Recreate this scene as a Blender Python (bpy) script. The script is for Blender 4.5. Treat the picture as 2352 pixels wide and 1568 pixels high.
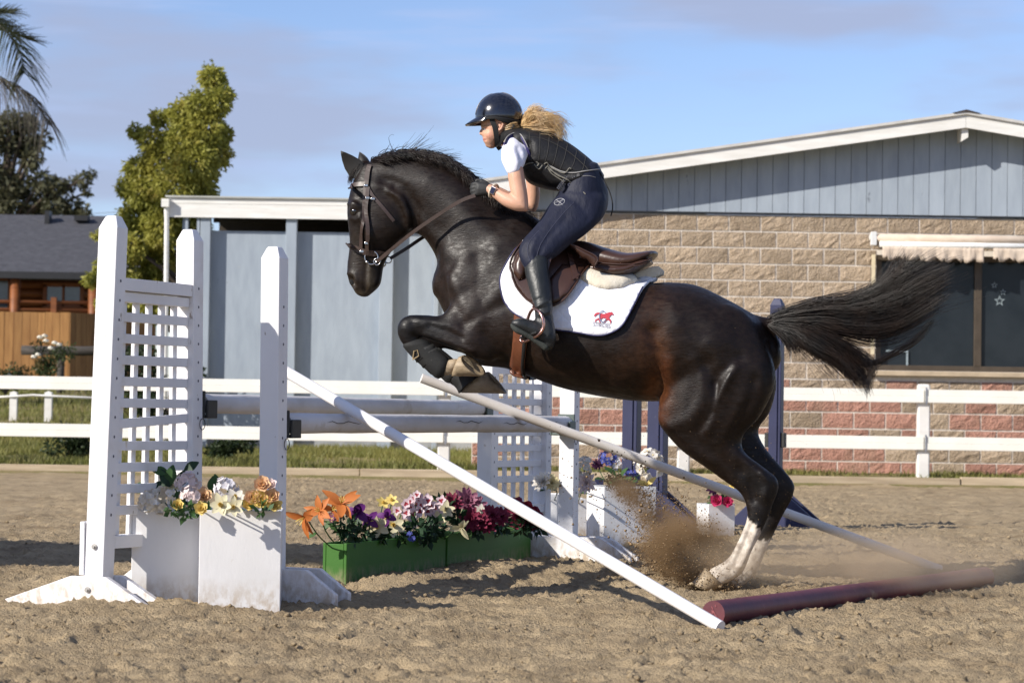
import bpy, math, random
import numpy as np
from mathutils import Vector, Matrix, Euler, noise as mnoise
from mathutils.bvhtree import BVHTree

for _o in list(bpy.data.objects):
    bpy.data.objects.remove(_o)
rnd = random.Random(7)
nrng = np.random.default_rng(7)
SC = bpy.context.scene
COL = SC.collection

# ------------------------------------------------------------------ camera, sky, sun, exposure
FPX, CX, CY = 5860.0, 1176.0, 784.0          # focal length and centre in pixels of a 2352 x 1568 picture
CAMH, PITCH, ROLL = 0.84, 0.02747, 0.015
_r0 = Vector((1, 0, 0)); _u0 = Vector((0, -math.sin(PITCH), math.cos(PITCH)))
FWD = Vector((0, math.cos(PITCH), math.sin(PITCH)))
RGT = _r0 * math.cos(ROLL) + _u0 * math.sin(ROLL)
UPV = _u0 * math.cos(ROLL) - _r0 * math.sin(ROLL)
EYE = Vector((0, 0, CAMH))
cam_data = bpy.data.cameras.new('camera')
cam = bpy.data.objects.new('camera', cam_data); COL.objects.link(cam)
cam_data.sensor_width = 36.0; cam_data.sensor_fit = 'HORIZONTAL'
cam_data.lens = FPX / 2352 * 36
cam_data.clip_start = 0.1; cam_data.clip_end = 4000
cam.matrix_world = Matrix(((RGT.x, UPV.x, -FWD.x, EYE.x), (RGT.y, UPV.y, -FWD.y, EYE.y), (RGT.z, UPV.z, -FWD.z, EYE.z), (0, 0, 0, 1)))
cam_data.dof.use_dof = True
cam_data.dof.focus_distance = 12.4
cam_data.dof.aperture_fstop = 6.3
SC.camera = cam

SUN_TO = Vector((-0.61, -0.405, 0.435)).normalized()       # towards the sun: front left, fairly low
SUN_EL = math.asin(SUN_TO.z); SUN_AZ = math.atan2(SUN_TO.x, SUN_TO.y)
sun_data = bpy.data.lights.new('sun', 'SUN'); sun = bpy.data.objects.new('sun', sun_data); COL.objects.link(sun)
sun_data.energy = 5.0; sun_data.angle = math.radians(0.53); sun_data.color = (1.0, 0.94, 0.85)
sun.rotation_euler = (-SUN_TO).to_track_quat('-Z', 'Y').to_euler()
sun.location = (-20, -15, 20)

world = bpy.data.worlds.new('World'); SC.world = world; world.use_nodes = True
wn, wl = world.node_tree.nodes, world.node_tree.links
wn.clear()
w_out = wn.new('ShaderNodeOutputWorld'); w_bg = wn.new('ShaderNodeBackground'); w_bg.inputs['Strength'].default_value = 0.13
sky = wn.new('ShaderNodeTexSky'); sky.sky_type = 'NISHITA'; sky.sun_disc = False
sky.sun_elevation = SUN_EL; sky.sun_rotation = SUN_AZ
sky.altitude = 300; sky.air_density = 0.9; sky.dust_density = 0.15; sky.ozone_density = 4.0
w_tc = wn.new('ShaderNodeTexCoord')
# thin high cloud: broad veils and a few fine streaks
def w_noise(scale, loc, sx, sy, sz, detail, rough, lo, hi):
    m = wn.new('ShaderNodeMapping'); m.inputs['Scale'].default_value = (sx, sy, sz); m.inputs['Location'].default_value = loc
    m.inputs['Rotation'].default_value = (0, 0.12, 0)
    wl.new(w_tc.outputs['Generated'], m.inputs['Vector'])
    n = wn.new('ShaderNodeTexNoise'); n.inputs['Scale'].default_value = scale; n.inputs['Detail'].default_value = detail; n.inputs['Roughness'].default_value = rough
    wl.new(m.outputs[0], n.inputs['Vector'])
    r = wn.new('ShaderNodeMapRange'); r.inputs['From Min'].default_value = lo; r.inputs['From Max'].default_value = hi; r.interpolation_type = 'SMOOTHSTEP'
    wl.new(n.outputs['Fac'], r.inputs['Value'])
    return r.outputs[0]
veil = w_noise(5.5, (0.706, 0, 0.08), 1.0, 1.0, 4.0, 5, 0.5, 0.42, 0.62)
streak = w_noise(8.0, (2.3, 0, 1.7), 0.9, 1.0, 9.0, 5, 0.6, 0.50, 0.70)
def w_mix(fac, k, col, src):
    mu = wn.new('ShaderNodeMath'); mu.operation = 'MULTIPLY'; mu.inputs[1].default_value = k; wl.new(fac, mu.inputs[0])
    mx = wn.new('ShaderNodeMix'); mx.data_type = 'RGBA'; wl.new(mu.outputs[0], mx.inputs['Factor']); wl.new(src, mx.inputs['A']); mx.inputs['B'].default_value = (*col, 1)
    return mx.outputs['Result']
w_tint = wn.new('ShaderNodeMix'); w_tint.data_type = 'RGBA'; w_tint.blend_type = 'MULTIPLY'; w_tint.inputs['Factor'].default_value = 1.0
w_tint.inputs['B'].default_value = (0.95, 0.86, 0.92, 1); wl.new(sky.outputs[0], w_tint.inputs['A'])
c1 = w_mix(veil, 0.78, (2.55, 2.85, 3.95), w_tint.outputs['Result'])
c2 = w_mix(streak, 0.5, (2.9, 3.6, 5.4), c1)
wl.new(c2, w_bg.inputs['Color']); wl.new(w_bg.outputs[0], w_out.inputs['Surface'])

SC.view_settings.view_transform = 'Standard'; SC.view_settings.look = 'None'
SC.view_settings.exposure = 0.35; SC.view_settings.gamma = 1.0; SC.view_settings.use_curve_mapping = False
SC.cycles.max_bounces = 6; SC.cycles.transparent_max_bounces = 8; SC.cycles.volume_bounces = 1
SC.cycles.volume_step_rate = 2.0

# ------------------------------------------------------------------ placing: picture pixels to points of the place
def ray(px, py):
    return FWD + RGT * ((px - CX) / FPX) + UPV * ((CY - py) / FPX)
def P(px, py, y):                       # the point seen there at distance y
    d = ray(px, py); return EYE + d * (y / d.y)
def G(px, py, z=0.0):                   # the point seen there at height z
    d = ray(px, py); return EYE + d * ((z - CAMH) / d.z)
def proj(v):                            # world points (n,3) -> pixels (n,2)
    q = np.asarray(v) - np.array(EYE)
    zf = q @ np.array(FWD)
    return np.stack([CX + FPX * (q @ np.array(RGT)) / zf, CY - FPX * (q @ np.array(UPV)) / zf], 1)

# the horse and rider move in one upright plane; w = metres out of it towards the camera
HYAW = math.radians(8)
HDIR = Vector((-math.cos(HYAW), math.sin(HYAW), 0)); HN = Vector((-math.sin(HYAW), -math.cos(HYAW), 0))
HC = P(1650, 1340, 12.35)
def H(px, py, w=0.0):
    d = ray(px, py); c = HC + HN * w
    return EYE + d * ((c - EYE).dot(HN) / d.dot(HN))

# ------------------------------------------------------------------ objects
def link(o, parent=None):
    COL.objects.link(o)
    if parent is not None:
        o.parent = parent
        if parent.type == 'EMPTY':
            o.matrix_parent_inverse = Matrix.Translation(-Vector(parent.location))
    return o
def thing(name, label, cat, loc=(0, 0, 0), group=None):
    o = bpy.data.objects.new(name, None); o.location = loc; o.empty_display_size = 0.1
    COL.objects.link(o); o['label'] = label; o['category'] = cat
    if group: o['group'] = group
    return o
def tag(o, label=None, cat=None, group=None, kind=None):
    if label: o['label'] = label
    if cat: o['category'] = cat
    if group: o['group'] = group
    if kind: o['kind'] = kind
    return o
def mesh_from(name, v, f, smooth=False):
    me = bpy.data.meshes.new(name)
    v = np.asarray(v, dtype=np.float32).reshape(-1, 3)
    if isinstance(f, np.ndarray):
        n, k = f.shape
        me.vertices.add(len(v)); me.vertices.foreach_set('co', v.ravel())
        me.loops.add(n * k); me.loops.foreach_set('vertex_index', f.astype(np.int32).ravel())
        me.polygons.add(n); me.polygons.foreach_set('loop_start', np.arange(0, n * k, k, dtype=np.int32))
        me.update(calc_edges=True)
    else:
        me.from_pydata([tuple(map(float, a)) for a in v], [], [tuple(map(int, a)) for a in f]); me.update()
    if smooth:
        me.polygons.foreach_set('use_smooth', np.ones(len(me.polygons), dtype=bool))
    return me
def obj(name, me, m, parent=None, bevel=0, sub=0):
    o = bpy.data.objects.new(name, me)
    if m is not None and not me.materials: me.materials.append(m)
    link(o, parent)
    if sub:
        s = o.modifiers.new('sub', 'SUBSURF'); s.levels = sub; s.render_levels = sub
    if bevel:
        b = o.modifiers.new('bevel', 'BEVEL'); b.width = bevel; b.segments = 2; b.limit_method = 'ANGLE'; b.angle_limit = math.radians(40); b.harden_normals = False
    return o
class MB:
    """collects shapes for ONE mesh object"""
    def __init__(s): s.v = []; s.f = []
    def add(s, v, f):
        n = len(s.v); s.v.extend([tuple(a) for a in v]); s.f.extend([tuple(i + n for i in a) for a in f]); return s
    def box(s, c, hx, hy, hz, ux=(1, 0, 0), uy=(0, 1, 0), uz=(0, 0, 1)):
        c, ux, uy, uz = Vector(c), Vector(ux), Vector(uy), Vector(uz)
        v = [c + ux * (hx * i) + uy * (hy * j) + uz * (hz * k) for i in (-1, 1) for j in (-1, 1) for k in (-1, 1)]
        f = [(0, 1, 3, 2), (4, 6, 7, 5), (0, 4, 5, 1), (2, 3, 7, 6), (0, 2, 6, 4), (1, 5, 7, 3)]
        if ux.cross(uy).dot(uz) < 0: f = [a[::-1] for a in f]
        return s.add(v, f)
    def prism(s, pts, ext):                         # flat outline pushed along ext
        pts = [Vector(p) for p in pts]; e = Vector(ext); n = len(pts)
        v = pts + [p + e for p in pts]
        nr = Vector((0, 0, 0))
        for i in range(n): nr += (pts[i] - pts[0]).cross(pts[(i + 1) % n] - pts[0])
        a = tuple(range(n)); b = tuple(range(n, 2 * n)); sd = [(i, (i + 1) % n, n + (i + 1) % n, n + i) for i in range(n)]
        if nr.dot(e) > 0: f = [a[::-1], b] + sd
        else: f = [a, b[::-1]] + [q[::-1] for q in sd]
        return s.add(v, f)
    def tube(s, pts, r, n=8, cap=True, flat=1.0, up=None):
        pts = [Vector(p) for p in pts]; m = len(pts)
        rr = r if hasattr(r, '__len__') else [r] * m
        prev = None; v = []
        for i in range(m):
            t = (pts[min(i + 1, m - 1)] - pts[max(i - 1, 0)])
            t = t.normalized() if t.length > 1e-9 else Vector((0, 0, 1))
            a = Vector(up) if up is not None else (prev if prev is not None else (Vector((0, 0, 1)) if abs(t.z) < 0.9 else Vector((1, 0, 0))))
            x = (a - t * a.dot(t)); x = x.normalized() if x.length > 1e-6 else t.orthogonal().normalized()
            y = t.cross(x); prev = x
            for k in range(n):
                an = 2 * math.pi * k / n
                v.append(pts[i] + x * (math.cos(an) * rr[i]) + y * (math.sin(an) * rr[i] * flat))
        f = [(i * n + k, i * n + (k + 1) % n, (i + 1) * n + (k + 1) % n, (i + 1) * n + k) for i in range(m - 1) for k in range(n)]
        if cap: f += [tuple(range(n))[::-1], tuple(range((m - 1) * n, m * n))]
        return s.add(v, f)
    def ball(s, c, rx, ry, rz, nu=12, nv=8, ux=(1, 0, 0), uy=(0, 1, 0), uz=(0, 0, 1)):
        c, ux, uy, uz = Vector(c), Vector(ux), Vector(uy), Vector(uz); v = [c - uz * rz]
        for j in range(1, nv):
            ph = -math.pi / 2 + math.pi * j / nv
            for i in range(nu):
                th = 2 * math.pi * i / nu
                v.append(c + ux * (rx * math.cos(ph) * math.cos(th)) + uy * (ry * math.cos(ph) * math.sin(th)) + uz * (rz * math.sin(ph)))
        v.append(c + uz * rz); L = len(v) - 1
        f = [(0, 1 + (i + 1) % nu, 1 + i) for i in range(nu)]
        for j in range(nv - 2):
            a = 1 + j * nu
            f += [(a + i, a + (i + 1) % nu, a + nu + (i + 1) % nu, a + nu + i) for i in range(nu)]
        a = 1 + (nv - 2) * nu
        f += [(a + i, a + (i + 1) % nu, L) for i in range(nu)]
        return s.add(v, f)
    def build(s, name, m, parent=None, smooth=False, bevel=0, sub=0):
        return obj(name, mesh_from(name, s.v, s.f, smooth), m, parent, bevel, sub)
def cr(pts, n):
    """Catmull-Rom resample of a list of tuples/Vectors to n points"""
    p = np.array([tuple(a) for a in pts], dtype=float); m = len(p)
    d = np.concatenate([[0], np.cumsum(np.linalg.norm(np.diff(p[:, :min(3, p.shape[1])], axis=0), axis=1) + 1e-9)])
    t = np.linspace(0, d[-1], n); out = []
    for x in t:
        i = min(max(int(np.searchsorted(d, x) - 1), 0), m - 2)
        u = (x - d[i]) / (d[i + 1] - d[i])
        p0, p1, p2, p3 = p[max(i - 1, 0)], p[i], p[i + 1], p[min(i + 2, m - 1)]
        out.append(0.5 * ((2 * p1) + (-p0 + p2) * u + (2 * p0 - 5 * p1 + 4 * p2 - p3) * u * u + (-p0 + 3 * p1 - 3 * p2 + p3) * u ** 3))
    return np.array(out)
def strands(lines, r0, r1, n=3):
    """many thin tapering hairs as one mesh: lines (k,m,3); r0,r1 radius at root and tip (numbers or k-arrays)"""
    L = np.asarray(lines, dtype=float); k, m, _ = L.shape
    T = np.gradient(L, axis=1); T /= np.linalg.norm(T, axis=2, keepdims=True) + 1e-9
    A = np.tile(np.array([0.31, 0.2, 0.93]), (k, m, 1)); X = np.cross(T, A); X /= np.linalg.norm(X, axis=2, keepdims=True) + 1e-9
    Y = np.cross(T, X)
    s = np.linspace(0, 1, m)[None, :, None]
    r0 = np.broadcast_to(np.asarray(r0, float).reshape(-1, 1, 1), (k, 1, 1)); r1 = np.broadcast_to(np.asarray(r1, float).reshape(-1, 1, 1), (k, 1, 1))
    R = r0 + (r1 - r0) * s
    V = np.stack([L + X * np.cos(2 * np.pi * j / n) * R + Y * np.sin(2 * np.pi * j / n) * R for j in range(n)], 2)   # k,m,n,3
    idx = np.arange(k * m * n).reshape(k, m, n); nx = np.roll(idx, -1, axis=2)
    F = np.stack([idx[:, :-1], nx[:, :-1], nx[:, 1:], idx[:, 1:]], -1).reshape(-1, 4)
    return V.reshape(-1, 3), F
def fbm(x, y, seed=0, octaves=4, gain=0.5):
    """smooth value noise in numpy, about -1..1"""
    out = np.zeros_like(x, dtype=float); amp = 1.0; tot = 0; fx = 1.0
    for o in range(octaves):
        g = np.random.default_rng(seed * 97 + o).uniform(-1, 1, (257, 257)); g[256] = g[0]; g[:, 256] = g[:, 0]
        X = x * fx + 13.7 * o; Y = y * fx + 7.1 * o
        xi = np.floor(X).astype(int); yi = np.floor(Y).astype(int); u = X - xi; v = Y - yi
        u = u * u * (3 - 2 * u); v = v * v * (3 - 2 * v); xi %= 256; yi %= 256
        a = g[xi, yi] * (1 - u) + g[xi + 1, yi] * u; b = g[xi, yi + 1] * (1 - u) + g[xi + 1, yi + 1] * u
        out += amp * (a * (1 - v) + b * v); tot += amp; amp *= gain; fx *= 2.03
    return out / tot

# ------------------------------------------------------------------ materials
MATS = {}
def mat(name, col, rough=0.6, col2=None, vscale=6.0, vlo=0.35, vhi=0.65, detail=5, bump=0.0, bscale=80.0, bdist=0.01, spec=0.4, metal=0.0,
        stretch=(1, 1, 1), bstretch=None, rand=0.0, attr=None, coat=0.0, trans=0.0, sheen=0.0, sub=0.0, spots=None, bdetail=4, splash=None, rvar=None):
    if name in MATS: return MATS[name]
    m = bpy.data.materials.new(name); m.use_nodes = True; MATS[name] = m
    N, L = m.node_tree.nodes, m.node_tree.links
    b = N['Principled BSDF']
    b.inputs['Roughness'].default_value = rough; b.inputs['Metallic'].default_value = metal
    b.inputs['Specular IOR Level'].default_value = spec
    b.inputs['Coat Weight'].default_value = coat; b.inputs['Coat Roughness'].default_value = 0.12
    if sheen: b.inputs['Sheen Weight'].default_value = sheen; b.inputs['Sheen Roughness'].default_value = 0.4
    if trans: b.inputs['Transmission Weight'].default_value = trans
    if sub: b.inputs['Subsurface Weight'].default_value = sub; b.inputs['Subsurface Radius'].default_value = (0.012, 0.005, 0.003)
    geo = N.new('ShaderNodeNewGeometry')
    def mapped(st):
        mp = N.new('ShaderNodeMapping'); mp.inputs['Scale'].default_value = st; L.new(geo.outputs['Position'], mp.inputs['Vector']); return mp.outputs[0]
    def nz(scale, st, det, rg=0.55):
        n = N.new('ShaderNodeTexNoise'); n.inputs['Scale'].default_value = scale; n.inputs['Detail'].default_value = det; n.inputs['Roughness'].default_value = rg
        L.new(mapped(st), n.inputs['Vector']); return n.outputs['Fac']
    def mrange(v, a, c):
        r = N.new('ShaderNodeMapRange'); r.inputs['From Min'].default_value = a; r.inputs['From Max'].default_value = c; L.new(v, r.inputs['Value']); return r.outputs[0]
    def mix(f, A, B, mode='MIX'):
        x = N.new('ShaderNodeMix'); x.data_type = 'RGBA'; x.blend_type = mode
        for s_, val in (('Factor', f), ('A', A), ('B', B)):
            if isinstance(val, (int, float)): x.inputs[s_].default_value = val
            elif isinstance(val, tuple): x.inputs[s_].default_value = (*val[:3], 1)
            else: L.new(val, x.inputs[s_])
        return x.outputs['Result']
    if attr:
        a = N.new('ShaderNodeAttribute'); a.attribute_name = attr; c = a.outputs['Color']
        if col2 is None: col2 = tuple(0.8 for _ in range(3))
        c = mix(mrange(nz(vscale, stretch, detail), vlo, vhi), c, mix(1.0, c, col2, 'MULTIPLY'))
    else:
        c = mix(mrange(nz(vscale, stretch, detail), vlo, vhi), col, col2 if col2 is not None else tuple(x * 0.8 for x in col))
    for sp in (spots or []):          # (colour, scale, lo, hi, stretch): dirt, chips, stains with their own shape
        c = mix(mrange(nz(sp[1], sp[4] if len(sp) > 4 else (1, 1, 1), 4, 0.6), sp[2], sp[3]), c, sp[0])
    if splash:        # sand splashed up from the ground: (colour, height)
        sz = N.new('ShaderNodeSeparateXYZ'); L.new(geo.outputs['Position'], sz.inputs[0]); r = N.new('ShaderNodeMapRange'); r.inputs['From Min'].default_value = splash[1]; r.inputs['From Max'].default_value = 0.0; L.new(sz.outputs['Z'], r.inputs['Value'])
        mu = N.new('ShaderNodeMath'); mu.operation = 'MULTIPLY'; L.new(r.outputs[0], mu.inputs[0]); L.new(mrange(nz(28, (1, 1, 0.6), 6, 0.65), 0.40, 0.62), mu.inputs[1]); mu.use_clamp = True
        c = mix(mu.outputs[0], c, splash[0])
    if rand:
        oi = N.new('ShaderNodeObjectInfo'); hs = N.new('ShaderNodeHueSaturation'); L.new(c, hs.inputs['Color'])
        r = N.new('ShaderNodeMapRange'); r.inputs['To Min'].default_value = 1 - rand; r.inputs['To Max'].default_value = 1 + rand; L.new(oi.outputs['Random'], r.inputs['Value'])
        L.new(r.outputs[0], hs.inputs['Value']); c = hs.outputs['Color']
    L.new(c, b.inputs['Base Color'])
    if rvar:          # (scale, lo, hi, stretch): dull and glossy patches
        rr = N.new('ShaderNodeMapRange'); rr.inputs['From Min'].default_value = 0.35; rr.inputs['From Max'].default_value = 0.65; rr.inputs['To Min'].default_value = rvar[1]; rr.inputs['To Max'].default_value = rvar[2]; L.new(nz(rvar[0], rvar[3], 6, 0.65), rr.inputs['Value']); L.new(rr.outputs[0], b.inputs['Roughness'])
    if bump:
        bp = N.new('ShaderNodeBump'); bp.inputs['Strength'].default_value = bump; bp.inputs['Distance'].default_value = bdist
        L.new(nz(bscale, bstretch or stretch, bdetail, 0.6), bp.inputs['Height']); L.new(bp.outputs[0], b.inputs['Normal'])
    return m

# ================================================================== THE SETTING
def smooth01(a, b, x):
    t = np.clip((x - a) / (b - a), 0, 1); return t * t * (3 - 2 * t)
def hill(x, y):
    """ground outside the arena: a low bank that climbs on the left"""
    x = np.asarray(x, float); y = np.asarray(y, float)
    base = 0.12 + 0.11 * smooth01(31, 38, y)
    left = 0.95 * smooth01(33, 50, y) * smooth01(-4.6, -6.2, x * 38 / np.maximum(y, 30))
    return base + left
M_dirt = mat('arena dirt', (0.425, 0.328, 0.205), 0.95, (0.285, 0.215, 0.132), 3.0, 0.35, 0.7, 8, bump=1.0, bscale=110, bdist=0.016, spec=0.12, bdetail=8,
             spots=[((0.17, 0.118, 0.07), 1.3, 0.58, 0.80)])
M_soil = mat('dry earth', (0.26, 0.19, 0.12), 0.95, (0.16, 0.13, 0.07), 2.0, spec=0.1, bump=0.6, bscale=30, bdist=0.03)
M_lawn = mat('lawn ground', (0.16, 0.15, 0.055), 0.95, (0.24, 0.19, 0.10), 1.6, 0.4, 0.62, spec=0.1, bump=0.6, bscale=30, bdist=0.03)

# far ground: one sheet out to the horizon
xs = np.concatenate([[-2500, -600, -150, -50], np.linspace(-25, 25, 80), [50, 150, 600, 2500]])
ys = np.concatenate([[-300, -60, -15, 0, 7.3, 20, 30.2], np.linspace(30.9, 60, 60), [75, 100, 200, 600, 3500]])
GX, GY = np.meshgrid(xs, ys); GZ = np.where(GY > 30.8, hill(GX, GY), -0.06)
GZ = GZ + np.where(GY > 31, 0.03 * fbm(GX * 0.9, GY * 0.9, 5), 0)
n0, n1 = GX.shape; idx = np.arange(n0 * n1).reshape(n0, n1)
ground = obj('ground', mesh_from('ground', np.stack([GX, GY, GZ], -1).reshape(-1, 3), np.stack([idx[:-1, :-1], idx[:-1, 1:], idx[1:, 1:], idx[1:, :-1]], -1).reshape(-1, 4), True), M_lawn)
tag(ground, 'grass and bare earth beyond the arena edging', kind='structure')

# the arena: loose, churned sand, real relief
def dirt_z(x, y):
    big = fbm(x * 0.7, y * 0.7, 1, 3) * 0.030
    rows = fbm(x * 1.3 + 4, y * 3.6, 2, 3) * 0.020
    cl = fbm(x * 8, y * 11, 3, 4, 0.6); cl = np.sign(cl) * np.abs(cl) ** 1.3 * 0.028
    fine = np.abs(fbm(x * 34, y * 40, 4, 3, 0.75)) * 0.036 + fbm(x * 15, y * 18, 44, 2) * 0.007
    pit = -np.clip(fbm(x * 5.5, y * 8, 8, 4, .6) - 0.30, 0, 1) * 0.19
    return big + rows + cl + fine + pit
ys = [7.2]
while ys[-1] < 30.55:
    ys.append(ys[-1] + (0.0145 if ys[-1] < 13 else 0.0145 + (ys[-1] - 13) * 0.0034))
xa = [0.0]
while xa[-1] < 9:
    xa.append(xa[-1] + (0.0155 if xa[-1] < 2.9 else 0.0155 + (xa[-1] - 2.9) * 0.025))
xa = np.array(xa); xs = np.concatenate([-xa[:0:-1], xa]); ys = np.array(ys)
ADX, ADY = np.meshgrid(xs, ys); ADZ = dirt_z(ADX, ADY)
# scrape and heaps where the hind feet push off, and sand drifted against the boxes
def heap(px, py, r, h):
    global ADZ
    g = G(px, py); ADZ = ADZ + h * np.exp(-(((ADX - g.x) / r) ** 2 + ((ADY - g.y) / (r * 1.4)) ** 2))
for a in ((1625, 1356, 0.16, -0.045), (1690, 1350, 0.14, -0.05), (1500, 1345, 0.16, 0.03), (1400, 1320, 0.35, 0.04), (980, 1345, 0.3, 0.05), (1120, 1320, 0.3, 0.05), (250, 1400, 0.2, 0.035), (420, 1405, 0.15, 0.03), (720, 1390, 0.15, 0.02)):
    heap(*a)
hr = np.random.default_rng(77)
for q in range(70):
    gy = 7.6 + 9 * hr.random() ** 1.5; gx = hr.uniform(-.23, .26) * gy; s_ = hr.uniform(.055, .075); ang = hr.uniform(-.6, .6); dx = ADX - gx; dy = ADY - gy
    j0, j1 = np.searchsorted(ys, (gy - .2, gy + .2)); i0, i1 = np.searchsorted(xs, (gx - .2, gx + .2)); sl = (slice(j0, j1), slice(i0, i1))
    rr_ = np.sqrt((dx[sl] * math.cos(ang) + dy[sl] * math.sin(ang)) ** 2 + ((dy[sl] * math.cos(ang) - dx[sl] * math.sin(ang)) * .85) ** 2) / s_
    ADZ[sl] += -0.030 * np.exp(-(rr_ / .85) ** 4) + 0.016 * np.exp(-((rr_ - 1.25) / .3) ** 2)
n0, n1 = ADX.shape; idx = np.arange(n0 * n1).reshape(n0, n1)
arena = obj('arena_sand', mesh_from('arena_sand', np.stack([ADX, ADY, ADZ], -1).reshape(-1, 3), np.stack([idx[:-1, :-1], idx[:-1, 1:], idx[1:, 1:], idx[1:, :-1]], -1).reshape(-1, 4), True), M_dirt)
tag(arena, 'churned tan riding arena sand', kind='structure')
# crumbs and clods lying on it
ico = [(0, 0, 1), (0.894, 0, 0.447), (0.276, 0.851, 0.447), (-0.724, 0.526, 0.447), (-0.724, -0.526, 0.447), (0.276, -0.851, 0.447), (0.724, 0.526, -0.447), (-0.276, 0.851, -0.447), (-0.894, 0, -0.447), (-0.276, -0.851, -0.447), (0.724, -0.526, -0.447), (0, 0, -1)]
icof = [(0, 1, 2), (0, 2, 3), (0, 3, 4), (0, 4, 5), (0, 5, 1), (1, 6, 2), (2, 7, 3), (3, 8, 4), (4, 9, 5), (5, 10, 1), (6, 7, 2), (7, 8, 3), (8, 9, 4), (9, 10, 5), (10, 6, 1), (11, 7, 6), (11, 8, 7), (11, 9, 8), (11, 10, 9), (11, 6, 10)]
def pebbles(c, r, rng, squash=0.7):
    c = np.asarray(c); k = len(c); base = np.array(ico)
    V = base[None] * (1 + rng.uniform(-0.35, 0.35, (k, 12, 1))) * np.asarray(r).reshape(-1, 1, 1)
    V[:, :, 2] *= squash; V += c[:, None, :]
    F = (np.array(icof)[None] + (np.arange(k) * 12)[:, None, None]).reshape(-1, 3)
    return V.reshape(-1, 3), F
k = 9000
cy = 7.3 + 12 * nrng.random(k) ** 1.7; cx = (nrng.random(k) - 0.5) * (cy * 0.46)
keep = fbm(cx * 1.2, cy * 1.2, 11, 3) + nrng.normal(0, 0.25, k) > 0.02
cx, cy = cx[keep], cy[keep]; rr = 0.0035 + 0.012 * nrng.random(len(cx)) ** 4
v, f = pebbles(np.stack([cx, cy, dirt_z(cx, cy) + rr * 0.3], 1), rr, nrng)
tag(obj('dirt_clods', mesh_from('dirt_clods', v, f), M_dirt), 'small crumbs and clods of sand scattered over the arena', 'sand', kind='stuff')

# ---------------------------------------------------------------- timber edging of the arena
M_timber = mat('weathered timber', (0.52, 0.42, 0.29), 0.85, (0.36, 0.28, 0.19), 5, stretch=(0.3, 1, 5), bump=0.4, bscale=40, bdist=0.01, rand=0.12, spec=0.2)
edging = thing('timber_edging', 'low weathered timber boards edging the far side of the sand arena', 'edging', (0, 30.6, 0))
x = -9.0
while x < 10:
    w = 2.4; MB().box((x + w / 2, 30.66 + rnd.uniform(-.02, .02), 0.045), w / 2 - 0.006, 0.05, 0.085 + rnd.uniform(-.01, .01)).build('board', M_timber, edging, bevel=0.006); x += w

# ---------------------------------------------------------------- white rail fence
M_vinyl = mat('cream fence paint', (0.86, 0.84, 0.77), 0.45, (0.80, 0.78, 0.70), 3, spec=0.4, spots=[((0.45, 0.40, 0.32), 9, 0.72, 0.80)])
M_wpost = mat('white post paint', (0.78, 0.76, 0.72), 0.5, (0.66, 0.63, 0.58), 4, spots=[((0.5, 0.45, 0.38), 14, 0.66, 0.8)])
FY = 31.0
fence = thing('rail_fence', 'long white two rail fence along the far edge of the arena', 'fence', (0, FY, 0.12))
posts_px = [-650, -105, 437, 1020, 1570, 2120, 2670]
pxx = [P(a, 1000, FY).x for a in posts_px]
z_top = P(2000, 892, FY).z; z_low = P(2000, 1000, FY).z; rh = 0.162
for i, X in enumerate(pxx):
    m = MB()
    ztp = z_top + 0.065
    sec = [(-0.075, -0.05), (-0.06, -0.065), (0.06, -0.065), (0.075, -0.05), (0.075, 0.05), (-0.075, 0.05)]
    rings = [(0.0, 1.0), (ztp - 0.03, 1.0), (ztp - 0.008, 0.86), (ztp, 0.55)]
    v = [(X + a * s, FY + b * s, z) for z, s in rings for a, b in sec]; n = len(sec)
    f = [(r * n + k, r * n + (k + 1) % n, (r + 1) * n + (k + 1) % n, (r + 1) * n + k) for r in range(3) for k in range(n)] + [tuple(range(3 * n, 4 * n))]
    po = m.add(v, f).build('post', M_wpost, fence)
    for zz in (z_top, z_low):
        MB().box((X + 0.018, FY - 0.112, zz - rh / 2), 0.010, 0.006, rh / 2 + 0.02).build('clip', mat('galvanised', (0.45, 0.46, 0.50), 0.4, metal=0.8), po)
for i in range(len(pxx) - 1):
    for zz in (z_top, z_low):
        a, b = pxx[i], pxx[i + 1]
        m = MB(); m.box(((a + b) / 2, FY - 0.088, zz - rh * 0.26), (b - a) / 2 - 0.006, 0.017, rh * 0.24)
        m.box(((a + b) / 2, FY - 0.091, zz - rh * 0.755), (b - a) / 2 - 0.006, 0.020, rh * 0.245)
        m.build('rail', M_vinyl, fence, bevel=0.004)

# ---------------------------------------------------------------- block built barn with a grey boarded gable
BY = 32.2
M_block = mat('tan split block', (0.51, 0.40, 0.29), 0.9, (0.385, 0.295, 0.205), 9, 0.3, 0.7, 7, bump=1.0, bscale=38, bdist=0.05, rand=0.17, spec=0.15, bdetail=9, spots=[((0.27, 0.20, 0.14), 1.1, 0.56, 0.85, (1, 1, 0.6)), ((0.60, 0.52, 0.43), 2.3, 0.62, 0.9)])
M_blockr = mat('red split block', (0.50, 0.27, 0.205), 0.9, (0.40, 0.215, 0.16), 9, 0.3, 0.7, 7, bump=1.0, bscale=38, bdist=0.05, rand=0.17, spec=0.15, bdetail=9, spots=[((0.27, 0.20, 0.14), 1.1, 0.56, 0.85, (1, 1, 0.6)), ((0.60, 0.52, 0.43), 2.3, 0.62, 0.9)])
M_mortar = mat('pale mortar', (0.74, 0.68, 0.60), 0.95, (0.64, 0.58, 0.50), 20, bump=0.3, bscale=60)
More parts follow.
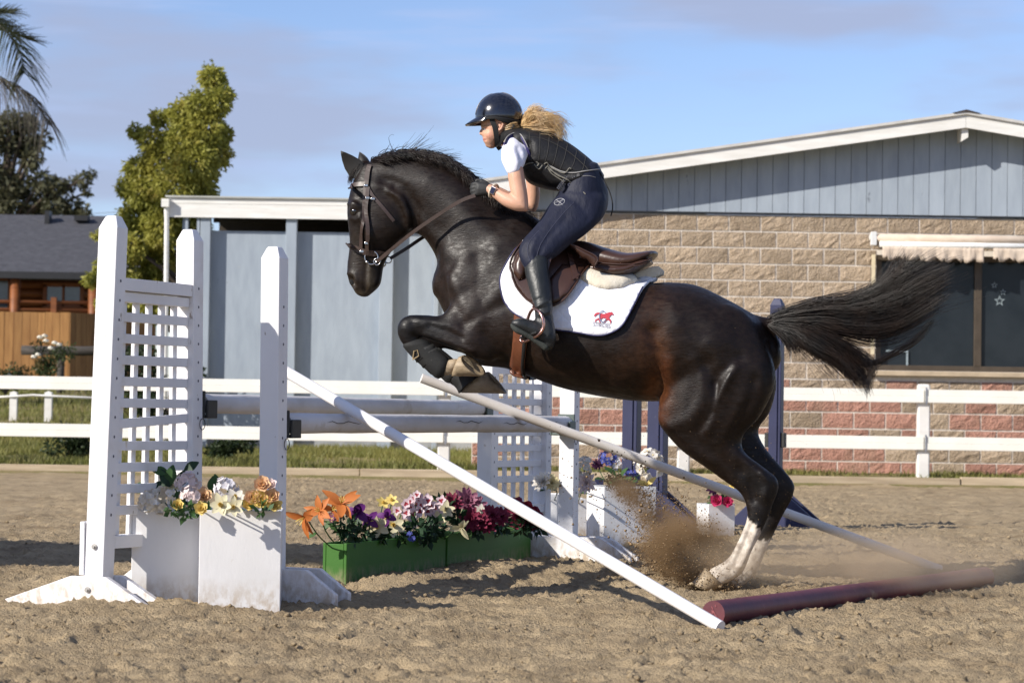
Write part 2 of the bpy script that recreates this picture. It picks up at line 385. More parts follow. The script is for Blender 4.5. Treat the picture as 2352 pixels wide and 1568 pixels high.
M_grey = mat('grey blue board paint', (0.345, 0.395, 0.45), 0.75, (0.295, 0.34, 0.395), 3, stretch=(2.5, 1, 0.6), bump=0.35, bscale=22, bdist=0.006, bstretch=(3, 1, 0.6), rand=0.05, spec=0.25,
             spots=[((0.12, 0.13, 0.15), 11, 0.70, 0.76, (1, 1, 0.35)), ((0.36, 0.38, 0.39), 7, 0.70, 0.80)])
M_white = mat('white trim paint', (0.80, 0.79, 0.75), 0.6, (0.70, 0.68, 0.63), 4, stretch=(0.5, 1, 4), bump=0.25, bscale=30, bdist=0.004, bstretch=(0.4, 1, 6), spec=0.3, spots=[((0.33, 0.32, 0.30), 7, 0.70, 0.78, (0.4, 1, 5))])
M_dark = mat('dark gap', (0.012, 0.012, 0.012), 0.9)
barn = thing('block_barn', 'tan split block barn with grey boarded gable and white roof edge', 'barn', (4, BY, 0.1))
bx0 = P(1085, 900, BY).x; bx1 = P(2620, 900, BY).x
zb_top = P(1900, 497, BY).z; CH = 0.2057; CW = 0.4011; JT = 0.020
wx0 = P(2012, 700, BY).x; wx1 = bx1 - 0.8; wz0 = P(2200, 853, BY).z; wz1 = P(2200, 588, BY).z
# the wall behind the facing blocks, in four slabs round the window opening
m = MB()
for (a, b, c, d) in ((bx0, wx0, 0.0, zb_top), (wx1, bx1, 0.0, zb_top), (wx0, wx1, 0.0, wz0), (wx0, wx1, wz1, zb_top)):
    m.box(((a + b) / 2, BY + 0.12, (c + d) / 2), (b - a) / 2, 0.118, (d - c) / 2)
m.build('wall', M_mortar, barn)
MB().box((bx0 + 0.1, BY + 6, zb_top / 2), 0.1, 5.76, zb_top / 2).build('side_wall', M_mortar, barn)
blk = []
for k in range(8):
    nx, nz = 6, 4; r = np.random.default_rng(100 + k); v = []; f = []
    off = r.uniform(-1, 1, 2)
    for j in range(nz + 1):
        for i in range(nx + 1):
            e = (0 < i < nx) and (0 < j < nz)
            v.append(((i / nx - 0.5) + (r.uniform(-.05, .05) if e else 0), -(0.020 + r.uniform(-0.013, 0.012)) if e else -(0.006 + r.uniform(0, 0.008)), (j / nz - 0.5) + (r.uniform(-.06, .06) if e else 0)))
    f = [(j * (nx + 1) + i, j * (nx + 1) + i + 1, (j + 1) * (nx + 1) + i + 1, (j + 1) * (nx + 1) + i) for j in range(nz) for i in range(nx)]
    q = len(v); v += [(-.5, 0.03, -.5), (.5, 0.03, -.5), (.5, 0.03, .5), (-.5, 0.03, .5)]
    c = [0, nx, nz * (nx + 1) + nx, nz * (nx + 1)]
    f += [tuple(range(0, nx + 1))[::-1] + (q, q + 1), tuple(j * (nx + 1) + nx for j in range(nz + 1))[::-1] + (q + 1, q + 2), tuple(nz * (nx + 1) + i for i in range(nx + 1)) + (q + 2, q + 3), tuple(j * (nx + 1) for j in range(nz + 1)) + (q + 3, q)]
    blk.append(mesh_from('block_face', v, f)); 
nrow = int((zb_top - 0.0) / CH) + 1
for row in range(nrow):
    z1 = zb_top - row * CH; z0 = z1 - CH
    if z1 < 0.14: break
    spans = [(bx0, bx1)]
    if z0 < wz1 - 0.03 and z1 > wz0 + 0.03: spans = [(bx0, wx0), (wx1, bx1)]
    hz = CH - JT; zc = (z0 + z1) / 2
    if spans[0][1] < bx1 and z1 > wz1: pass
    off = (row % 2) * CW / 2
    for (a, b) in spans:
        k0 = math.floor((a - bx0 - off) / CW)
        x = bx0 + off + k0 * CW
        while x < b:
            l, r_ = max(x, a), min(x + CW, b); x += CW
            if r_ - l < 0.06: continue
            o = bpy.data.objects.new('block', rnd.choice(blk)); link(o, barn)
            o.location = ((l + r_) / 2, BY, zc); o.scale = (r_ - l - JT, rnd.uniform(0.45, 0.85), hz)
            if rnd.random() < 0.5: o.rotation_euler = (0, math.pi, 0)
            red = (row >= nrow - 7 and rnd.random() < (0.62 if row >= nrow - 5 else 0.15))
            if len(o.data.materials) == 0: o.data.materials.append(M_block)
            o.material_slots[0].link = 'OBJECT'; o.material_slots[0].material = M_blockr if red else M_block
# gable
RX, RZ = P(2205, 272, BY).x, P(2205, 272, BY).z
slope = (P(2190, 275, BY).z - P(1400, 385, BY).z) / (P(2190, 275, BY).x - P(1400, 385, BY).x)
def roof_z(x): return RZ - slope * abs(x - RX)
x = bx0; k = 0
while x < bx1 + 2:
    w = 0.1975; a, b = x + 0.003, x + w - 0.003
    tops = [(a, roof_z(a) - 0.06), (b, roof_z(b) - 0.06)]
    if a < RX < b: tops = [(a, roof_z(a) - 0.06), (RX, RZ - 0.06), (b, roof_z(b) - 0.06)]
    pts = [(a, BY - 0.055, zb_top + 0.03)] + [(p, BY - 0.055, q) for p, q in tops] + [(b, BY - 0.055, zb_top + 0.03)]
    MB().prism(pts, (0, 0.02, 0)).build('plank', M_grey, barn); x += w
MB().prism([(bx0, BY - 0.03, zb_top + 0.012), (bx0, BY - 0.03, roof_z(bx0) - 0.08), (RX, BY - 0.03, RZ - 0.08), (bx1 + 2, BY - 0.03, roof_z(bx1 + 2) - 0.08), (bx1 + 2, BY - 0.03, zb_top + 0.012)], (0, 0.15, 0)).build('gable_backing', mat('groove shadow grey', (0.15, 0.175, 0.21), 0.9), barn)
FO = BY - 0.42           # front of the roof overhang
for sgn, xe in ((-1, bx0 - 0.9), (1, bx1 + 2.2)):
    n = 6
    for q in range(1):
        a, b = (RX, xe) if sgn > 0 else (xe, RX)
        za, zb = roof_z(a), roof_z(b)
        MB().prism([(a + 0.002, FO, za - 0.165), (a + 0.002, FO, za - 0.002), (b - 0.002, FO, zb - 0.002), (b - 0.002, FO, zb - 0.165)], (0, 0.04, 0)).build('fascia_board', M_white, barn)
        MB().prism([(a, FO - 0.03, za), (a, FO - 0.03, za + 0.035), (b, FO - 0.03, zb + 0.035), (b, FO - 0.03, zb)], (0, 12, 0)).build('roof', mat('pale roofing', (0.62, 0.60, 0.56), 0.8), barn)
MB().prism([(RX - 0.17, FO - 0.05, RZ + 0.014), (RX, FO - 0.05, RZ + 0.058), (RX + 0.17, FO - 0.05, RZ + 0.014), (RX, FO - 0.05, RZ + 0.037)], (0, 12, 0)).build('ridge_cap', mat('rusty ridge', (0.07, 0.05, 0.045), 0.8), barn)
MB().prism([(RX - 0.05, FO + 0.05, RZ - 0.03), (RX + 0.04, FO + 0.05, RZ - 0.03), (RX + 0.04, FO + 0.05, RZ - 0.28), (RX - 0.04, FO + 0.05, RZ - 0.33)], (0, 0.62, 0)).build('roof_beam', M_white, barn)
# window
M_glass = mat('dark window glass', (0.012, 0.017, 0.022), 0.12, (0.022, 0.028, 0.034), 2, spec=0.22, spots=[((0.35, 0.24, 0.13), 5.5, 0.735, 0.76)])
M_frame = mat('bronze window frame', (0.085, 0.065, 0.045), 0.5, (0.06, 0.045, 0.03), 6, spec=0.4)
win = thing('barn_window', 'wide dark sliding window in bronze frame set in block wall', 'window', ((wx0 + wx1) / 2, BY, wz0))
fr = MB()
fy = BY + 0.05; fw = 0.035
fr.box(((wx0 + wx1) / 2, fy, wz0 + fw), (wx1 - wx0) / 2, 0.04, fw); fr.box(((wx0 + wx1) / 2, fy, wz1 - fw), (wx1 - wx0) / 2, 0.04, fw)
fr.box((wx0 + fw, fy, (wz0 + wz1) / 2), fw, 0.038, (wz1 - wz0) / 2 - 2 * fw); fr.box((wx1 - fw, fy, (wz0 + wz1) / 2), fw, 0.038, (wz1 - wz0) / 2 - 2 * fw)
fr.build('frame', M_frame, win, bevel=0.004)
mxx = P(2247, 700, BY).x
MB().box((mxx, fy - 0.012, (wz0 + wz1) / 2), 0.045, 0.03, (wz1 - wz0) / 2 - 2 * fw - .001).build('mullion', M_frame, win, bevel=0.004)
for a, b, yy in ((wx0 + 2 * fw, mxx - 0.045, 0.012), (mxx + 0.045, wx1 - 2 * fw, 0.0)):
    MB().box(((a + b) / 2, fy + yy, (wz0 + wz1) / 2), (b - a) / 2, 0.004, (wz1 - wz0) / 2 - 2 * fw).build('pane', M_glass, win)
MB().box(((wx0 + wx1) / 2 + 0.02, BY - 0.03, wz0 - 0.035), (wx1 - wx0) / 2 + 0.08, 0.07, 0.03).build('sill', mat('tan sill', (0.52, 0.41, 0.28), 0.8), win, bevel=0.005)
MB().box((wx0 - 0.045, BY - 0.055, (wz0 + wz1) / 2 + 0.1), 0.022, 0.012, (wz1 - wz0) / 2 - 0.1).build('side_trim', mat('cream trim', (0.72, 0.62, 0.42), 0.7), win)
# star stickers on the pane
M_star = mat('pale sticker', (0.30, 0.36, 0.38), 0.6)
for (sx, sy, sr, hollow) in ((2284, 655, 8, 0), (2304, 671, 8, 0), (2296, 691, 13, 1)):
    c = P(sx, sy, fy - 0.014); R_ = sr / 182.0
    o_ = [(c.x + R_ * (1 if k % 2 == 0 else 0.42) * math.sin(k * math.pi / 5), fy - 0.0095, c.z + R_ * (1 if k % 2 == 0 else 0.42) * math.cos(k * math.pi / 5)) for k in range(10)]
    i_ = [(c.x + (a[0] - c.x) * 0.62, fy - 0.0095, c.z + (a[2] - c.z) * 0.62) for a in o_]
    mesh_from_v = o_ + i_
    obj('star_sticker', mesh_from('star_sticker', mesh_from_v, [(k, (k + 1) % 10, 10 + (k + 1) % 10, 10 + k) for k in range(10)]), M_star, win)
c = P(2060, 815, fy); fsz = 0.14
m = MB(); m.box((c.x, fy - .012, c.z + .05), 0.14, 0.003, 0.012); m.box((c.x + .128, fy - .012, c.z - .05), 0.012, 0.003, 0.088); m.build('paper_frame', M_star, win)

# rolled awning with a torn valance
M_canvas = mat('worn cream canvas', (0.62, 0.52, 0.42), 0.9, (0.55, 0.45, 0.36), 8, bump=0.2, bscale=40, spec=0.1)
aw = thing('rolled_awning', 'rolled up awning with torn cream valance above the dark window', 'awning', (P(2200, 560, BY - .25).x, BY - .25, P(2200, 560, BY - .25).z))
ay = BY - 0.25; ax0 = P(2012, 545, ay).x; ax1 = wx1 + 0.3; az = P(2180, 549, ay).z; az2 = P(2180, 563, ay).z
MB().tube([(ax0, ay, az), (ax1, ay, az)], 0.048, 14).build('canvas_roll', M_canvas, aw, True)
MB().tube([(ax0 + 0.04, ay - 0.03, az2 - 0.004), (ax1, ay - 0.03, az2 - 0.004)], 0.038, 12).build('front_bar', mat('white enamel', (0.8, 0.8, 0.78), 0.4), aw, True)
m = MB(); m.box((ax0 - 0.03, ay, az - 0.01), 0.035, 0.05, 0.085); m.box((ax0 - 0.03, ay + 0.12, az + 0.02), 0.03, 0.08, 0.03); m.build('bracket', mat('white enamel', (0.8, 0.8, 0.78), 0.4), aw, bevel=0.006)
def valance(xa, xb, seed):
    r = np.random.default_rng(seed); n = int((xb - xa) / 0.014); v = []; drop = 0.15
    edge = []
    d_ = 0.16
    for i in range(n + 1):
        t = i / n; sc = abs(math.sin(t * (xb - xa) * math.pi / 0.235 + 0.4))
        tear = (0.05 if (i % 17 in (3, 4)) else 0) * r.random()
        edge.append(0.115 + 0.055 * sc - tear + r.uniform(-0.01, 0.01) + 0.03 * t)
    for j in range(5):
        for i in range(n + 1):
            x = xa + (xb - xa) * i / n
            v.append((x, ay - 0.045 - 0.012 * math.sin(i * 0.5) * j / 4 - 0.01 * r.random(), az2 - 0.03 - edge[i] * j / 4))
    f = [(j * (n + 1) + i, j * (n + 1) + i + 1, (j + 1) * (n + 1) + i + 1, (j + 1) * (n + 1) + i) for j in range(4) for i in range(n)]
    o = obj('valance', mesh_from('valance', v, f, True), M_canvas, aw); s = o.modifiers.new('thick', 'SOLIDIFY'); s.thickness = 0.003
valance(P(2026, 580, ay).x, P(2258, 580, ay).x, 3); valance(P(2280, 580, ay).x, ax1 - .05, 4)

# ---------------------------------------------------------------- grey panelled shed
SY = 38.0
shed = thing('grey_shed', 'grey blue panelled shed with white fascia and open strip under roof', 'shed', (-1.5, SY, 0.2))
zf1, zf0 = P(700, 472, SY - .2).z, P(700, 503, SY - .2).z
sx0 = P(440, 700, SY).x; sx1 = P(1180, 700, SY).x
zp1 = P(700, 533, SY).z
bat = [470, 667, 886, 1000, 1150]
bxs = [P(a, 800, SY).x for a in bat]
edges = [bxs[0], bxs[1], bxs[2], bxs[3], bxs[4]]
for i in range(4):
    MB().box(((edges[i] + edges[i + 1]) / 2, SY, (zp1 + 0.42) / 2), (edges[i + 1] - edges[i]) / 2 - 0.004, 0.02, (zp1 - 0.42) / 2).build('panel', M_grey, shed)
MB().box(((sx0 + sx1) / 2, SY + 0.06, 0.3), (sx1 - sx0) / 2, 0.035, 0.25).build('footing', mat('old concrete', (0.36, 0.37, 0.38), 0.9, (0.25, 0.26, 0.27), 4), shed)
for i, b in enumerate(bxs[:4]):
    wdt = (0.075, 0.08, 0.10, 0.035)[i]
    MB().box((b, SY - 0.10 if i < 3 else SY - 0.045, (zf0 + 0.2) / 2), wdt, 0.075 if i < 3 else 0.02, (zf0 + .05 - 0.2) / 2 if i < 3 else (zp1 - .1) / 2).build('upright', M_grey, shed, bevel=0.006)
MB().box((sx0 - 0.1, SY - 0.03, (zf0 + 0.2) / 2), 0.045, 0.05, (zf0 - 0.2) / 2).build('upright', M_grey, shed)
for b in (P(428, 520, SY - .2).x, P(455, 520, SY - .2).x):
    MB().box((b, SY - 0.13, zf0 - 0.11), 0.02, 0.05, 0.13).build('bracket', M_grey, shed)
xe = P(388, 480, SY - .2).x
MB().box(((xe + sx1) / 2, SY - 0.205, (zf0 + zf1) / 2), (sx1 - xe) / 2, 0.022, (zf1 - zf0) / 2).build('fascia_board', M_white, shed)
MB().box(((xe + sx1) / 2, SY - 0.20, zf1 + 0.045), (sx1 - xe) / 2, 0.022, 0.04).build('upper_fascia', M_white, shed)
MB().prism([(xe - 0.05, SY - 0.26, zf1 + 0.09), (xe - 0.05, SY + 3.5, zf1 + 0.25), (xe - 0.05, SY + 3.5, zf1 + 0.28), (xe - 0.05, SY - 0.26, zf1 + 0.115)], (sx1 - xe, 0, 0)).build('roof', mat('tin roof', (0.50, 0.50, 0.46), 0.5, (0.42, 0.42, 0.38), 3, metal=0.2), shed)
MB().box(((sx0 + sx1) / 2, SY + 3.4, 2.0), (sx1 - sx0) / 2, 0.03, 1.9).build('back_wall', mat('dark boards', (0.05, 0.04, 0.03), 0.9), shed)
MB().box((sx0, SY + 1.7, 1.6), 0.03, 1.68, 1.4).build('end_wall', M_grey, shed)
for k in range(3):
    MB().box(((sx0 + sx1) / 2, SY + 0.6 + k, zf1 - 0.02), (sx1 - sx0) / 2, 0.04, 0.05).build('purlin', mat('dark boards', (0.05, 0.04, 0.03), 0.9), shed)
m = MB(); dx = P(380, 600, SY - .25).x
m.tube([(dx, SY - .26, zf1 - 0.06), (dx + 0.01, SY - .26, zf1 - 0.25), (dx + 0.03, SY - .2, 0.3)], 0.036, 8); m.box((dx - 0.01, SY - .28, zf1 + 0.0), 0.055, 0.06, 0.06); m.build('downspout', M_white, shed)

# ---------------------------------------------------------------- log cabin, board fence
CYD = 65.0
M_log = mat('orange stained log', (0.23, 0.075, 0.02), 0.55, (0.16, 0.05, 0.013), 5, stretch=(0.3, 1, 3), rand=0.12)
M_shing = mat('charcoal shingle', (0.075, 0.075, 0.085), 0.9, (0.045, 0.045, 0.052), 5.5, 0.3, 0.7, 3, stretch=(1, 1, 3.5), bump=0.6, bscale=6, bdist=0.04, bstretch=(1, 1, 4))
cabin = thing('log_cabin', 'orange log cabin with charcoal shingle roof behind the board fence', 'cabin', (P(60, 700, CYD).x, CYD, 1.0))
cx0 = P(-500, 650, CYD).x; cx1 = P(330, 650, CYD).x
ze = P(100, 624, CYD - 1.2).z; zr = P(100, 494, CYD + 3.5).z
m = MB(); m.prism([(cx0, CYD - 1.2, ze), (cx0, CYD + 3.5, zr), (cx0, CYD + 3.5, zr - 0.12), (cx0, CYD - 1.2, ze - 0.10)], (cx1 - cx0, 0, 0)).build('roof', M_shing, cabin)
m = MB(); m.prism([(cx0, CYD + 3.5, zr), (cx0, CYD + 8.2, ze), (cx0, CYD + 8.2, ze - 0.1), (cx0, CYD + 3.5, zr - 0.12)], (cx1 - cx0, 0, 0)).build('roof', M_shing, cabin)
MB().box(((cx0 + cx1) / 2, CYD - 1.22, ze - 0.09), (cx1 - cx0) / 2, 0.03, 0.085).build('gutter', mat('dark gutter', (0.02, 0.02, 0.022), 0.5), cabin)
for (px_, dz) in ((262 / 2.33 * 1.0, 0), (190, 0)):
    c = P(px_, 500, CYD + 3)
    MB().box((c.x, CYD + 2.9, zr - 0.12), 0.18 if px_ > 150 else 0.06, 0.2, 0.07 if px_ > 150 else 0.18).build('roof_vent', mat('dark gutter', (0.02, 0.02, 0.022), 0.5), cabin)
z = 1.2; 
while z < ze - 0.05:
    MB().tube([(cx0, CYD + 0.15, z), (cx1 - 0.5, CYD + 0.15, z)], 0.125, 8).build('log', M_log, cabin, True); z += 0.225
for px_ in (-180, 35, 215):
    c = P(px_, 660, CYD - 1.0)
    MB().tube([(c.x, CYD - 1.0, 1.0), (c.x, CYD - 1.0, ze - 0.08)], 0.13, 10).build('porch_post', M_log, cabin, True)
for py_ in (694, 712):
    c = P(100, py_, CYD - 1.0)
    MB().tube([(cx0, CYD - 1.0, c.z), (cx1 - .6, CYD - 1.0, c.z)], 0.045, 8).build('porch_rail', M_log, cabin, True)
for px_ in (-80, 124):
    c = P(px_, 700, CYD - 1.05); MB().box((c.x, CYD - 1.06, P(100, 700, CYD).z - 0.3), 0.07, 0.06, 0.45).build('porch_baluster', M_log, cabin)
for (a, b, c_, d_) in ((103, 189, 655, 703), (-40, 24, 640, 712)):
    p0, p1 = P(a, d_, CYD), P(b, c_, CYD); cxm, czm = (p0.x + p1.x) / 2, (p0.z + p1.z) / 2
    wnd = MB(); hw, hz = (p1.x - p0.x) / 2, (p1.z - p0.z) / 2
    for (ex, ez, sx_, sz_) in ((0, hz, hw + .05, .05), (0, -hz, hw + .05, .05), (-hw, 0, .05, hz), (hw, 0, .05, hz), (0, 0, .03, hz)):
        wnd.box((cxm + ex, CYD - 0.02, czm + ez), sx_, 0.03, sz_)
    wf = wnd.build('window', M_log, cabin)
    for sd in (-1, 1):
        MB().box((cxm + sd * hw / 2, CYD, czm), hw / 2 - .03, 0.01, hz - 0.05).build('pane', mat('cabin glass', (0.10, 0.13, 0.17), 0.12, (0.04, 0.05, 0.06), 1.2, spec=0.7), wf)
M_cedar = mat('cedar fence board', (0.36, 0.185, 0.062), 0.8, (0.26, 0.125, 0.04), 4, stretch=(4, 1, 0.4), rand=0.16, spots=[((0.16, 0.08, 0.03), 6, 0.68, 0.8)])
bf = thing('board_fence', 'tall cedar board fence round the log cabin porch', 'fence', (P(60, 850, 52).x, 52, 0.9))
x = P(-120, 800, 52).x; xe = P(160, 800, 52).x; zt = P(100, 717, 52).z
while x < xe:
    w = 0.145 * rnd.uniform(0.95, 1.3); w = min(w, xe - x)
    MB().box((x + w / 2, 52 + rnd.uniform(-.008, .008), (zt + 0.8) / 2), w / 2 - 0.004, 0.012, (zt + rnd.uniform(-.01, .01) - 0.8) / 2).build('board', M_cedar, bf); x += w
d = Vector((0.62, 0.78, 0)); 
for k in range(16):
    c = Vector((xe, 52, 0)) + d * (0.15 * k + 0.07)
    MB().box((c.x, c.y, (zt + 0.8) / 2), 0.071, 0.012, (zt - 0.8) / 2, ux=d, uy=(-d.y, d.x, 0)).build('board', M_cedar, bf)
# grey log rail and low white posts in the garden
lr = MB(); a, b = P(50, 804, 46), P(330, 803, 46); lr.tube([a, (a + b) / 2 + Vector((0, 0, -.02)), b], 0.085, 10)
lr.tube([P(140, 804, 46.1), G(140, 900, 0.75) * 0 + Vector((P(140, 804, 46.1).x, 46.1, 0.7))], 0.07, 8)
tag(lr.build('log_rail', mat('grey weathered log', (0.075, 0.065, 0.058), 0.9, (0.04, 0.035, 0.03), 8, stretch=(0.5, 2, 3)), None, True), 'weathered dark log rail standing in front of the board fence', 'log')
lp = thing('low_rope_fence', 'low white posts joined by white pipe in the garden', 'fence', (P(70, 960, 40).x, 40, 0.5))
for px_ in (-60, 32, 112, 330):
    c = P(px_, 898, 40); sec = 0.055
    m = MB(); m.box((c.x, 40, c.z - 0.29), sec, sec, 0.27); m.add([(c.x - sec, 40 - sec, c.z - .02), (c.x + sec, 40 - sec, c.z - .02), (c.x + sec, 40 + sec, c.z - .02), (c.x - sec, 40 + sec, c.z - .02), (c.x, 40, c.z)], [(0, 1, 4), (1, 2, 4), (2, 3, 4), (3, 0, 4)])
    m.build('post', M_wpost, lp)
MB().tube([P(-60, 914, 40), P(32, 910, 39.93), P(75, 907, 39.93), P(112, 909, 39.93), P(330, 918, 39.93)], 0.018, 6).build('pipe', M_wpost, lp, True)

# ---------------------------------------------------------------- leaves, trees, shrubs, grass
def leaves(cent, rad, n, size, rng, flat=0.45, droop=0.2, shell=0.55, aspect=0.42):
    """n pointed leaves in clumps: cent (k,3), rad (k,)"""
    cent = np.asarray(cent, float); rad = np.asarray(rad, float)
    pk = rad ** 2 / np.sum(rad ** 2); ci = rng.choice(len(cent), n, p=pk)
    d = rng.normal(size=(n, 3)); d /= np.linalg.norm(d, axis=1, keepdims=True)
    rr = rad[ci] * (shell + (1 - shell) * rng.random(n)) * (0.82 + 0.3 * rng.random(n))
    # gather the leaves in sprays
    spray = fbm(d[:, 0] * 3 + ci * 1.7, d[:, 2] * 3 + d[:, 1] * 2.1, 21, 2) ; rr *= 1 + 0.28 * spray
    c = cent[ci] + d * rr[:, None]
    ax = d * 0.8 + rng.normal(size=(n, 3)) * 0.6 + np.array([0, 0, -droop]); ax /= np.linalg.norm(ax, axis=1, keepdims=True)
    sd = np.cross(ax, rng.normal(size=(n, 3))); sd /= np.linalg.norm(sd, axis=1, keepdims=True) + 1e-9
    nr = np.cross(ax, sd)
    s = (size * (0.6 + 0.8 * rng.random(n)))[:, None]
    V = np.stack([c, c + ax * s * 0.5 + sd * s * aspect * 0.5 + nr * s * .06, c + ax * s, c + ax * s * 0.5 - sd * s * aspect * 0.5 + nr * s * .06], 1)
    F = np.arange(n * 4).reshape(n, 4)
    return V.reshape(-1, 3), F
def leaf_mat(name, c1, c2, c3=None, trans=0.35):
    m = mat(name, c1, 0.55, c2, 1.3, 0.3, 0.7, 6, spec=0.3, spots=[(c3, 3.0, 0.55, 0.75)] if c3 else None)
    N, L = m.node_tree.nodes, m.node_tree.links
    b = N['Principled BSDF']; src = b.inputs['Base Color'].links[0].from_socket
    t = N.new('ShaderNodeBsdfTranslucent'); L.new(src, t.inputs['Color']); ms = N.new('ShaderNodeMixShader'); ms.inputs[0].default_value = trans
    L.new(b.outputs[0], ms.inputs[1]); L.new(t.outputs[0], ms.inputs[2]); L.new(ms.outputs[0], N['Material Output'].inputs['Surface'])
    return m
M_bark = mat('tree bark', (0.10, 0.075, 0.055), 0.9, (0.06, 0.045, 0.03), 6, bump=0.5, bscale=20)
def tree(name, label, blobs, y, n, size, m, trunk, rng, branches=True, **kw):
    cs, rs = [], []
    for (px_, py_, r) in blobs:
        for q in range(2):
            c = P(px_, py_, y + rng.uniform(-1, 1) * r / FPX * y * 0.8); cs.append(tuple(c)); rs.append(r / FPX * y * rng.uniform(0.7, 0.95))
    b0 = P(trunk[0], 900, y); gz = float(hill(b0.x, y))
    t = thing(name, label, 'tree', (b0.x, y, gz))
    v, f = leaves(cs, rs, n, size, rng, **kw)
    obj('crown', mesh_from('crown', v, f), m, t)
    mt = MB(); top = P(trunk[1], trunk[2], y); mid = (Vector((b0.x, y, gz)) + top) / 2 + Vector((rng.uniform(-.15, .15), 0, 0))
    r0 = trunk[3]
    mt.tube(cr([(b0.x, y, gz - .1), tuple(mid), tuple(top)], 8), [r0 * (1 - 0.75 * i / 7) for i in range(8)], 8)
    for c in cs[::2]:
        s_ = Vector((b0.x, y, gz)).lerp(top, min(0.95, max(0.15, (c[2] - gz) / (top.z - gz) * 0.75)))
        mt.tube(cr([tuple(s_), tuple(s_.lerp(Vector(c), 0.5) + Vector((0, 0, 0.1))), c], 5), [r0 * 0.35 * (1 - 0.8 * i / 4) for i in range(5)], 5)
    mt.build('trunk', M_bark, t, True)
    return t
r5 = np.random.default_rng(5)
M_lf1 = leaf_mat('yellow green leaf', (0.40, 0.37, 0.075), (0.27, 0.28, 0.055), (0.46, 0.36, 0.09), 0.4)
tree('camphor_tree', 'dense yellow green tree rising behind the end of the grey shed',
     [(487, 178, 34), (500, 235, 42), (455, 240, 38), (515, 215, 22), (415, 262, 40), (365, 270, 26), (470, 300, 55), (510, 310, 32), (420, 320, 60), (345, 318, 34), (310, 300, 18), (370, 370, 60), (450, 380, 62), (500, 350, 34),
      (315, 390, 38), (330, 440, 48), (400, 440, 70), (460, 440, 45), (290, 430, 24), (310, 500, 48), (380, 520, 70), (440, 510, 48), (300, 570, 42), (360, 600, 62), (300, 640, 38), (350, 690, 50), (285, 700, 30), (222, 538, 12), (214, 640, 22), (225, 610, 12), (240, 700, 25)],
     44.0, 46000, 0.085, M_lf1, (395, 480, 220, 0.14), r5, droop=0.7)
M_lf2 = leaf_mat('dull olive leaf', (0.12, 0.115, 0.06), (0.075, 0.08, 0.042), (0.17, 0.135, 0.075), 0.3)
tree('eucalyptus_tree', 'tall dark eucalyptus rising behind the log cabin roof',
     [(25, 275, 26), (60, 282, 30), (85, 320, 30), (45, 330, 40), (10, 330, 30), (70, 365, 30), (15, 395, 24), (45, 425, 40), (15, 460, 40), (95, 420, 30), (130, 430, 28), (160, 425, 20), (190, 412, 18), (210, 400, 14), (120, 470, 34), (165, 475, 26), (75, 475, 36), (195, 485, 18), (-30, 300, 60), (-40, 400, 70), (-110, 350, 80), (200, 440, 12)],
     90.0, 11500, 0.21, M_lf2, (-10, 20, 300, 0.4), r5, droop=0.5, shell=0.35)
tq = np.random.default_rng(15); tc = Vector((-8.1, 10.4, -0.05)); tt = thing('shadow_tree', 'unseen round crowned tree added beyond the left picture edge to shade the sand', 'tree', tuple(tc))  # tree added out of view to throw the shadow band on the left sand
v, f = leaves([(-8.1 + tq.normal(0, .8), 10.4 + tq.normal(0, .5), 4.3 + tq.normal(0, .6)) for _ in range(24)], [0.62] * 24, 11000, 0.18, tq, shell=.1, aspect=.7)
obj('crown', mesh_from('crown', v, f), M_lf2, tt)
mt = MB(); mt.tube(cr([tuple(tc), (-8.05, 10.4, 1.8), (-8.1, 10.4, 3.6), (-8.1, 10.4, 4.4)], 9), [.14 * (1 - i / 11) for i in range(9)], 8)
for q in range(6): mt.tube(cr([(-8.08, 10.4, 3 + .15 * q), (-8.08 + .4 * math.cos(q), 10.4 + .4 * math.sin(q), 3.7 + .1 * q), (-8.1 + .8 * math.cos(q), 10.4 + .7 * math.sin(q), 4.2)], 5), [.05, .04, .03, .02, .01], 6)
mt.build('trunk', M_bark, tt, True)
# palm at the picture's edge
palm = thing('palm_tree', 'palm with drooping fronds reaching in from the upper corner', 'palm', (P(-190, 900, 42).x, 42, 0.4))
pc = P(-150, 120, 42)
MB().tube([(P(-190, 900, 42).x, 42, 0.2), (P(-175, 500, 42).x, 42, 3), tuple(pc)], [0.2, 0.16, 0.13], 10).build('trunk', M_bark, palm, True)
M_palm = leaf_mat('palm leaf', (0.075, 0.085, 0.035), (0.045, 0.055, 0.022), (0.13, 0.115, 0.05), 0.2)
M_dry = leaf_mat('dry palm leaf', (0.15, 0.125, 0.095), (0.10, 0.085, 0.06), None, 0.2)
def frond(pts, m, n, ln, droop, seed, lift=0.0):
    r = np.random.default_rng(seed); c = cr([tuple(P(*p)) for p in pts], 40); v = []; f = []
    lines = []
    for i in range(n):
        t = 0.25 + 0.75 * i / n; q = t * 39; a = c[int(q)]; b = c[min(int(q) + 1, 39)]; a = a + (b - a) * (q - int(q)); tg = (b - c[max(int(q) - 1, 0)]); tg = tg / (np.linalg.norm(tg) + 1e-9)
        for sd in (-1, 1):
            sv = np.cross(tg, [0, -0.35, 1]); sv /= np.linalg.norm(sv) + 1e-9
            dr = tg * 0.55 + sv * sd * 0.6 + np.array([0, 0, lift + r.uniform(-.25, .25)]); dr /= np.linalg.norm(dr)
            L_ = ln * (1.15 - 0.8 * abs(t - 0.45)) * r.uniform(0.8, 1.15)
            lines.append([a + dr * L_ * s_ + np.array([0, 0, -droop * L_ * s_ * s_]) for s_ in np.linspace(0, 1, 6)])
    v, f = strands(lines, 0.011, 0.002)
    o = obj('frond', mesh_from('frond', v, f), m, palm)
    MB().tube(c, [0.022 * (1 - i / 42) for i in range(40)], 5).build('rachis', M_dry, o, True)
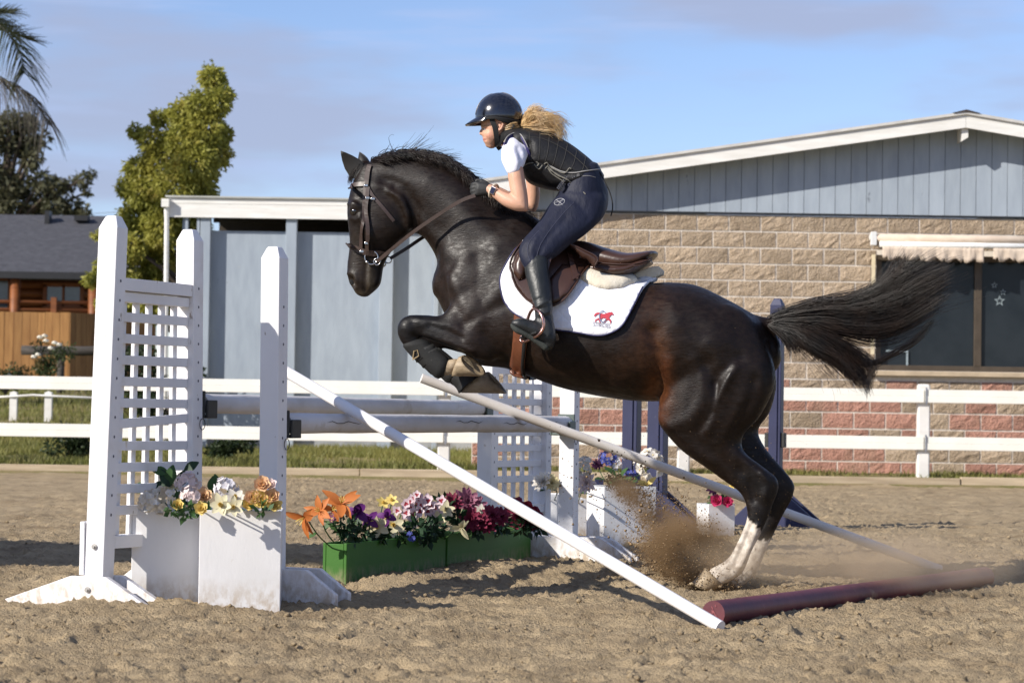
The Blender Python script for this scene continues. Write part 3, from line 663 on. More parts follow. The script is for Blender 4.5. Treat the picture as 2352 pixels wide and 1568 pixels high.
frond([(-150, 120, 42), (-70, 30, 41.5), (0, 60, 41.2), (45, 120, 41.0), (55, 170, 41)], M_palm, 70, 0.62, 0.5, 1)
frond([(-150, 120, 42), (-60, 70, 42.3), (10, 72, 42.5), (66, 92, 42.8)], M_palm, 70, 0.55, 0.15, 2, 0.35)
frond([(-150, 120, 42), (-60, 40, 42.2), (-10, 30, 42.3), (30, 30, 42.4)], M_palm, 60, 0.5, 0.2, 3, 0.3)
frond([(-150, 130, 42), (-60, 160, 41.6), (10, 185, 41.4), (70, 225, 41.3), (112, 285, 41.2)], M_dry, 60, 0.5, 1.1, 4)
frond([(-150, 120, 42), (-230, 40, 42), (-330, 80, 42), (-380, 180, 42)], M_palm, 60, 0.6, 0.5, 5)
frond([(-150, 120, 42), (-190, 20, 43), (-220, -60, 43.5), (-260, -90, 44)], M_palm, 60, 0.6, 0.4, 6)

M_grassb = leaf_mat('grass blade', (0.24, 0.22, 0.065), (0.14, 0.16, 0.04), (0.36, 0.29, 0.14), 0.3)
def grass(xr, yr, n, h, seed, edge=None):
    r = np.random.default_rng(seed); x = r.uniform(*xr, n); y = r.uniform(*yr, n)
    k = fbm(x * 0.9, y * 0.9, seed, 3) + r.normal(0, 0.2, n) > -0.12
    if edge is not None: k &= edge(x, y)
    x, y = x[k], y[k]; n = len(x); hh = h * (0.4 + r.random(n)); a = r.uniform(0, 6.28, n); w = 0.006 + 0.006 * r.random(n)
    z = hill(x, y) + 0.03 * fbm(x * 0.9, y * 0.9, 5) - 0.004
    ln = r.normal(0, 0.35, (n, 2)) * hh[:, None]
    V = np.stack([np.stack([x - np.cos(a) * w, y - np.sin(a) * w, z], 1), np.stack([x + np.cos(a) * w, y + np.sin(a) * w, z], 1), np.stack([x + ln[:, 0], y + ln[:, 1], z + hh], 1)], 1)
    return V.reshape(-1, 3), np.arange(n * 3).reshape(n, 3)
v1, f1 = grass((-9, -0.3), (30.85, 38), 60000, 0.09, 31); v2, f2 = grass((-12, -4.6), (36, 52), 40000, 0.10, 32); v3, f3 = grass((-0.5, 7), (30.85, 32.1), 9000, 0.06, 33)
v = np.concatenate([v1, v2, v3]); f = np.concatenate([f1, f2 + len(v1), f3 + len(v1) + len(v2)])
tag(obj('grass', mesh_from('grass', v, f), M_grassb), 'patchy short grass between the arena edging and the buildings', 'grass', kind='stuff')
def shrub(name, label, px_, y, w, h, n, size, m, seed, cat='shrub', z0=None, parts=None):
    r = np.random.default_rng(seed); c = P(px_, 900, y); gz = float(hill(c.x, y)) if z0 is None else z0
    t = thing(name, label, cat, (c.x, y, gz)); k = 9
    cs = np.stack([c.x + r.normal(0, w * 0.33, k), y + r.normal(0, w * 0.25, k), gz + h * (0.25 + 0.6 * r.random(k))], 1)
    v, f = leaves(cs, np.full(k, min(w, h) * 0.33), n, size, r, shell=0.3)
    obj('foliage', mesh_from('foliage', v, f), m, t)
    mt = MB()
    for q in cs: mt.tube(cr([(c.x, y, gz - .05), (c.x * .5 + q[0] * .5, y, gz + (q[2] - gz) * .6), tuple(q)], 5), [0.014, .012, .01, .008, .005], 5)
    mt.build('stem', M_bark, t)
    return t, cs
M_lf3 = leaf_mat('dark shrub leaf', (0.035, 0.055, 0.018), (0.02, 0.034, 0.012), (0.07, 0.085, 0.03), 0.25)
M_lf4 = leaf_mat('rose leaf', (0.08, 0.105, 0.035), (0.05, 0.07, 0.025), (0.16, 0.10, 0.04), 0.25)
shrub('dark_shrub', 'dark leafy shrub on the grass under the lower fence rail left of the wing', 165, 32.2, 0.5, 0.42, 1600, 0.06, M_lf3, 1)
shrub('dark_shrub', 'dark low shrub seen between the two near jump posts', 515, 32.6, 0.55, 0.34, 1800, 0.06, M_lf3, 2)
shrub('dark_shrub', 'dark climbing shrub seen through the lattice of the near wing', 350, 37.0, 0.7, 1.5, 3500, 0.08, M_lf3, 3)
M_petal = mat('white rose petal', (0.78, 0.74, 0.64), 0.6, (0.68, 0.62, 0.5), 9)
for (label, px_, y, w, h, zz, blooms) in (('rose bush with white blooms in front of the cedar board fence', 112, 43, 0.45, 0.75, 1.2, [(92, 775), (106, 783), (126, 788), (136, 792), (88, 815), (78, 820), (103, 772), (117, 800)]),
                                   ('low rusty leaved rose bush at the edge of the picture by the fence', 12, 43, 0.6, 0.4, 1.05, [(20, 862)])):
    t, cs = shrub('rose_bush', label, px_, y, w, h, 1300, 0.06, M_lf4, px_, 'rose bush', zz)
    for (bx_, by_) in blooms:
        c = P(bx_, by_, y - 0.25); m = MB()
        for k in range(7):
            a = k * 0.9; m.ball(c + Vector((math.cos(a) * 0.02, math.sin(a) * 0.02, (k % 3) * 0.008)), 0.035, 0.03, 0.022, 6, 4)
        m.build('bloom', M_petal, t, True)
for k, (a, b) in enumerate((((150, 483), (420, 462)), ((150, 490), (420, 472)))):
    pa, pb = P(a[0] - 200, a[1] + 14, 120), P(b[0], b[1], 120)
    w_ = MB(); w_.tube(cr([tuple(pa), tuple((pa + pb) / 2 - Vector((0, 0, .25))), tuple(pb + Vector((12, 6, 1)))], 14), 0.012, 4)
    tag(w_.build('power_line', mat('wire', (0.2, 0.2, 0.22), 0.6), None), ('upper' if k == 0 else 'lower') + ' thin power line crossing the sky beside the yellow green tree', 'power line', 'power lines')

# ================================================================== THE HORSE
def loft(sections, ns=20, sup=2.3, w0=None, cap=True):
    """closed tube through sections (x1,y1,x2,y2,halfwidth,w): two outline pixels each, half width across, offset from the middle plane"""
    secs = cr(sections, len(sections) * 5) if len(sections) > 2 else np.array(sections, float)
    v = []
    for s in secs:
        w = s[5]
        a, b = H(s[0], s[1], w), H(s[2], s[3], w); c = (a + b) / 2; e = (a - b) / 2; hw = max(s[4], 0.004)
        for k in range(ns):
            t = 2 * math.pi * k / ns; ct, st = math.cos(t), math.sin(t)
            p = 2.0 / sup
            v.append(c + e * (math.copysign(abs(ct) ** p, ct)) + HN * (hw * math.copysign(abs(st) ** p, st)))
    m = len(secs)
    f = [(i * ns + k, i * ns + (k + 1) % ns, (i + 1) * ns + (k + 1) % ns, (i + 1) * ns + k) for i in range(m - 1) for k in range(ns)]
    # rounded ends
    for (i0, i1, rev) in ((0, 1, True), (m - 1, m - 2, False)):
        c0 = sum((v[i0 * ns + k] for k in range(ns)), Vector()) / ns; c1 = sum((v[i1 * ns + k] for k in range(ns)), Vector()) / ns
        d = (c0 - c1); d = d.normalized() if d.length > 1e-6 else Vector((0, 0, 0))
        rad = min((v[i0 * ns] - c0).length, (v[i0 * ns + ns // 4] - c0).length)
        base = i0 * ns; prev = [base + k for k in range(ns)]
        for (sc, ad) in ((0.8, 0.5), (0.45, 0.8)):
            st = len(v)
            for k in range(ns): v.append(c0 + (v[base + k] - c0) * sc + d * rad * ad * 0.75)
            cur = list(range(st, st + ns))
            for k in range(ns):
                q = (prev[k], prev[(k + 1) % ns], cur[(k + 1) % ns], cur[k]); f.append(q[::-1] if rev else q)
            prev = cur
        f.append(tuple(prev)[::-1] if not rev else tuple(prev))
    return v, f
def fuse(parts, voxel, smooth_it, name, extra=None):
    """overlapping closed shapes -> one skin"""
    m = MB()
    for v, f in parts: m.add(v, f)
    if extra:
        for e in extra: m.ball(*e)
    me = mesh_from(name + '_raw', m.v, m.f)
    import bmesh
    bm = bmesh.new(); bm.from_mesh(me); bmesh.ops.recalc_face_normals(bm, faces=bm.faces); bm.to_mesh(me); bm.free()
    o = bpy.data.objects.new(name + '_raw', me); COL.objects.link(o)
    r = o.modifiers.new('r', 'REMESH'); r.mode = 'VOXEL'; r.voxel_size = voxel
    s = o.modifiers.new('s', 'SMOOTH'); s.factor = 0.5; s.iterations = smooth_it
    dg = bpy.context.evaluated_depsgraph_get()
    out = bpy.data.meshes.new_from_object(o.evaluated_get(dg))
    bpy.data.objects.remove(o); out.name = name
    out.polygons.foreach_set('use_smooth', np.ones(len(out.polygons), dtype=bool))
    return out
def get_co(me):
    a = np.empty(len(me.vertices) * 3, np.float32); me.vertices.foreach_get('co', a); return a.reshape(-1, 3).astype(float)
def get_no(me):
    a = np.empty(len(me.vertices) * 3, np.float32); me.vertices.foreach_get('normal', a); return a.reshape(-1, 3).astype(float)
def set_co(me, a):
    me.vertices.foreach_set('co', a.astype(np.float32).ravel()); me.update()
def seg_dist(p, poly):
    """pixel distance of points to a polyline"""
    best = np.full(len(p), 1e9)
    for a, b in zip(poly[:-1], poly[1:]):
        a = np.array(a, float); b = np.array(b, float); ab = b - a
        t = np.clip(((p - a) @ ab) / (ab @ ab + 1e-9), 0, 1); best = np.minimum(best, np.linalg.norm(p - (a + t[:, None] * ab), axis=1))
    return best
def sculpt(me, strokes):
    """raise or lower the near side along strokes: (polyline px, radius px, metres)"""
    for k, (poly, r, amp) in enumerate(strokes):
        if me.name == 'body' and len(strokes) > 30 and k < 16: amp *= 0.55
        if k % 8 == 0:
            co = get_co(me); no = get_no(me); px = proj(co)
            hn = np.array(HN); wz = (co - np.array(HC)) @ hn; face = np.clip((no @ hn) * 1.6, 0, 1) * (wz > -0.02)
        d = seg_dist(px, cr(poly, 14)) if len(poly) > 1 else np.linalg.norm(px - np.array(poly[0]), axis=1)
        co += no * (amp * np.exp(-(d / r) ** 2) * face)[:, None]
        if k % 8 == 7 or k == len(strokes) - 1: set_co(me, co)

trunk = loft([(1075, 520, 1010, 690, 0.13, 0), (1180, 487, 1018, 715, 0.175, 0), (1245, 508, 1042, 765, 0.215, 0), (1290, 560, 1085, 832, 0.245, 0), (1330, 598, 1160, 846, 0.265, 0), (1370, 622, 1215, 865, 0.285, 0), (1420, 640, 1300, 894, 0.305, 0),
              (1480, 650, 1400, 914, 0.31, 0), (1540, 648, 1480, 922, 0.30, 0), (1600, 655, 1550, 920, 0.285, 0), (1660, 682, 1630, 915, 0.27, 0), (1708, 708, 1705, 910, 0.235, 0), (1745, 733, 1758, 900, 0.165, 0), (1766, 765, 1774, 860, 0.09, 0)], 28, 2.15)
neck = loft([(838, 378, 888, 452, 0.062, 0), (872, 362, 935, 525, 0.078, 0), (935, 357, 966, 541, 0.086, 0), (1000, 366, 984, 560, 0.098, 0), (1060, 396, 1005, 603, 0.118, 0), (1112, 438, 1000, 650, 0.145, 0), (1175, 482, 1006, 690, 0.17, 0), (1235, 505, 1040, 745, 0.19, 0), (1280, 550, 1100, 800, 0.2, 0)], 24, 2.1)
head = loft([(832, 376, 880, 398, 0.045, 0), (818, 400, 920, 450, 0.075, 0), (805, 436, 940, 496, 0.092, 0), (797, 480, 941, 536, 0.092, 0), (800, 522, 915, 560, 0.078, 0), (803, 558, 893, 588, 0.062, 0), (799, 590, 882, 612, 0.055, 0),
             (797, 622, 878, 638, 0.055, 0), (800, 648, 872, 658, 0.054, 0), (812, 664, 852, 676, 0.042, 0)], 20, 2.3)
nh = loft([(1575, 715, 1760, 790, 0.115, .12), (1530, 830, 1782, 850, 0.13, .13), (1515, 910, 1776, 900, 0.125, .135), (1511, 966, 1745, 958, 0.112, .135), (1535, 1003, 1708, 1000, 0.095, .13), (1569, 1038, 1710, 1036, 0.08, .125), (1616, 1071, 1752, 1070, 0.064, .12),
           (1657, 1101, 1786, 1098, 0.052, .118), (1698, 1131, 1789, 1126, 0.046, .116), (1711, 1156, 1776, 1158, 0.041, .115), (1715, 1187, 1765, 1190, 0.034, .115), (1702, 1224, 1748, 1227, 0.030, .115), (1687, 1256, 1729, 1263, 0.030, .115), (1670, 1282, 1708, 1314, 0.034, .115), (1647, 1296, 1676, 1336, 0.033, .115), (1628, 1306, 1656, 1346, 0.035, .115)], 18, 2.1)
fh = loft([(1590, 740, 1768, 810, 0.11, -.12), (1560, 860, 1785, 875, 0.12, -.13), (1560, 950, 1770, 945, 0.11, -.13), (1590, 1000, 1742, 988, 0.095, -.13), (1622, 1036, 1762, 1032, 0.08, -.125), (1672, 1078, 1800, 1076, 0.062, -.12), (1722, 1110, 1826, 1112, 0.05, -.12),
           (1744, 1140, 1820, 1146, 0.045, -.118), (1750, 1180, 1800, 1182, 0.036, -.115), (1728, 1230, 1775, 1234, 0.03, -.115), (1716, 1262, 1760, 1266, 0.03, -.115), (1698, 1298, 1738, 1318, 0.034, -.115), (1678, 1314, 1706, 1346, 0.033, -.115), (1664, 1322, 1690, 1354, 0.035, -.115)], 18, 2.1)
nf = loft([(1075, 640, 1165, 812, 0.075, .15), (1040, 690, 1130, 830, 0.078, .155), (1014, 722, 1078, 818, 0.072, .16), (984, 723, 1012, 789, 0.060, .16), (950, 722, 972, 774, 0.050, .16), (927, 727, 952, 775, 0.047, .16), (912, 748, 958, 776, 0.046, .16),
           (916, 778, 964, 782, 0.042, .16), (930, 797, 976, 790, 0.036, .16), (948, 820, 990, 798, 0.032, .16), (970, 838, 1006, 810, 0.032, .16), (992, 858, 1024, 826, 0.035, .16), (1016, 864, 1042, 822, 0.035, .16), (1036, 862, 1054, 822, 0.036, .16)], 16, 2.1)
ff = loft([(1075, 660, 1160, 820, 0.07, -.13), (1030, 720, 1080, 815, 0.068, -.14), (985, 733, 1006, 796, 0.056, -.14), (955, 740, 970, 788, 0.047, -.14), (934, 756, 968, 792, 0.045, -.14), (936, 788, 980, 790, 0.04, -.14), (958, 812, 1000, 796, 0.034, -.14), (984, 834, 1020, 812, 0.032, -.14),
           (1008, 858, 1040, 832, 0.033, -.14), (1030, 880, 1060, 850, 0.035, -.14), (1052, 892, 1078, 862, 0.036, -.14)], 16, 2.1)
dock = loft([(1735, 722, 1748, 775, 0.04, 0), (1768, 728, 1775, 770, 0.03, 0), (1800, 722, 1806, 748, 0.02, 0), (1830, 714, 1834, 730, 0.012, 0)], 12)
hb_me = fuse([trunk, neck, head, nh, fh, nf, ff, dock], 0.0105, 7, 'body',
             [(H(1105, 660, .13), .17, .07, .20, 14, 10), (H(1650, 800, .14), .22, .12, .22, 14, 10), (H(1590, 905, .15), .13, .09, .16, 12, 8), (H(865, 520, .05), .085, .045, .10, 12, 8), (H(865, 520, -.05), .085, .045, .10, 12, 8),
              (H(814, 478, .075), .03, .022, .028, 10, 8), (H(814, 478, -.075), .03, .022, .028, 10, 8), (H(1110, 690, -.10), .15, .07, .2, 12, 8)])
sculpt(hb_me, [
    # shoulder, chest, neck
    ([(1230, 520), (1150, 600), (1075, 680), (1045, 745)], 22, -0.010), ([(1180, 560), (1120, 620), (1070, 700)], 26, 0.012), ([(1000, 620), (1040, 690), (1062, 740), (1075, 760)], 13, -0.016), ([(1030, 640), (1050, 690)], 20, 0.012),
    ([(1105, 730), (1150, 660), (1170, 640)], 16, 0.012), ([(1065, 745), (1120, 715), (1165, 695)], 9, -0.014), ([(1075, 765), (1090, 800), (1120, 830)], 16, 0.014), ([(1115, 770), (1140, 800), (1160, 830)], 13, -0.016), ([(1165, 700), (1180, 760), (1175, 820)], 16, -0.012),
    ([(950, 470), (1000, 520), (1040, 560)], 18, -0.012), ([(985, 430), (1050, 470), (1110, 520), (1140, 560)], 26, 0.012), ([(930, 420), (1000, 410), (1060, 440)], 20, 0.008), ([(970, 500), (990, 545)], 12, 0.008), ([(1030, 520), (1085, 560), (1100, 590)], 22, -0.012), ([(1060, 590), (1110, 570), (1140, 575)], 10, 0.010), ([(1010, 600), (1060, 630)], 14, -0.008),
    # head
    ([(868, 425), (905, 440), (932, 475), (940, 520)], 9, 0.012), ([(880, 415), (925, 428), (955, 480), (952, 530)], 9, -0.014), ([(828, 500), (845, 540), (850, 575)], 10, 0.007), ([(880, 490), (885, 540)], 26, 0.006), ([(868, 570), (884, 590)], 12, -0.008),
    ([(822, 455), (835, 470), (838, 492)], 5, -0.006), ([(800, 470), (812, 466), (822, 474)], 4, 0.006), ([(806, 500), (818, 504), (828, 494)], 4, 0.004), ([(806, 640), (812, 652)], 6, -0.013), ([(800, 626), (812, 630), (820, 645), (818, 658)], 4, 0.006), ([(842, 605), (840, 640), (838, 668)], 4, -0.007), ([(848, 610), (847, 640), (846, 662)], 4, 0.005), ([(858, 655), (868, 650)], 9, 0.006),
    # foreleg
    ([(985, 745), (1030, 760), (1060, 775)], 7, -0.007), ([(960, 735), (1010, 745), (1050, 755)], 8, 0.006), ([(975, 768), (1030, 785), (1085, 806)], 6, 0.008), ([(930, 750), (942, 760)], 9, 0.007), ([(948, 742), (956, 768)], 5, -0.006),
    # barrel and flank
    ([(1500, 760), (1515, 830), (1512, 900)], 20, -0.030), ([(1470, 880), (1490, 900)], 22, -0.014), ([(1545, 700), (1560, 740)], 18, 0.008), ([(1420, 800), (1440, 850), (1445, 880)], 30, 0.004), ([(1310, 800), (1330, 860)], 12, -0.003), ([(1345, 800), (1365, 868)], 12, 0.003), ([(1380, 805), (1400, 870)], 12, -0.003), ([(1250, 820), (1270, 860)], 14, 0.004),
    # quarters
    ([(1535, 830), (1530, 900), (1520, 960)], 12, 0.010), ([(1590, 830), (1612, 870), (1612, 920), (1580, 965), (1540, 980)], 15, 0.009), ([(1618, 830), (1642, 880), (1640, 930), (1600, 990)], 13, -0.011), ([(1690, 840), (1660, 890), (1635, 940), (1625, 985)], 13, 0.012), ([(1700, 820), (1660, 855), (1645, 880)], 12, -0.012),
    ([(1630, 790), (1650, 830)], 18, 0.010), ([(1720, 900), (1690, 960), (1660, 1000)], 14, 0.007), ([(1735, 870), (1715, 930), (1690, 980)], 9, -0.008), ([(1740, 840), (1752, 900), (1735, 960)], 12, 0.007), ([(1600, 700), (1640, 740), (1660, 780)], 28, 0.007), ([(1690, 760), (1730, 800)], 24, -0.006), ([(1518, 968), (1535, 985)], 10, 0.008),
    # gaskin, hock
    ([(1560, 1000), (1590, 1035), (1640, 1065)], 10, 0.008), ([(1600, 1010), (1650, 1045), (1700, 1085)], 12, -0.008), ([(1690, 1040), (1740, 1080), (1778, 1105)], 8, 0.008), ([(1700, 1075), (1720, 1110), (1730, 1150)], 9, -0.009), ([(1750, 1085), (1762, 1110), (1758, 1140)], 9, 0.008), ([(1735, 1120), (1745, 1165)], 6, -0.006),
    ([(1728, 1200), (1708, 1250), (1690, 1290)], 4, -0.006), ([(1742, 1205), (1722, 1255), (1700, 1305)], 5, 0.006), ([(1712, 1200), (1692, 1250)], 5, 0.004),
])
def relax(me, it, f=0.5):
    e = np.empty(len(me.edges) * 2, np.int32); me.edges.foreach_get('vertices', e); e = e.reshape(-1, 2); x = get_co(me); n = len(x); cnt = np.bincount(e.ravel(), minlength=n)[:, None]
    for _ in range(it):
        s_ = np.stack([np.bincount(e[:, 0], x[e[:, 1], k], n) + np.bincount(e[:, 1], x[e[:, 0], k], n) for k in range(3)], 1) / np.maximum(cnt, 1); x = x + (s_ - x) * f
    set_co(me, x)
relax(hb_me, 5)
sculpt(hb_me, [([(806, 640), (811, 654)], 5, -0.016), ([(800, 628), (811, 630), (819, 643), (818, 660)], 3.5, 0.007), ([(842, 606), (840, 640), (838, 668)], 3, -0.008), ([(849, 610), (848, 640), (847, 662)], 4, 0.005), ([(800, 469), (811, 466), (824, 474)], 3.5, 0.008), ([(806, 501), (818, 505), (829, 494)], 3.5, 0.005), ([(828, 500), (846, 540), (852, 572)], 7, 0.006), ([(890, 440), (918, 455), (934, 490), (938, 522)], 6, 0.007), ([(905, 432), (935, 452), (952, 500), (950, 532)], 6, -0.008),
    ([(985, 747), (1030, 762), (1062, 777)], 4.5, -0.005), ([(975, 768), (1030, 786), (1085, 806)], 4.5, 0.006), ([(1728, 1200), (1708, 1250), (1690, 1290)], 3.5, -0.007), ([(1742, 1205), (1722, 1255), (1702, 1300)], 4, 0.006), ([(1700, 1295), (1690, 1312)], 6, 0.006), ([(1690, 842), (1662, 888), (1640, 936)], 7, 0.006), ([(1645, 880), (1640, 930), (1612, 985)], 7, -0.006), ([(1750, 1088), (1763, 1110), (1758, 1140)], 7, 0.006), ([(1722, 1105), (1732, 1150)], 6, -0.006)])
# coat colour as an attribute: seal brown with paler flanks, black points, white socks behind
co = get_co(hb_me); px = proj(co); nv = len(co); wz = (co - np.array(HC)) @ np.array(HN)
colr = np.tile(np.array([0.0112, 0.0062, 0.0043]), (nv, 1))
def paint(poly, r, c, k=1.0):
    global colr
    d = seg_dist(px, poly) if len(poly) > 1 else np.linalg.norm(px - np.array(poly[0]), axis=1)
    a = (k * np.exp(-(d / r) ** 2))[:, None]; colr = colr * (1 - a) + np.array(c) * a
paint([(1500, 780), (1505, 850), (1510, 920)], 32, (0.095, 0.034, 0.011), 0.9); paint([(1527, 830), (1525, 900), (1520, 960)], 15, (0.070, 0.022, 0.007), 0.9)
paint([(1505, 885), (1495, 905)], 16, (0.17, 0.075, 0.03), 0.9); paint([(1500, 700), (1490, 780), (1440, 850)], 40, (0.04, 0.018, 0.009), 0.7); paint([(1190, 735), (1185, 800), (1250, 850), (1400, 880)], 34, (0.030, 0.016, 0.009), 0.6)
paint([(1060, 640), (1110, 720)], 60, (0.020, 0.012, 0.009), 0.6); paint([(848, 612), (850, 660)], 9, (0.085, 0.068, 0.045), 0.8); paint([(820, 672), (850, 676)], 8, (0.09, 0.07, 0.045), 0.7); paint([(815, 560), (830, 640)], 26, (0.026, 0.018, 0.012), 0.6); paint([(815, 660), (806, 632)], 5, (0.06, 0.048, 0.034), 0.6); paint([(905, 440), (880, 480)], 22, (0.026, 0.016, 0.010), 0.5); paint([(1010, 650), (1090, 780)], 30, (0.022, 0.012, 0.009), 0.5)
for poly in ([(1720, 1100), (1780, 1130), (1740, 1210)], [(915, 740), (960, 790), (1020, 850)], [(960, 730), (1000, 750)]): paint(poly, 34, (0.007, 0.0065, 0.007), 0.85)
n_ = np.array([fbm(px[:, 0] / 9, px[:, 1] / 9, 61, 2)]).ravel() * 7
sock = ((px[:, 1] - (1187 + (px[:, 0] - 1718) * 1.05) > n_) & (px[:, 1] > 1185) & (wz > 0)) | ((px[:, 1] > 1240 + n_ * .6) & (wz <= 0))
colr[sock] = (0.62, 0.56, 0.48)
ped = (px[:, 0] > 1008) & (px[:, 1] > 815) & (px[:, 0] < 1075) & (px[:, 1] < 875) & (wz > 0.08)
colr[ped] = (0.42, 0.33, 0.22)
ca = hb_me.color_attributes.new('coat', 'FLOAT_COLOR', 'POINT'); ca.data.foreach_set('color', np.concatenate([colr, np.ones((nv, 1))], 1).astype(np.float32).ravel())
M_coat = mat('horse coat', (0, 0, 0), 0.36, (0.50, 0.46, 0.44), 34, 0.36, 0.66, 7, attr='coat', bump=0.38, bscale=105, bdist=0.0040, spec=0.27, bstretch=(0.30, 1, 1.2), bdetail=8, rvar=(60, 0.33, 0.60, (0.35, 1, 1.1)))
horse = thing('horse', 'dark brown horse with white hind socks jumping off its hind legs', 'horse', tuple(G(1650, 1350)))
hbody = obj('body', hb_me, M_coat, horse)
bm_bvh = BVHTree.FromPolygons([tuple(c) for c in get_co(hb_me)], [tuple(p.vertices) for p in hb_me.polygons])
def hit(px_, py_, off=0.0, bvh=None, fallback_w=0.15):
    d = ray(px_, py_).normalized(); r = (bvh or bm_bvh).ray_cast(EYE, d)
    if r[0] is None:
        return H(px_, py_, fallback_w), HN.copy()
    n = r[1]
    if n.dot(d) > 0: n = -n
    return r[0] + n * off, n
def mirror(p):
    p = Vector(p); return p - HN * (2 * (p - HC).dot(HN))
# ears
M_ear = mat('dark ear hair', (0.012, 0.010, 0.009), 0.6, (0.008, 0.007, 0.006), 30, sheen=0.3)
def ear(tip, base_a, base_b, w, wo, tw):
    A, B, T = H(*base_a, w), H(*base_b, w), H(*tip, tw); c = (A + B) / 2; ed = (A - B) / 2; ax = T - c; v = []; n = 10
    prof = [(0, .9), (.2, 1.12), (.45, 1.0), (.7, .66), (.88, .32), (1, .04)]
    for (t, s) in prof:
        q = c + ax * t + HN * (0.012 * math.sin(t * 3.1) * wo)
        for k in range(n):
            a = 2 * math.pi * k / n
            v.append(q + ed * (s * math.cos(a)) + HN * (wo * 0.026 * s * math.sin(a) * (1 if math.sin(a) > 0 else 0.15)))
    f = [(i * n + k, i * n + (k + 1) % n, (i + 1) * n + (k + 1) % n, (i + 1) * n + k) for i in range(len(prof) - 1) for k in range(n)] + [tuple(range(n)), tuple(range(50, 60))]
    obj('ear', mesh_from('ear', v, f, True), M_ear, horse)
ear((783, 347), (812, 412), (848, 392), .035, -1, .06); ear((826, 349), (830, 392), (852, 380), -.05, 1, -.06)
# eyes, nostril
M_eye = mat('wet dark eye', (0.004, 0.003, 0.003), 0.05, spec=0.8, coat=1.0)
for sgn in (1, -1):
    p, n = hit(813, 487, -0.012)
    if sgn < 0: p = mirror(p)
    MB().ball(p, .017, .017, .019, 14, 10).build('eye', M_eye, horse, True)
for sgn in (1, -1):
    p, n = hit(808, 647, -0.006)
    if sgn < 0: p = mirror(p)
    e1 = (H(813, 660) - H(804, 636)).normalized()
    MB().ball(p, .013, .008, .02, 12, 8, ux=HDIR, uy=HN, uz=e1).build('nostril', M_dark, horse, True)
# hooves
M_hoof = mat('tan hoof horn', (0.40, 0.31, 0.20), 0.55, (0.26, 0.195, 0.12), 22, stretch=(1, 1, 3), bump=0.4, bscale=60, bdist=0.004, spots=[((0.10, 0.075, 0.05), 16, 0.60, 0.72)])
M_hoofd = mat('dark hoof horn', (0.36, 0.30, 0.23), 0.55, (0.17, 0.14, 0.11), 14, bump=0.3, bscale=60, spots=[((0.05, 0.045, 0.04), 9, 0.55, 0.7)])
M_frog = mat('hoof sole', (0.34, 0.27, 0.17), 0.8, (0.18, 0.14, 0.09), 14, bump=0.5, bscale=40)
def hoof(cor_a, cor_b, toe, heel, w, hw, m, tilt=0.0):
    """coronet line a-b, ground line toe-heel, in pixels of the side view; tilt turns the sole towards us"""
    A, B, T, E = (H(*q, w) for q in (cor_a, cor_b, toe, heel)); n = 18; v = []
    c = (T + E) / 2; up = ((A + B) / 2 - c).normalized()
    for t in np.linspace(0, 1, 6):
        f_, b_ = A.lerp(T, t), B.lerp(E, t); cc = (f_ + b_) / 2; e = (f_ - b_) / 2
        for k in range(n):
            a = 2 * math.pi * k / n
            v.append(cc + e * math.cos(a) + HN * (hw * (0.82 + 0.3 * t) * math.sin(a) * (1 - 0.18 * max(0, -math.cos(a)))) + up * (tilt * math.sin(a) * t))
    for sc, dp in ((0.86, 0.003), (0.80, 0.015), (0.3, 0.019)):
        for k in range(n): v.append(c + (v[5 * n + k] - c) * sc + up * dp)
    f = [(i * n + k, i * n + (k + 1) % n, (i + 1) * n + (k + 1) % n, (i + 1) * n + k) for i in range(8) for k in range(n)] + [tuple(range(8 * n, 9 * n)), tuple(range(n))[::-1]]
    o = obj('hoof', mesh_from('hoof', v, f, True), m, horse)
    lat = HN * 0.022 + up * (tilt * 0.45)
    fr = T.lerp(E, 0.94) + up * 0.010; tp = T.lerp(E, 0.40) + up * 0.010
    MB().prism([fr + lat, fr - lat, tp], -up * 0.006).build('frog', M_frog, o)
    return o
hoof((1038, 864), (1054, 819), (1108, 864), (1066, 815), .16, .046, M_hoof, 0.034)
hoof((1060, 902), (1094, 858), (1164, 904), (1122, 853), -.14, .050, M_hoofd, 0.004)
hoof((1620, 1303), (1662, 1342), (1586, 1340), (1634, 1358), .115, .052, M_hoof)
hoof((1662, 1318), (1692, 1350), (1640, 1352), (1676, 1364), -.115, .050, M_hoof)
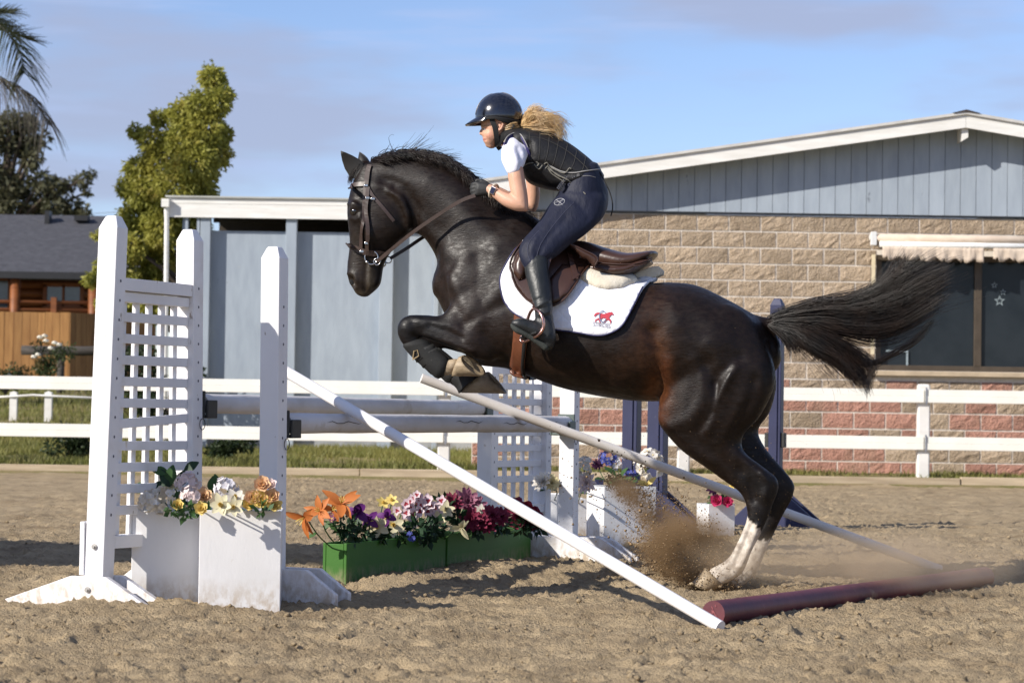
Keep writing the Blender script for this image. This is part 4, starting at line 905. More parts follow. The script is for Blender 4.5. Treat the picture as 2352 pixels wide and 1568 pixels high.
# ---- mane and tail
M_hair = mat('black horse hair', (0.0075, 0.006, 0.0058), 0.42, (0.026, 0.014, 0.009), 14, spec=0.4)
def hair(name, guides, n, m, rng, jit, jw, r0=0.0015, r1=0.0004, npt=14, parent=None, short=(0.75, 1.0), clump=None, wave=1.0):
    """hairs spread between neighbouring guide curves, each guide a list of (px,py,w)"""
    gs = [np.array([tuple(H(*p)) for p in g]) for g in guides]
    gs = np.array([cr([tuple(q) for q in g], 24) for g in gs]); L = []
    for i in range(n):
        k = rng.integers(0, len(gs) - 1) if len(gs) > 1 else 0; t = rng.random(); g = gs[k] * (1 - t) + gs[min(k + 1, len(gs) - 1)] * t
        if clump:
            ck = rng.integers(0, clump); cg = np.random.default_rng(ck + 1000 * len(guides)); k = cg.integers(0, len(gs) - 1); tc_ = cg.random(); s0 = np.linspace(0, 1, 24)[:, None]; t = rng.random()
            k2 = k; gA = gs[k] * (1 - tc_) + gs[k + 1] * tc_; tt = min(max(tc_ + rng.normal(0, .35), -.2), 1.2); gB = gs[k] * (1 - tt) + gs[k + 1] * tt; mixw = np.clip(s0 * 1.25, 0, 1) * 0.72; g = gB * (1 - mixw) + gA * mixw
            g = g + np.array(HN) * (cg.normal(0, 1) * jw * s0 * 1.2) + np.array([0, 0, 1]) * (cg.normal(0, 1) * jit * 1.5 * s0 ** 1.5) + np.sin(s0 * cg.uniform(2, 5) + cg.uniform(0, 6)) * np.array([0, 0, 1]) * jit * 0.9 * wave * s0
        e = rng.uniform(*short); q = np.linspace(0, 23 * e, npt); i0 = np.minimum(q.astype(int), 22); u = (q - i0)[:, None]; c = g[i0] * (1 - u) + g[i0 + 1] * u
        s_ = np.linspace(0, 1, npt)[:, None]
        ph = rng.uniform(0, 6.28, 3); am = rng.normal(0, 1, 3)
        off = rng.normal(0, 1, 3) * jit * (0.35 + 0.9 * s_) + np.sin(s_ * rng.uniform(3, 7) + ph) * am * jit * 0.45 * wave * s_
        off = off - np.outer(off @ np.array(HN), np.array(HN)) + np.array(HN) * (rng.normal(0, 1) * jw * (0.4 + 0.8 * s_))
        L.append(c + off)
    v, f = strands(L, r0, r1)
    return obj(name, mesh_from(name, v, f, True), m, parent)
tg = [[(1772, 727, 0), (1866, 697, .01), (1930, 693, .02), (1990, 672, .03), (2028, 640, .04), (2052, 598, .05)],
      [(1775, 729, .01), (1880, 703, .02), (1960, 697, .03), (2040, 665, .05), (2100, 632, .06), (2150, 612, .07)],
      [(1776, 732, .02), (1890, 716, .04), (1980, 716, .05), (2070, 695, .06), (2125, 665, .06), (2158, 645, .06)],
      [(1777, 736, .02), (1885, 732, .05), (1975, 745, .06), (2055, 742, .06), (2110, 715, .05), (2150, 690, .05)],
      [(1776, 739, .03), (1865, 742, .06), (1945, 768, .07), (2020, 778, .06), (2075, 762, .05), (2130, 735, .04)]]
tg2 = [[(1776, 739, .03), (1865, 748, .06), (1945, 785, .07), (2000, 815, .06), (2015, 842, .05), (2000, 858, .05)],
       [(1773, 742, .03), (1850, 756, .06), (1925, 800, .07), (1972, 838, .06), (1992, 862, .05), (1996, 884, .05)],
       [(1770, 744, .02), (1830, 762, .05), (1890, 802, .06), (1940, 838, .05), (1966, 866, .05), (1984, 890, .04)],
       [(1768, 747, .02), (1815, 766, .04), (1856, 800, .05), (1900, 822, .05), (1935, 845, .04), (1958, 868, .04)]]
tg3 = [[(1768, 745, .03), (1805, 762, .04), (1838, 788, .05), (1850, 808, .05)], [(1764, 748, .03), (1790, 772, .04), (1808, 798, .05), (1814, 820, .05)]]
tg4 = [[(1776, 742, .03), (1900, 785, .06), (1985, 838, .07), (2040, 820, .06), (2105, 785, .05), (2142, 738, .05)], [(1776, 742, .03), (1900, 780, .05), (1990, 832, .06), (2050, 808, .05), (2110, 770, .04), (2150, 720, .04)]]
r6 = np.random.default_rng(6)
hair('tail', tg, 3600, M_hair, r6, 0.0105, 0.032, 0.00125, 0.0004, 15, horse, (0.55, 1.12), 80)
hair('tail', tg2, 2100, M_hair, r6, 0.0085, 0.028, 0.00125, 0.0004, 15, horse, (0.6, 1.08), 45)
hair('tail', tg3, 350, M_hair, r6, 0.008, 0.02, 0.0015, 0.0004, 12, horse, (0.6, 1.05))
hair('tail', tg4, 110, M_hair, r6, 0.008, 0.02, 0.0015, 0.0004, 18, horse, (0.8, 1.02))
hair('tail', [[(1775, 729, .01), (1880, 700, .02), (1990, 680, .04), (2080, 640, .06), (2175, 610, .07)], [(1777, 736, .02), (1885, 728, .05), (2010, 745, .06), (2130, 720, .05), (2212, 688, .05)]], 240, M_hair, r6, 0.042, 0.04, 0.0013, 0.0004, 18, horse, (0.7, 1.0))
hair('tail', [[(1770, 745, .03), (1850, 780, .05), (1890, 822, .05), (1908, 860, .05), (1905, 895, .05)], [(1770, 745, .03), (1840, 790, .05), (1890, 835, .05), (1935, 870, .05), (1985, 892, .05)]], 60, M_hair, r6, 0.026, 0.02, 0.0012, 0.0004, 18, horse, (0.7, 1.0))
crest = cr([(850, 376), (905, 358), (960, 355), (1010, 364), (1060, 392), (1105, 430), (1150, 466), (1200, 492)], 60)
def mane(n, rng, flip):
    L = []
    for i in range(n):
        q = rng.uniform(0, 58.9); a = crest[int(q)]; b = crest[int(q) + 1]; a = a + (b - a) * (q - int(q)); tg_ = (b - crest[int(q)]); tg_ = tg_ / np.linalg.norm(tg_); nn = np.array([tg_[1], -tg_[0]])
        ln = rng.uniform(34, 74) * (0.7 if q < 8 else 1.0); pts = []
        if flip == 0:      # lies back along the near side of the crest
            w1 = rng.uniform(0.03, 0.085); lift = rng.uniform(4, 13); dn = rng.uniform(0.15, 0.62)
            for s_ in np.linspace(0, 1, 9):
                p = a + nn * (lift * math.sin(min(1, s_ * 1.5) * 2.2) - 2) + tg_ * ln * s_ * 0.85 - nn * (dn * ln * s_ * s_)
                pts.append(tuple(H(p[0], p[1], 0.006 + w1 * min(1, s_ * 1.3))))
        elif flip == 1:    # falls on the far side
            w1 = rng.uniform(-0.09, -0.02); lift = rng.uniform(4, 16)
            for s_ in np.linspace(0, 1, 9):
                p = a + nn * (lift * math.sin(min(1, s_ * 1.4) * 2.4)) + tg_ * ln * s_ * 0.8 - nn * (0.3 * ln * s_ * s_)
                pts.append(tuple(H(p[0], p[1], w1 * s_)))
        else:              # blown up
            up = rng.uniform(0.05, 0.55) * (1.5 if 3 < q < 14 else 0.8); cu = rng.uniform(-0.3, 0.5); w1 = rng.normal(0, .03)
            for s_ in np.linspace(0, 1, 9):
                p = a + tg_ * ln * (s_ * 0.9) + nn * (up * ln * (s_ - cu * s_ * s_))
                pts.append(tuple(H(p[0], p[1], w1 * s_)))
        L.append(pts)
    return L
L = mane(2000, r6, 0) + mane(900, r6, 1) + mane(300, r6, 2)
v, f = strands(np.array(L), 0.0016, 0.0004); obj('mane', mesh_from('mane', v, f, True), M_hair, horse)
L = [cr([tuple(H(*p, 0.0)) for p in g], 14) for g in ([(905, 350), (896, 330), (893, 316), (900, 309), (905, 311)], [(930, 350), (925, 338), (932, 328), (936, 326)], [(915, 352), (908, 342), (930, 336), (950, 344)], [(870, 352), (885, 343), (910, 345), (930, 352)])]
v, f = strands(np.array(L), 0.002, 0.0006); obj('mane', mesh_from('mane', v, f, True), M_hair, horse)
fl = [[(845, 372, .01), (826, 380, .03), (812, 400, .035), (806, 420, .03)], [(845, 372, -.02), (824, 376, -.01), (808, 398, 0), (802, 424, 0)]]
hair('forelock', fl, 160, M_hair, r6, 0.006, 0.01, 0.0014, 0.0004, 10, horse)

# ================================================================== TACK
from mathutils.geometry import delaunay_2d_cdt
def patch(poly, off, step=7, thick=0.008, bvh=None, fb=0.12, fn=None, dense=True):
    """a sheet lying on the horse: outline in pixels, laid onto the skin; returns verts, faces"""
    b = []
    for i in range(len(poly)):
        p, q = np.array(poly[i], float), np.array(poly[(i + 1) % len(poly)], float); n = max(1, int(np.linalg.norm(q - p) / step)); b += [tuple(p + (q - p) * k / n) for k in range(n)]
    pts = [Vector(p) for p in b]; nb = len(pts)
    xs, ys = [p[0] for p in b], [p[1] for p in b]
    def inside(x, y):
        c = False; j = nb - 1
        for i in range(nb):
            if (ys[i] > y) != (ys[j] > y) and x < (xs[j] - xs[i]) * (y - ys[i]) / (ys[j] - ys[i] + 1e-12) + xs[i]: c = not c
            j = i
        return c
    arr = np.array(b + [b[0]])
    for yy in np.arange(min(ys) + step / 2, max(ys), step):
        for xx in np.arange(min(xs) + step / 2, max(xs), step):
            if inside(xx, yy) and seg_dist(np.array([[xx, yy]]), arr)[0] > step * 0.45: pts.append(Vector((xx, yy)))
    r = delaunay_2d_cdt(pts, [(i, (i + 1) % nb) for i in range(nb)], [], 1, 1e-4)
    V = []
    for p in r[0]:
        o_ = off(p.x, p.y) if callable(off) else off
        V.append(hit(p.x, p.y, o_, bvh, fb)[0])
    if fn: V = [fn(a, p) for a, p in zip(V, r[0])]
    return V, [tuple(t) for t in r[2]]
def sheet(name, VF, m, parent, thick, both=True, smooth_it=2, off_out=1):
    o = None
    for sd in ((1, -1) if both else (1,)):
        V = [Vector(v) if sd > 0 else mirror(v) for v in VF[0]]; F = VF[1]
        me = mesh_from(name, [tuple(v) for v in V], F, True)
        import bmesh
        bm = bmesh.new(); bm.from_mesh(me)
        for _ in range(smooth_it): bmesh.ops.smooth_vert(bm, verts=[q for q in bm.verts if not q.is_boundary], factor=0.5, use_axis_x=True, use_axis_y=True, use_axis_z=True)
        bm.normal_update()
        avg = sum((f.normal for f in bm.faces), Vector())
        if avg.dot(HN) * sd < 0: bmesh.ops.reverse_faces(bm, faces=bm.faces)
        bm.to_mesh(me); bm.free()
        q = obj(name, me, m, parent); s = q.modifiers.new('thick', 'SOLIDIFY'); s.thickness = thick; s.offset = -1
        o = o or q
    return o
def strap(pts, width, thick=0.004, off=0.004, n=24, bvh=None, free=False):
    """a flat leather strap; pts (px,py) on the skin, or (px,py,w) in the air when free"""
    if free: c = [Vector(H(*p)) for p in pts]; c = [Vector(q) for q in cr(c, n)]; nn = [HN.copy() for _ in c]
    else:
        q = cr(pts, n); hh = [hit(p[0], p[1], off, bvh) for p in q]; c = [a for a, _ in hh]; nn = [b for _, b in hh]
        for _ in range(2): c = [c[0]] + [(c[i - 1] + c[i] * 2 + c[i + 1]) / 4 for i in range(1, n - 1)] + [c[-1]]
    v = []
    for i in range(n):
        t = (c[min(i + 1, n - 1)] - c[max(i - 1, 0)]).normalized(); s = t.cross(nn[i]).normalized(); u = s.cross(t)
        for a, b in ((-1, 0), (1, 0), (1, 1), (-1, 1)): v.append(c[i] + s * (a * width / 2) + u * (b * thick))
    f = [(i * 4 + k, i * 4 + (k + 1) % 4, (i + 1) * 4 + (k + 1) % 4, (i + 1) * 4 + k) for i in range(n - 1) for k in range(4)] + [(3, 2, 1, 0), tuple((n - 1) * 4 + k for k in range(4))]
    return v, f
M_lbrown = mat('dark brown leather', (0.055, 0.026, 0.018), 0.32, (0.04, 0.018, 0.012), 9, bump=0.15, bscale=120, bdist=0.002, spec=0.5)
M_strap = mat('bridle leather', (0.055, 0.034, 0.028), 0.42, (0.040, 0.025, 0.020), 20, spec=0.5)
M_girth = mat('chestnut leather', (0.16, 0.055, 0.025), 0.35, (0.12, 0.04, 0.018), 14, spec=0.5)
M_steel = mat('polished steel', (0.62, 0.60, 0.58), 0.18, metal=1.0)
# bridle
br = thing('bridle', 'brown leather bridle with steel bit rings on the horse head', 'bridle', tuple(H(845, 440, .08)))
def br_strap(name, pts, wd, th=0.004, off=0.005, both=True, n=20):
    v, f = strap(pts, wd, th, off, n); MB().add(v, f).build(name, M_strap, br)
    if both: MB().add([mirror(q) for q in v], [a[::-1] for a in f]).build(name, M_strap, br)
br_strap('headpiece', [(850, 381), (846, 392), (843, 412), (841, 432)], 0.024, 0.005)
br_strap('browband', [(804, 434), (810, 428), (822, 425), (841, 424)], 0.022, 0.006, 0.006)
br_strap('noseband_strap', [(840, 428), (838, 465), (836, 500), (833, 530), (830, 572)], 0.018, 0.004, 0.006)
br_strap('cheekpiece', [(846, 434), (844, 465), (843, 500), (846, 545), (846, 576)], 0.019, 0.005, 0.009)
br_strap('throatlash', [(845, 430), (856, 450), (875, 472), (904, 508)], 0.016, 0.004, 0.006)
br_strap('noseband', [(800, 561), (812, 567), (833, 577), (856, 580), (882, 583)], 0.028, 0.007, 0.006)
def ring(c, R_, r, u, w_, n=24):
    c = Vector(c); pts = [c + u * (R_ * math.cos(2 * math.pi * k / n)) + w_ * (R_ * math.sin(2 * math.pi * k / n)) for k in range(n + 1)]; m = MB(); m.tube(pts, r, 8, cap=False); return m
Z = Vector((0, 0, 1))
p1, n1_ = hit(853, 591, 0.012); ring(p1, 0.033, 0.0042, HDIR, Z).build('bit_ring', M_steel, br, True); ring(mirror(p1), 0.033, 0.0042, HDIR, Z).build('bit_ring', M_steel, br, True)
p2 = H(866, 601, (p1 - HC).dot(HN) + 0.006); ring(p2, 0.016, 0.0035, HDIR, Z).build('bit_ring', M_steel, br, True); ring(mirror(p2), 0.016, 0.0035, HDIR, Z).build('bit_ring', M_steel, br, True)
MB().ball(H(843, 602, (p1 - HC).dot(HN) + 0.004), .009, .009, .009).build('bit_end', M_steel, br, True)
for (x_, y_) in ((842, 428), (846, 456), (846, 556), (858, 458), (833, 577)):
    q, _ = hit(x_, y_, 0.014); MB().box(q, 0.010, 0.003, 0.006).build('buckle', M_steel, br, bevel=0.002)
wb = (p2 - HC).dot(HN)
for pts in ([(867, 600, wb + .006), (919, 557, .125), (969, 519, .165), (1052, 465, .215), (1092, 449, .225)],):
    v, f = strap(pts, 0.017, 0.005, n=30, free=True); MB().add(v, f).build('rein', M_strap, br)
v, f = strap([(896, 594, -.075), (932, 572, -.10), (972, 545, -.13), (1050, 495, -.19), (1095, 455, -.19)], 0.017, 0.005, n=30, free=True); MB().add(v, f).build('rein', M_strap, br)
ring(H(892, 597, -.075), 0.016, 0.003, HDIR, Z).build('bit_ring', M_steel, br, True)

# saddle pad
M_pad = mat('white quilted cotton', (0.82, 0.82, 0.86), 0.8, (0.78, 0.78, 0.83), 30, spec=0.15)
def quilt(m, scale):
    N, L = m.node_tree.nodes, m.node_tree.links; b = N['Principled BSDF']; geo = N.new('ShaderNodeNewGeometry'); mp = N.new('ShaderNodeMapping'); mp.inputs['Rotation'].default_value = (0, math.radians(45), 0)
    L.new(geo.outputs['Position'], mp.inputs['Vector']); sp = N.new('ShaderNodeSeparateXYZ'); L.new(mp.outputs[0], sp.inputs[0]); hs = []
    for ax in ('X', 'Z'):
        mu = N.new('ShaderNodeMath'); mu.operation = 'MULTIPLY'; mu.inputs[1].default_value = scale; L.new(sp.outputs[ax], mu.inputs[0]); sn = N.new('ShaderNodeMath'); sn.operation = 'SINE'; L.new(mu.outputs[0], sn.inputs[0]); ab = N.new('ShaderNodeMath'); ab.operation = 'ABSOLUTE'; L.new(sn.outputs[0], ab.inputs[0]); hs.append(ab.outputs[0])
    mn = N.new('ShaderNodeMath'); mn.operation = 'MINIMUM'; L.new(hs[0], mn.inputs[0]); L.new(hs[1], mn.inputs[1]); bp = N.new('ShaderNodeBump'); bp.inputs['Strength'].default_value = 0.35; bp.inputs['Distance'].default_value = 0.006; L.new(mn.outputs[0], bp.inputs['Height']); L.new(bp.outputs[0], b.inputs['Normal'])
quilt(M_pad, 75)
pad_poly = [(1200, 556), (1176, 586), (1161, 614), (1151, 645), (1155, 681), (1172, 709), (1197, 727), (1235, 745), (1271, 756), (1322, 763), (1370, 771), (1401, 767), (1430, 749), (1456, 706), (1475, 670), (1492, 651), (1506, 642), (1508, 638), (1480, 634), (1440, 645), (1390, 640), (1340, 622), (1290, 590), (1240, 560)]
pad_poly = [tuple(q) for q in cr(pad_poly[:18], 80)] + pad_poly[18:]
padT = thing('saddle_pad', 'white quilted saddle pad with a small red horse logo', 'saddle pad', tuple(H(1330, 700, .3)))
padVF = patch(pad_poly, 0.022, 8, fb=0.05)
sheet('cloth', padVF, M_pad, padT, 0.014)
pad_bvh = BVHTree.FromPolygons([tuple(v) for v in padVF[0]], padVF[1])
edge_pts = [hit(p[0], p[1], 0.0215, None, 0.05)[0] for p in pad_poly[3:74]]
m = MB(); m.tube(edge_pts, 0.0035, 6); m.build('binding', mat('navy binding', (0.03, 0.03, 0.10), 0.6), padT, True)
# printed logo: a small red trotting horse in a ring, with lettering
M_red = mat('red print', (0.50, 0.045, 0.07), 0.7); M_greyp = mat('grey print', (0.20, 0.20, 0.25), 0.7); M_bluep = mat('slate print', (0.16, 0.19, 0.32), 0.7)
logo_o = (1363, 716); lk = 47.0 / 200
body_l = [(4, 42), (14, 22), (34, 10), (58, 8), (66, 14), (84, 22), (110, 22), (138, 12), (158, 4), (170, 6), (178, 0), (182, 8), (198, 28), (194, 36), (176, 30), (164, 44), (152, 60), (156, 78), (168, 92), (164, 100), (146, 84), (138, 72), (112, 64), (86, 62), (74, 70), (62, 60), (60, 40), (54, 26), (38, 26), (22, 40), (10, 48)]
legs_l = [[(62, 56), (40, 66), (16, 80), (14, 100), (22, 104), (24, 86), (50, 76), (74, 66)], [(70, 62), (52, 84), (62, 110), (70, 108), (62, 86), (84, 68)], [(134, 66), (112, 84), (106, 106), (114, 108), (120, 90), (148, 76)], [(148, 62), (166, 92), (160, 116), (168, 116), (176, 92), (160, 66)]]
lg = MB()
def flat_on(poly, m_, off=0.003, step=4):
    VF = patch(poly, off, step, bvh=pad_bvh, fb=0.3); m_.add([tuple(v) for v in VF[0]], VF[1])
tr = lambda pl: [(logo_o[0] + x * lk, logo_o[1] + y * lk) for x, y in pl]
m = MB(); flat_on(tr(body_l), m, 0.004); m.build('logo_horse', M_red, padT)
m = MB()
for lp_ in legs_l: flat_on(tr(lp_), m, 0.0035)
m.build('logo_legs', M_red, padT)
rc = [(logo_o[0] + 92 * lk + 7.5 * math.cos(a), logo_o[1] + 48 * lk + 12.5 * math.sin(a)) for a in np.linspace(0.5, 5.6, 26)]
m = MB(); v, f = strap(rc, 0.0042, 0.001, 0.005, 40, bvh=pad_bvh); m.add(v, f); m.build('logo_ring', M_bluep, padT)
fc = bpy.data.curves.new('lettering', 'FONT'); fc.body = 'STRIDES'; fc.size = 1.0; fc.align_x = 'LEFT'
fo = bpy.data.objects.new('lettering_raw', fc); COL.objects.link(fo); dg = bpy.context.evaluated_depsgraph_get(); fm = bpy.data.meshes.new_from_object(fo.evaluated_get(dg)); bpy.data.objects.remove(fo)
tv = get_co(fm); wd = tv[:, 0].max(); V = []
for q in tv:
    x_ = 1361.5 + q[0] / wd * 40; y_ = 748.5 + 0.11 * (x_ - 1361) - q[1] * 14.0
    V.append(tuple(hit(x_, y_, 0.004, pad_bvh, 0.3)[0]))
set_co(fm, np.array(V)); fm.name = 'lettering'; obj('lettering', fm, M_greyp, padT)

# fleece half pad
M_fleece = mat('cream sheepskin', (0.72, 0.66, 0.54), 0.95, (0.64, 0.57, 0.45), 18, bump=0.5, bscale=120, bdist=0.006, spec=0.05, sheen=0.4)
hp_poly = [(1330, 632), (1322, 640), (1332, 648), (1350, 660), (1372, 669), (1396, 673), (1430, 669), (1460, 656), (1482, 644), (1505, 637), (1521, 630), (1522, 620), (1512, 611), (1497, 612), (1476, 620), (1442, 636), (1402, 640), (1372, 630), (1350, 620)]
hp = thing('half_pad', 'cream fleece half pad rolled out under the saddle panel', 'half pad', tuple(H(1420, 650, .28)))
hpp = np.array(hp_poly + [hp_poly[0]])
VF = patch(hp_poly, lambda x, y: 0.024 + 0.027 * min(1.0, seg_dist(np.array([[x, y]]), hpp)[0] / 11.0) ** 0.5, 5, fb=0.05)
sheet('fleece', VF, M_fleece, hp, 0.03, smooth_it=1)

# saddle
sd = thing('saddle', 'dark brown leather jumping saddle with flap, girth and rose gold stirrups', 'saddle', tuple(H(1370, 600, 0)))
seat = loft([(1246, 528, 1256, 585, .05, 0), (1275, 540, 1280, 600, .085, 0), (1310, 550, 1312, 612, .11, 0), (1350, 556, 1350, 620, .135, 0), (1394, 570, 1394, 624, .165, 0), (1440, 582, 1436, 624, .185, 0), (1476, 580, 1472, 612, .18, 0), (1500, 577, 1494, 598, .15, 0), (1508, 578, 1500, 594, .11, 0)], 24, 2.6)
se = fuse([seat], 0.008, 3, 'seat'); obj('seat', se, M_lbrown, sd)
pan = loft([(1290, 590, 1290, 622, .13, 0), (1340, 604, 1340, 636, .16, 0), (1375, 606, 1375, 634, .19, 0), (1410, 610, 1410, 640, .205, 0), (1445, 608, 1445, 636, .205, 0), (1475, 600, 1475, 618, .19, 0), (1494, 596, 1494, 606, .16, 0)], 20, 2.8)
pn = fuse([pan], 0.008, 2, 'panel'); obj('panel', pn, M_lbrown, sd)
for yy, rr_ in ((0, 0.0035), (5, 0.003)):
    L_ = [H(x_, y_ + yy, w_) for x_, y_, w_ in ((1362, 600, .165), (1394, 605, .178), (1440, 607, .192), (1476, 602, .186), (1497, 592, .155))]; MB().tube(cr([tuple(q) for q in L_], 16), rr_, 6).build('welt', M_lbrown, sd, True)
sbvh = None
flap_poly = [(1216, 552), (1192, 574), (1176, 605), (1176, 630), (1186, 655), (1202, 678), (1222, 697), (1255, 710), (1290, 703), (1313, 681), (1335, 645), (1350, 626), (1366, 610), (1372, 592), (1340, 574), (1300, 556), (1260, 540)]
flap_poly = [tuple(q) for q in cr(flap_poly + [flap_poly[0]], 70)][:-1]
VF = patch(flap_poly, 0.052, 7, fb=0.24); sheet('flap', VF, M_lbrown, sd, 0.010)
flap_bvh = BVHTree.FromPolygons([tuple(v) for v in VF[0]], VF[1])
m = MB(); m.tube([hit(p[0], p[1], 0.053, None, 0.24)[0] for p in flap_poly + [flap_poly[0]]], 0.005, 6); m.build('flap_edge', M_lbrown, sd, True)
kr_poly = [(1206, 566), (1190, 582), (1180, 606), (1180, 628), (1192, 645), (1206, 640), (1216, 610), (1222, 580)]
krp = np.array(kr_poly + [kr_poly[0]])
VF = patch(kr_poly, lambda x, y: 0.003 + 0.022 * min(1.0, seg_dist(np.array([[x, y]]), krp)[0] / 9.0) ** 0.6, 4, bvh=flap_bvh, fb=0.28); sheet('knee_roll', VF, M_lbrown, sd, 0.004)
inner = [(1292, 606), (1345, 614), (1330, 640), (1312, 665), (1296, 690), (1262, 700), (1252, 676), (1262, 640)]
ip = np.array(inner + [inner[0]])
VF = patch(inner, lambda x, y: 0.002 + 0.010 * min(1.0, seg_dist(np.array([[x, y]]), ip)[0] / 8.0) ** 0.6, 5, bvh=flap_bvh, fb=0.28); sheet('flap_pad', VF, M_lbrown, sd, 0.003, both=False)
v, f = strap([(1306, 586), (1313, 610), (1321, 636), (1322, 655)], 0.026, 0.005, 0.012, 18, bvh=flap_bvh); m = MB(); m.add(v, f)
wl_ = (Vector(v[-1]) - HC).dot(HN)
v, f = strap([(1322, 652, wl_), (1319, 680, wl_ + .004), (1311, 705, wl_ + .004), (1302, 730, wl_ + .0)], 0.024, 0.004, n=14, free=True); m.add(v, f); m.build('stirrup_leather', M_lbrown, sd)
v, f = strap([(1314, 645), (1322, 640), (1329, 634)], 0.012, 0.012, 0.006, 8, bvh=flap_bvh); MB().add(v, f).build('keeper', M_lbrown, sd)
# girth
gp = [(1184, 715), (1226, 722), (1216, 760), (1210, 800), (1206, 840), (1205, 866), (1172, 858), (1176, 820), (1180, 780)]
VF = patch(gp, 0.016, 7, fb=0.15); sheet('girth', VF, M_girth, sd, 0.010)
ge = patch([(1206, 762), (1213, 762), (1210, 800), (1206, 840), (1213, 866), (1205, 866), (1200, 840), (1203, 800)], 0.020, 5, fb=0.15); sheet('girth_edge', ge, mat('black trim', (0.012, 0.012, 0.012), 0.5), sd, 0.008)
# stirrup irons
M_rose = mat('rose gold metal', (0.62, 0.36, 0.30), 0.25, metal=1.0)
def stirrup(w, mir):
    outl = [(1226, 708, w), (1239, 716, w + .045), (1247, 733, w + .062), (1248, 752, w + .062), (1238, 768, w + .058), (1216, 780, w), (1199, 785, w - .055), (1196, 778, w - .062), (1205, 757, w - .062), (1211, 736, w - .055), (1218, 717, w - .04), (1226, 708, w)]
    pts = [H(*q) for q in outl]
    if mir: pts = [mirror(q) for q in pts]
    c = cr([tuple(q) for q in pts], 40); MB().tube(c, 0.0075, 8).build('stirrup', M_rose, sd, True)
    bt = [H(1203, 777, w - .055), H(1240, 764, w + .055)]
    if mir: bt = [mirror(q) for q in bt]
    a, b = bt; d = (b - a).normalized(); sv = (HDIR - d * HDIR.dot(d)).normalized(); MB().box((a + b) / 2, (b - a).length / 2, 0.022, 0.006, ux=d, uy=sv, uz=d.cross(sv)).build('tread', mat('black rubber', (0.015, 0.015, 0.015), 0.7), sd, bevel=0.003)
WF = 0.40
stirrup(WF, False); stirrup(WF, True)
v, f = strap([(1262, 590, .30), (1245, 650, .335), (1228, 708, WF)], 0.024, 0.005, n=16, free=True); MB().add(v, f).build('stirrup_leather', M_lbrown, sd); MB().add([mirror(q) for q in v], [a[::-1] for a in f]).build('stirrup_leather', M_lbrown, sd)

# leg boots on the forelegs
M_neo = mat('black neoprene', (0.020, 0.020, 0.019), 0.75, (0.014, 0.014, 0.014), 30, bump=0.3, bscale=150, bdist=0.002, spec=0.3)
def leg_boot(secs, label, straps, logo=None):
    t = thing('leg_boot', label, 'leg boot', tuple(H(secs[0][0], secs[0][1], secs[0][5])))
    me = fuse([loft(secs, 18, 2.2)], 0.006, 3, 'shell'); obj('shell', me, M_neo, t)
    for s_ in straps:
        a = H(s_[0], s_[1], s_[5]); b = H(s_[2], s_[3], s_[5]); c = (a + b) / 2; e = (a - b) / 2; ax = e.cross(HN).normalized(); m = MB(); n = 20; v = []
        for q in (-1, 1):
            for k in range(n):
                an = 2 * math.pi * k / n; v.append(c + e * (0.93 * math.cos(an)) + HN * (s_[4] * 0.93 * math.sin(an)) + ax * (q * 0.022))
        m.add(v, [(k, (k + 1) % n, n + (k + 1) % n, n + k) for k in range(n)]); o = m.build('strap', mat('black webbing', (0.028, 0.028, 0.027), 0.6), t, True); s = o.modifiers.new('t', 'SOLIDIFY'); s.thickness = 0.002; s.offset = 1
    if logo: logo(t)
def bl(t):
    w = .16 + .047; pts = [H(948, 826, w - .012), H(951, 806, w), H(959, 804, w), H(962, 817, w), H(948, 826, w - .012)]
    MB().tube(pts, 0.0028, 6).build('badge', mat('tan badge', (0.42, 0.31, 0.17), 0.5), t)
leg_boot([(926, 797, 984, 784, .048, .16), (945, 819, 998, 797, .046, .16), (968, 840, 1012, 806, .046, .16), (992, 861, 1026, 818, .047, .16), (1000, 868, 1032, 826, .045, .16)], 'black neoprene boot with tan badge on the near foreleg', [(951, 824, 1001, 798, .046, .16), (965, 838, 1010, 805, .046, .16), (982, 854, 1020, 813, .047, .16)], bl)
leg_boot([(950, 806, 992, 786, .046, -.14), (978, 834, 1018, 804, .045, -.14), (1004, 860, 1046, 828, .046, -.14), (1024, 878, 1058, 846, .045, -.14)], 'black neoprene boot on the far foreleg mostly hidden behind the near one', [(978, 834, 1018, 804, .045, -.14), (996, 852, 1036, 820, .046, -.14)])
# bell boot round the far fore pastern
bb = [(1036, 876, 1066, 842, .042, -.14), (1050, 890, 1090, 852, .052, -.14), (1056, 902, 1106, 862, .064, -.14)]
v, f = loft(bb, 20, 2.0); nb_ = 20
f = [q for q in f if len(q) == 4 and max(q) < 15 * nb_]; o = obj('bell_boot', mesh_from('bell_boot', v[:15 * nb_], f, True), mat('black rubber', (0.015, 0.015, 0.015), 0.7)); s = o.modifiers.new('t', 'SOLIDIFY'); s.thickness = 0.006
tag(o, 'black rubber bell boot round the pastern above the far fore hoof', 'bell boot')

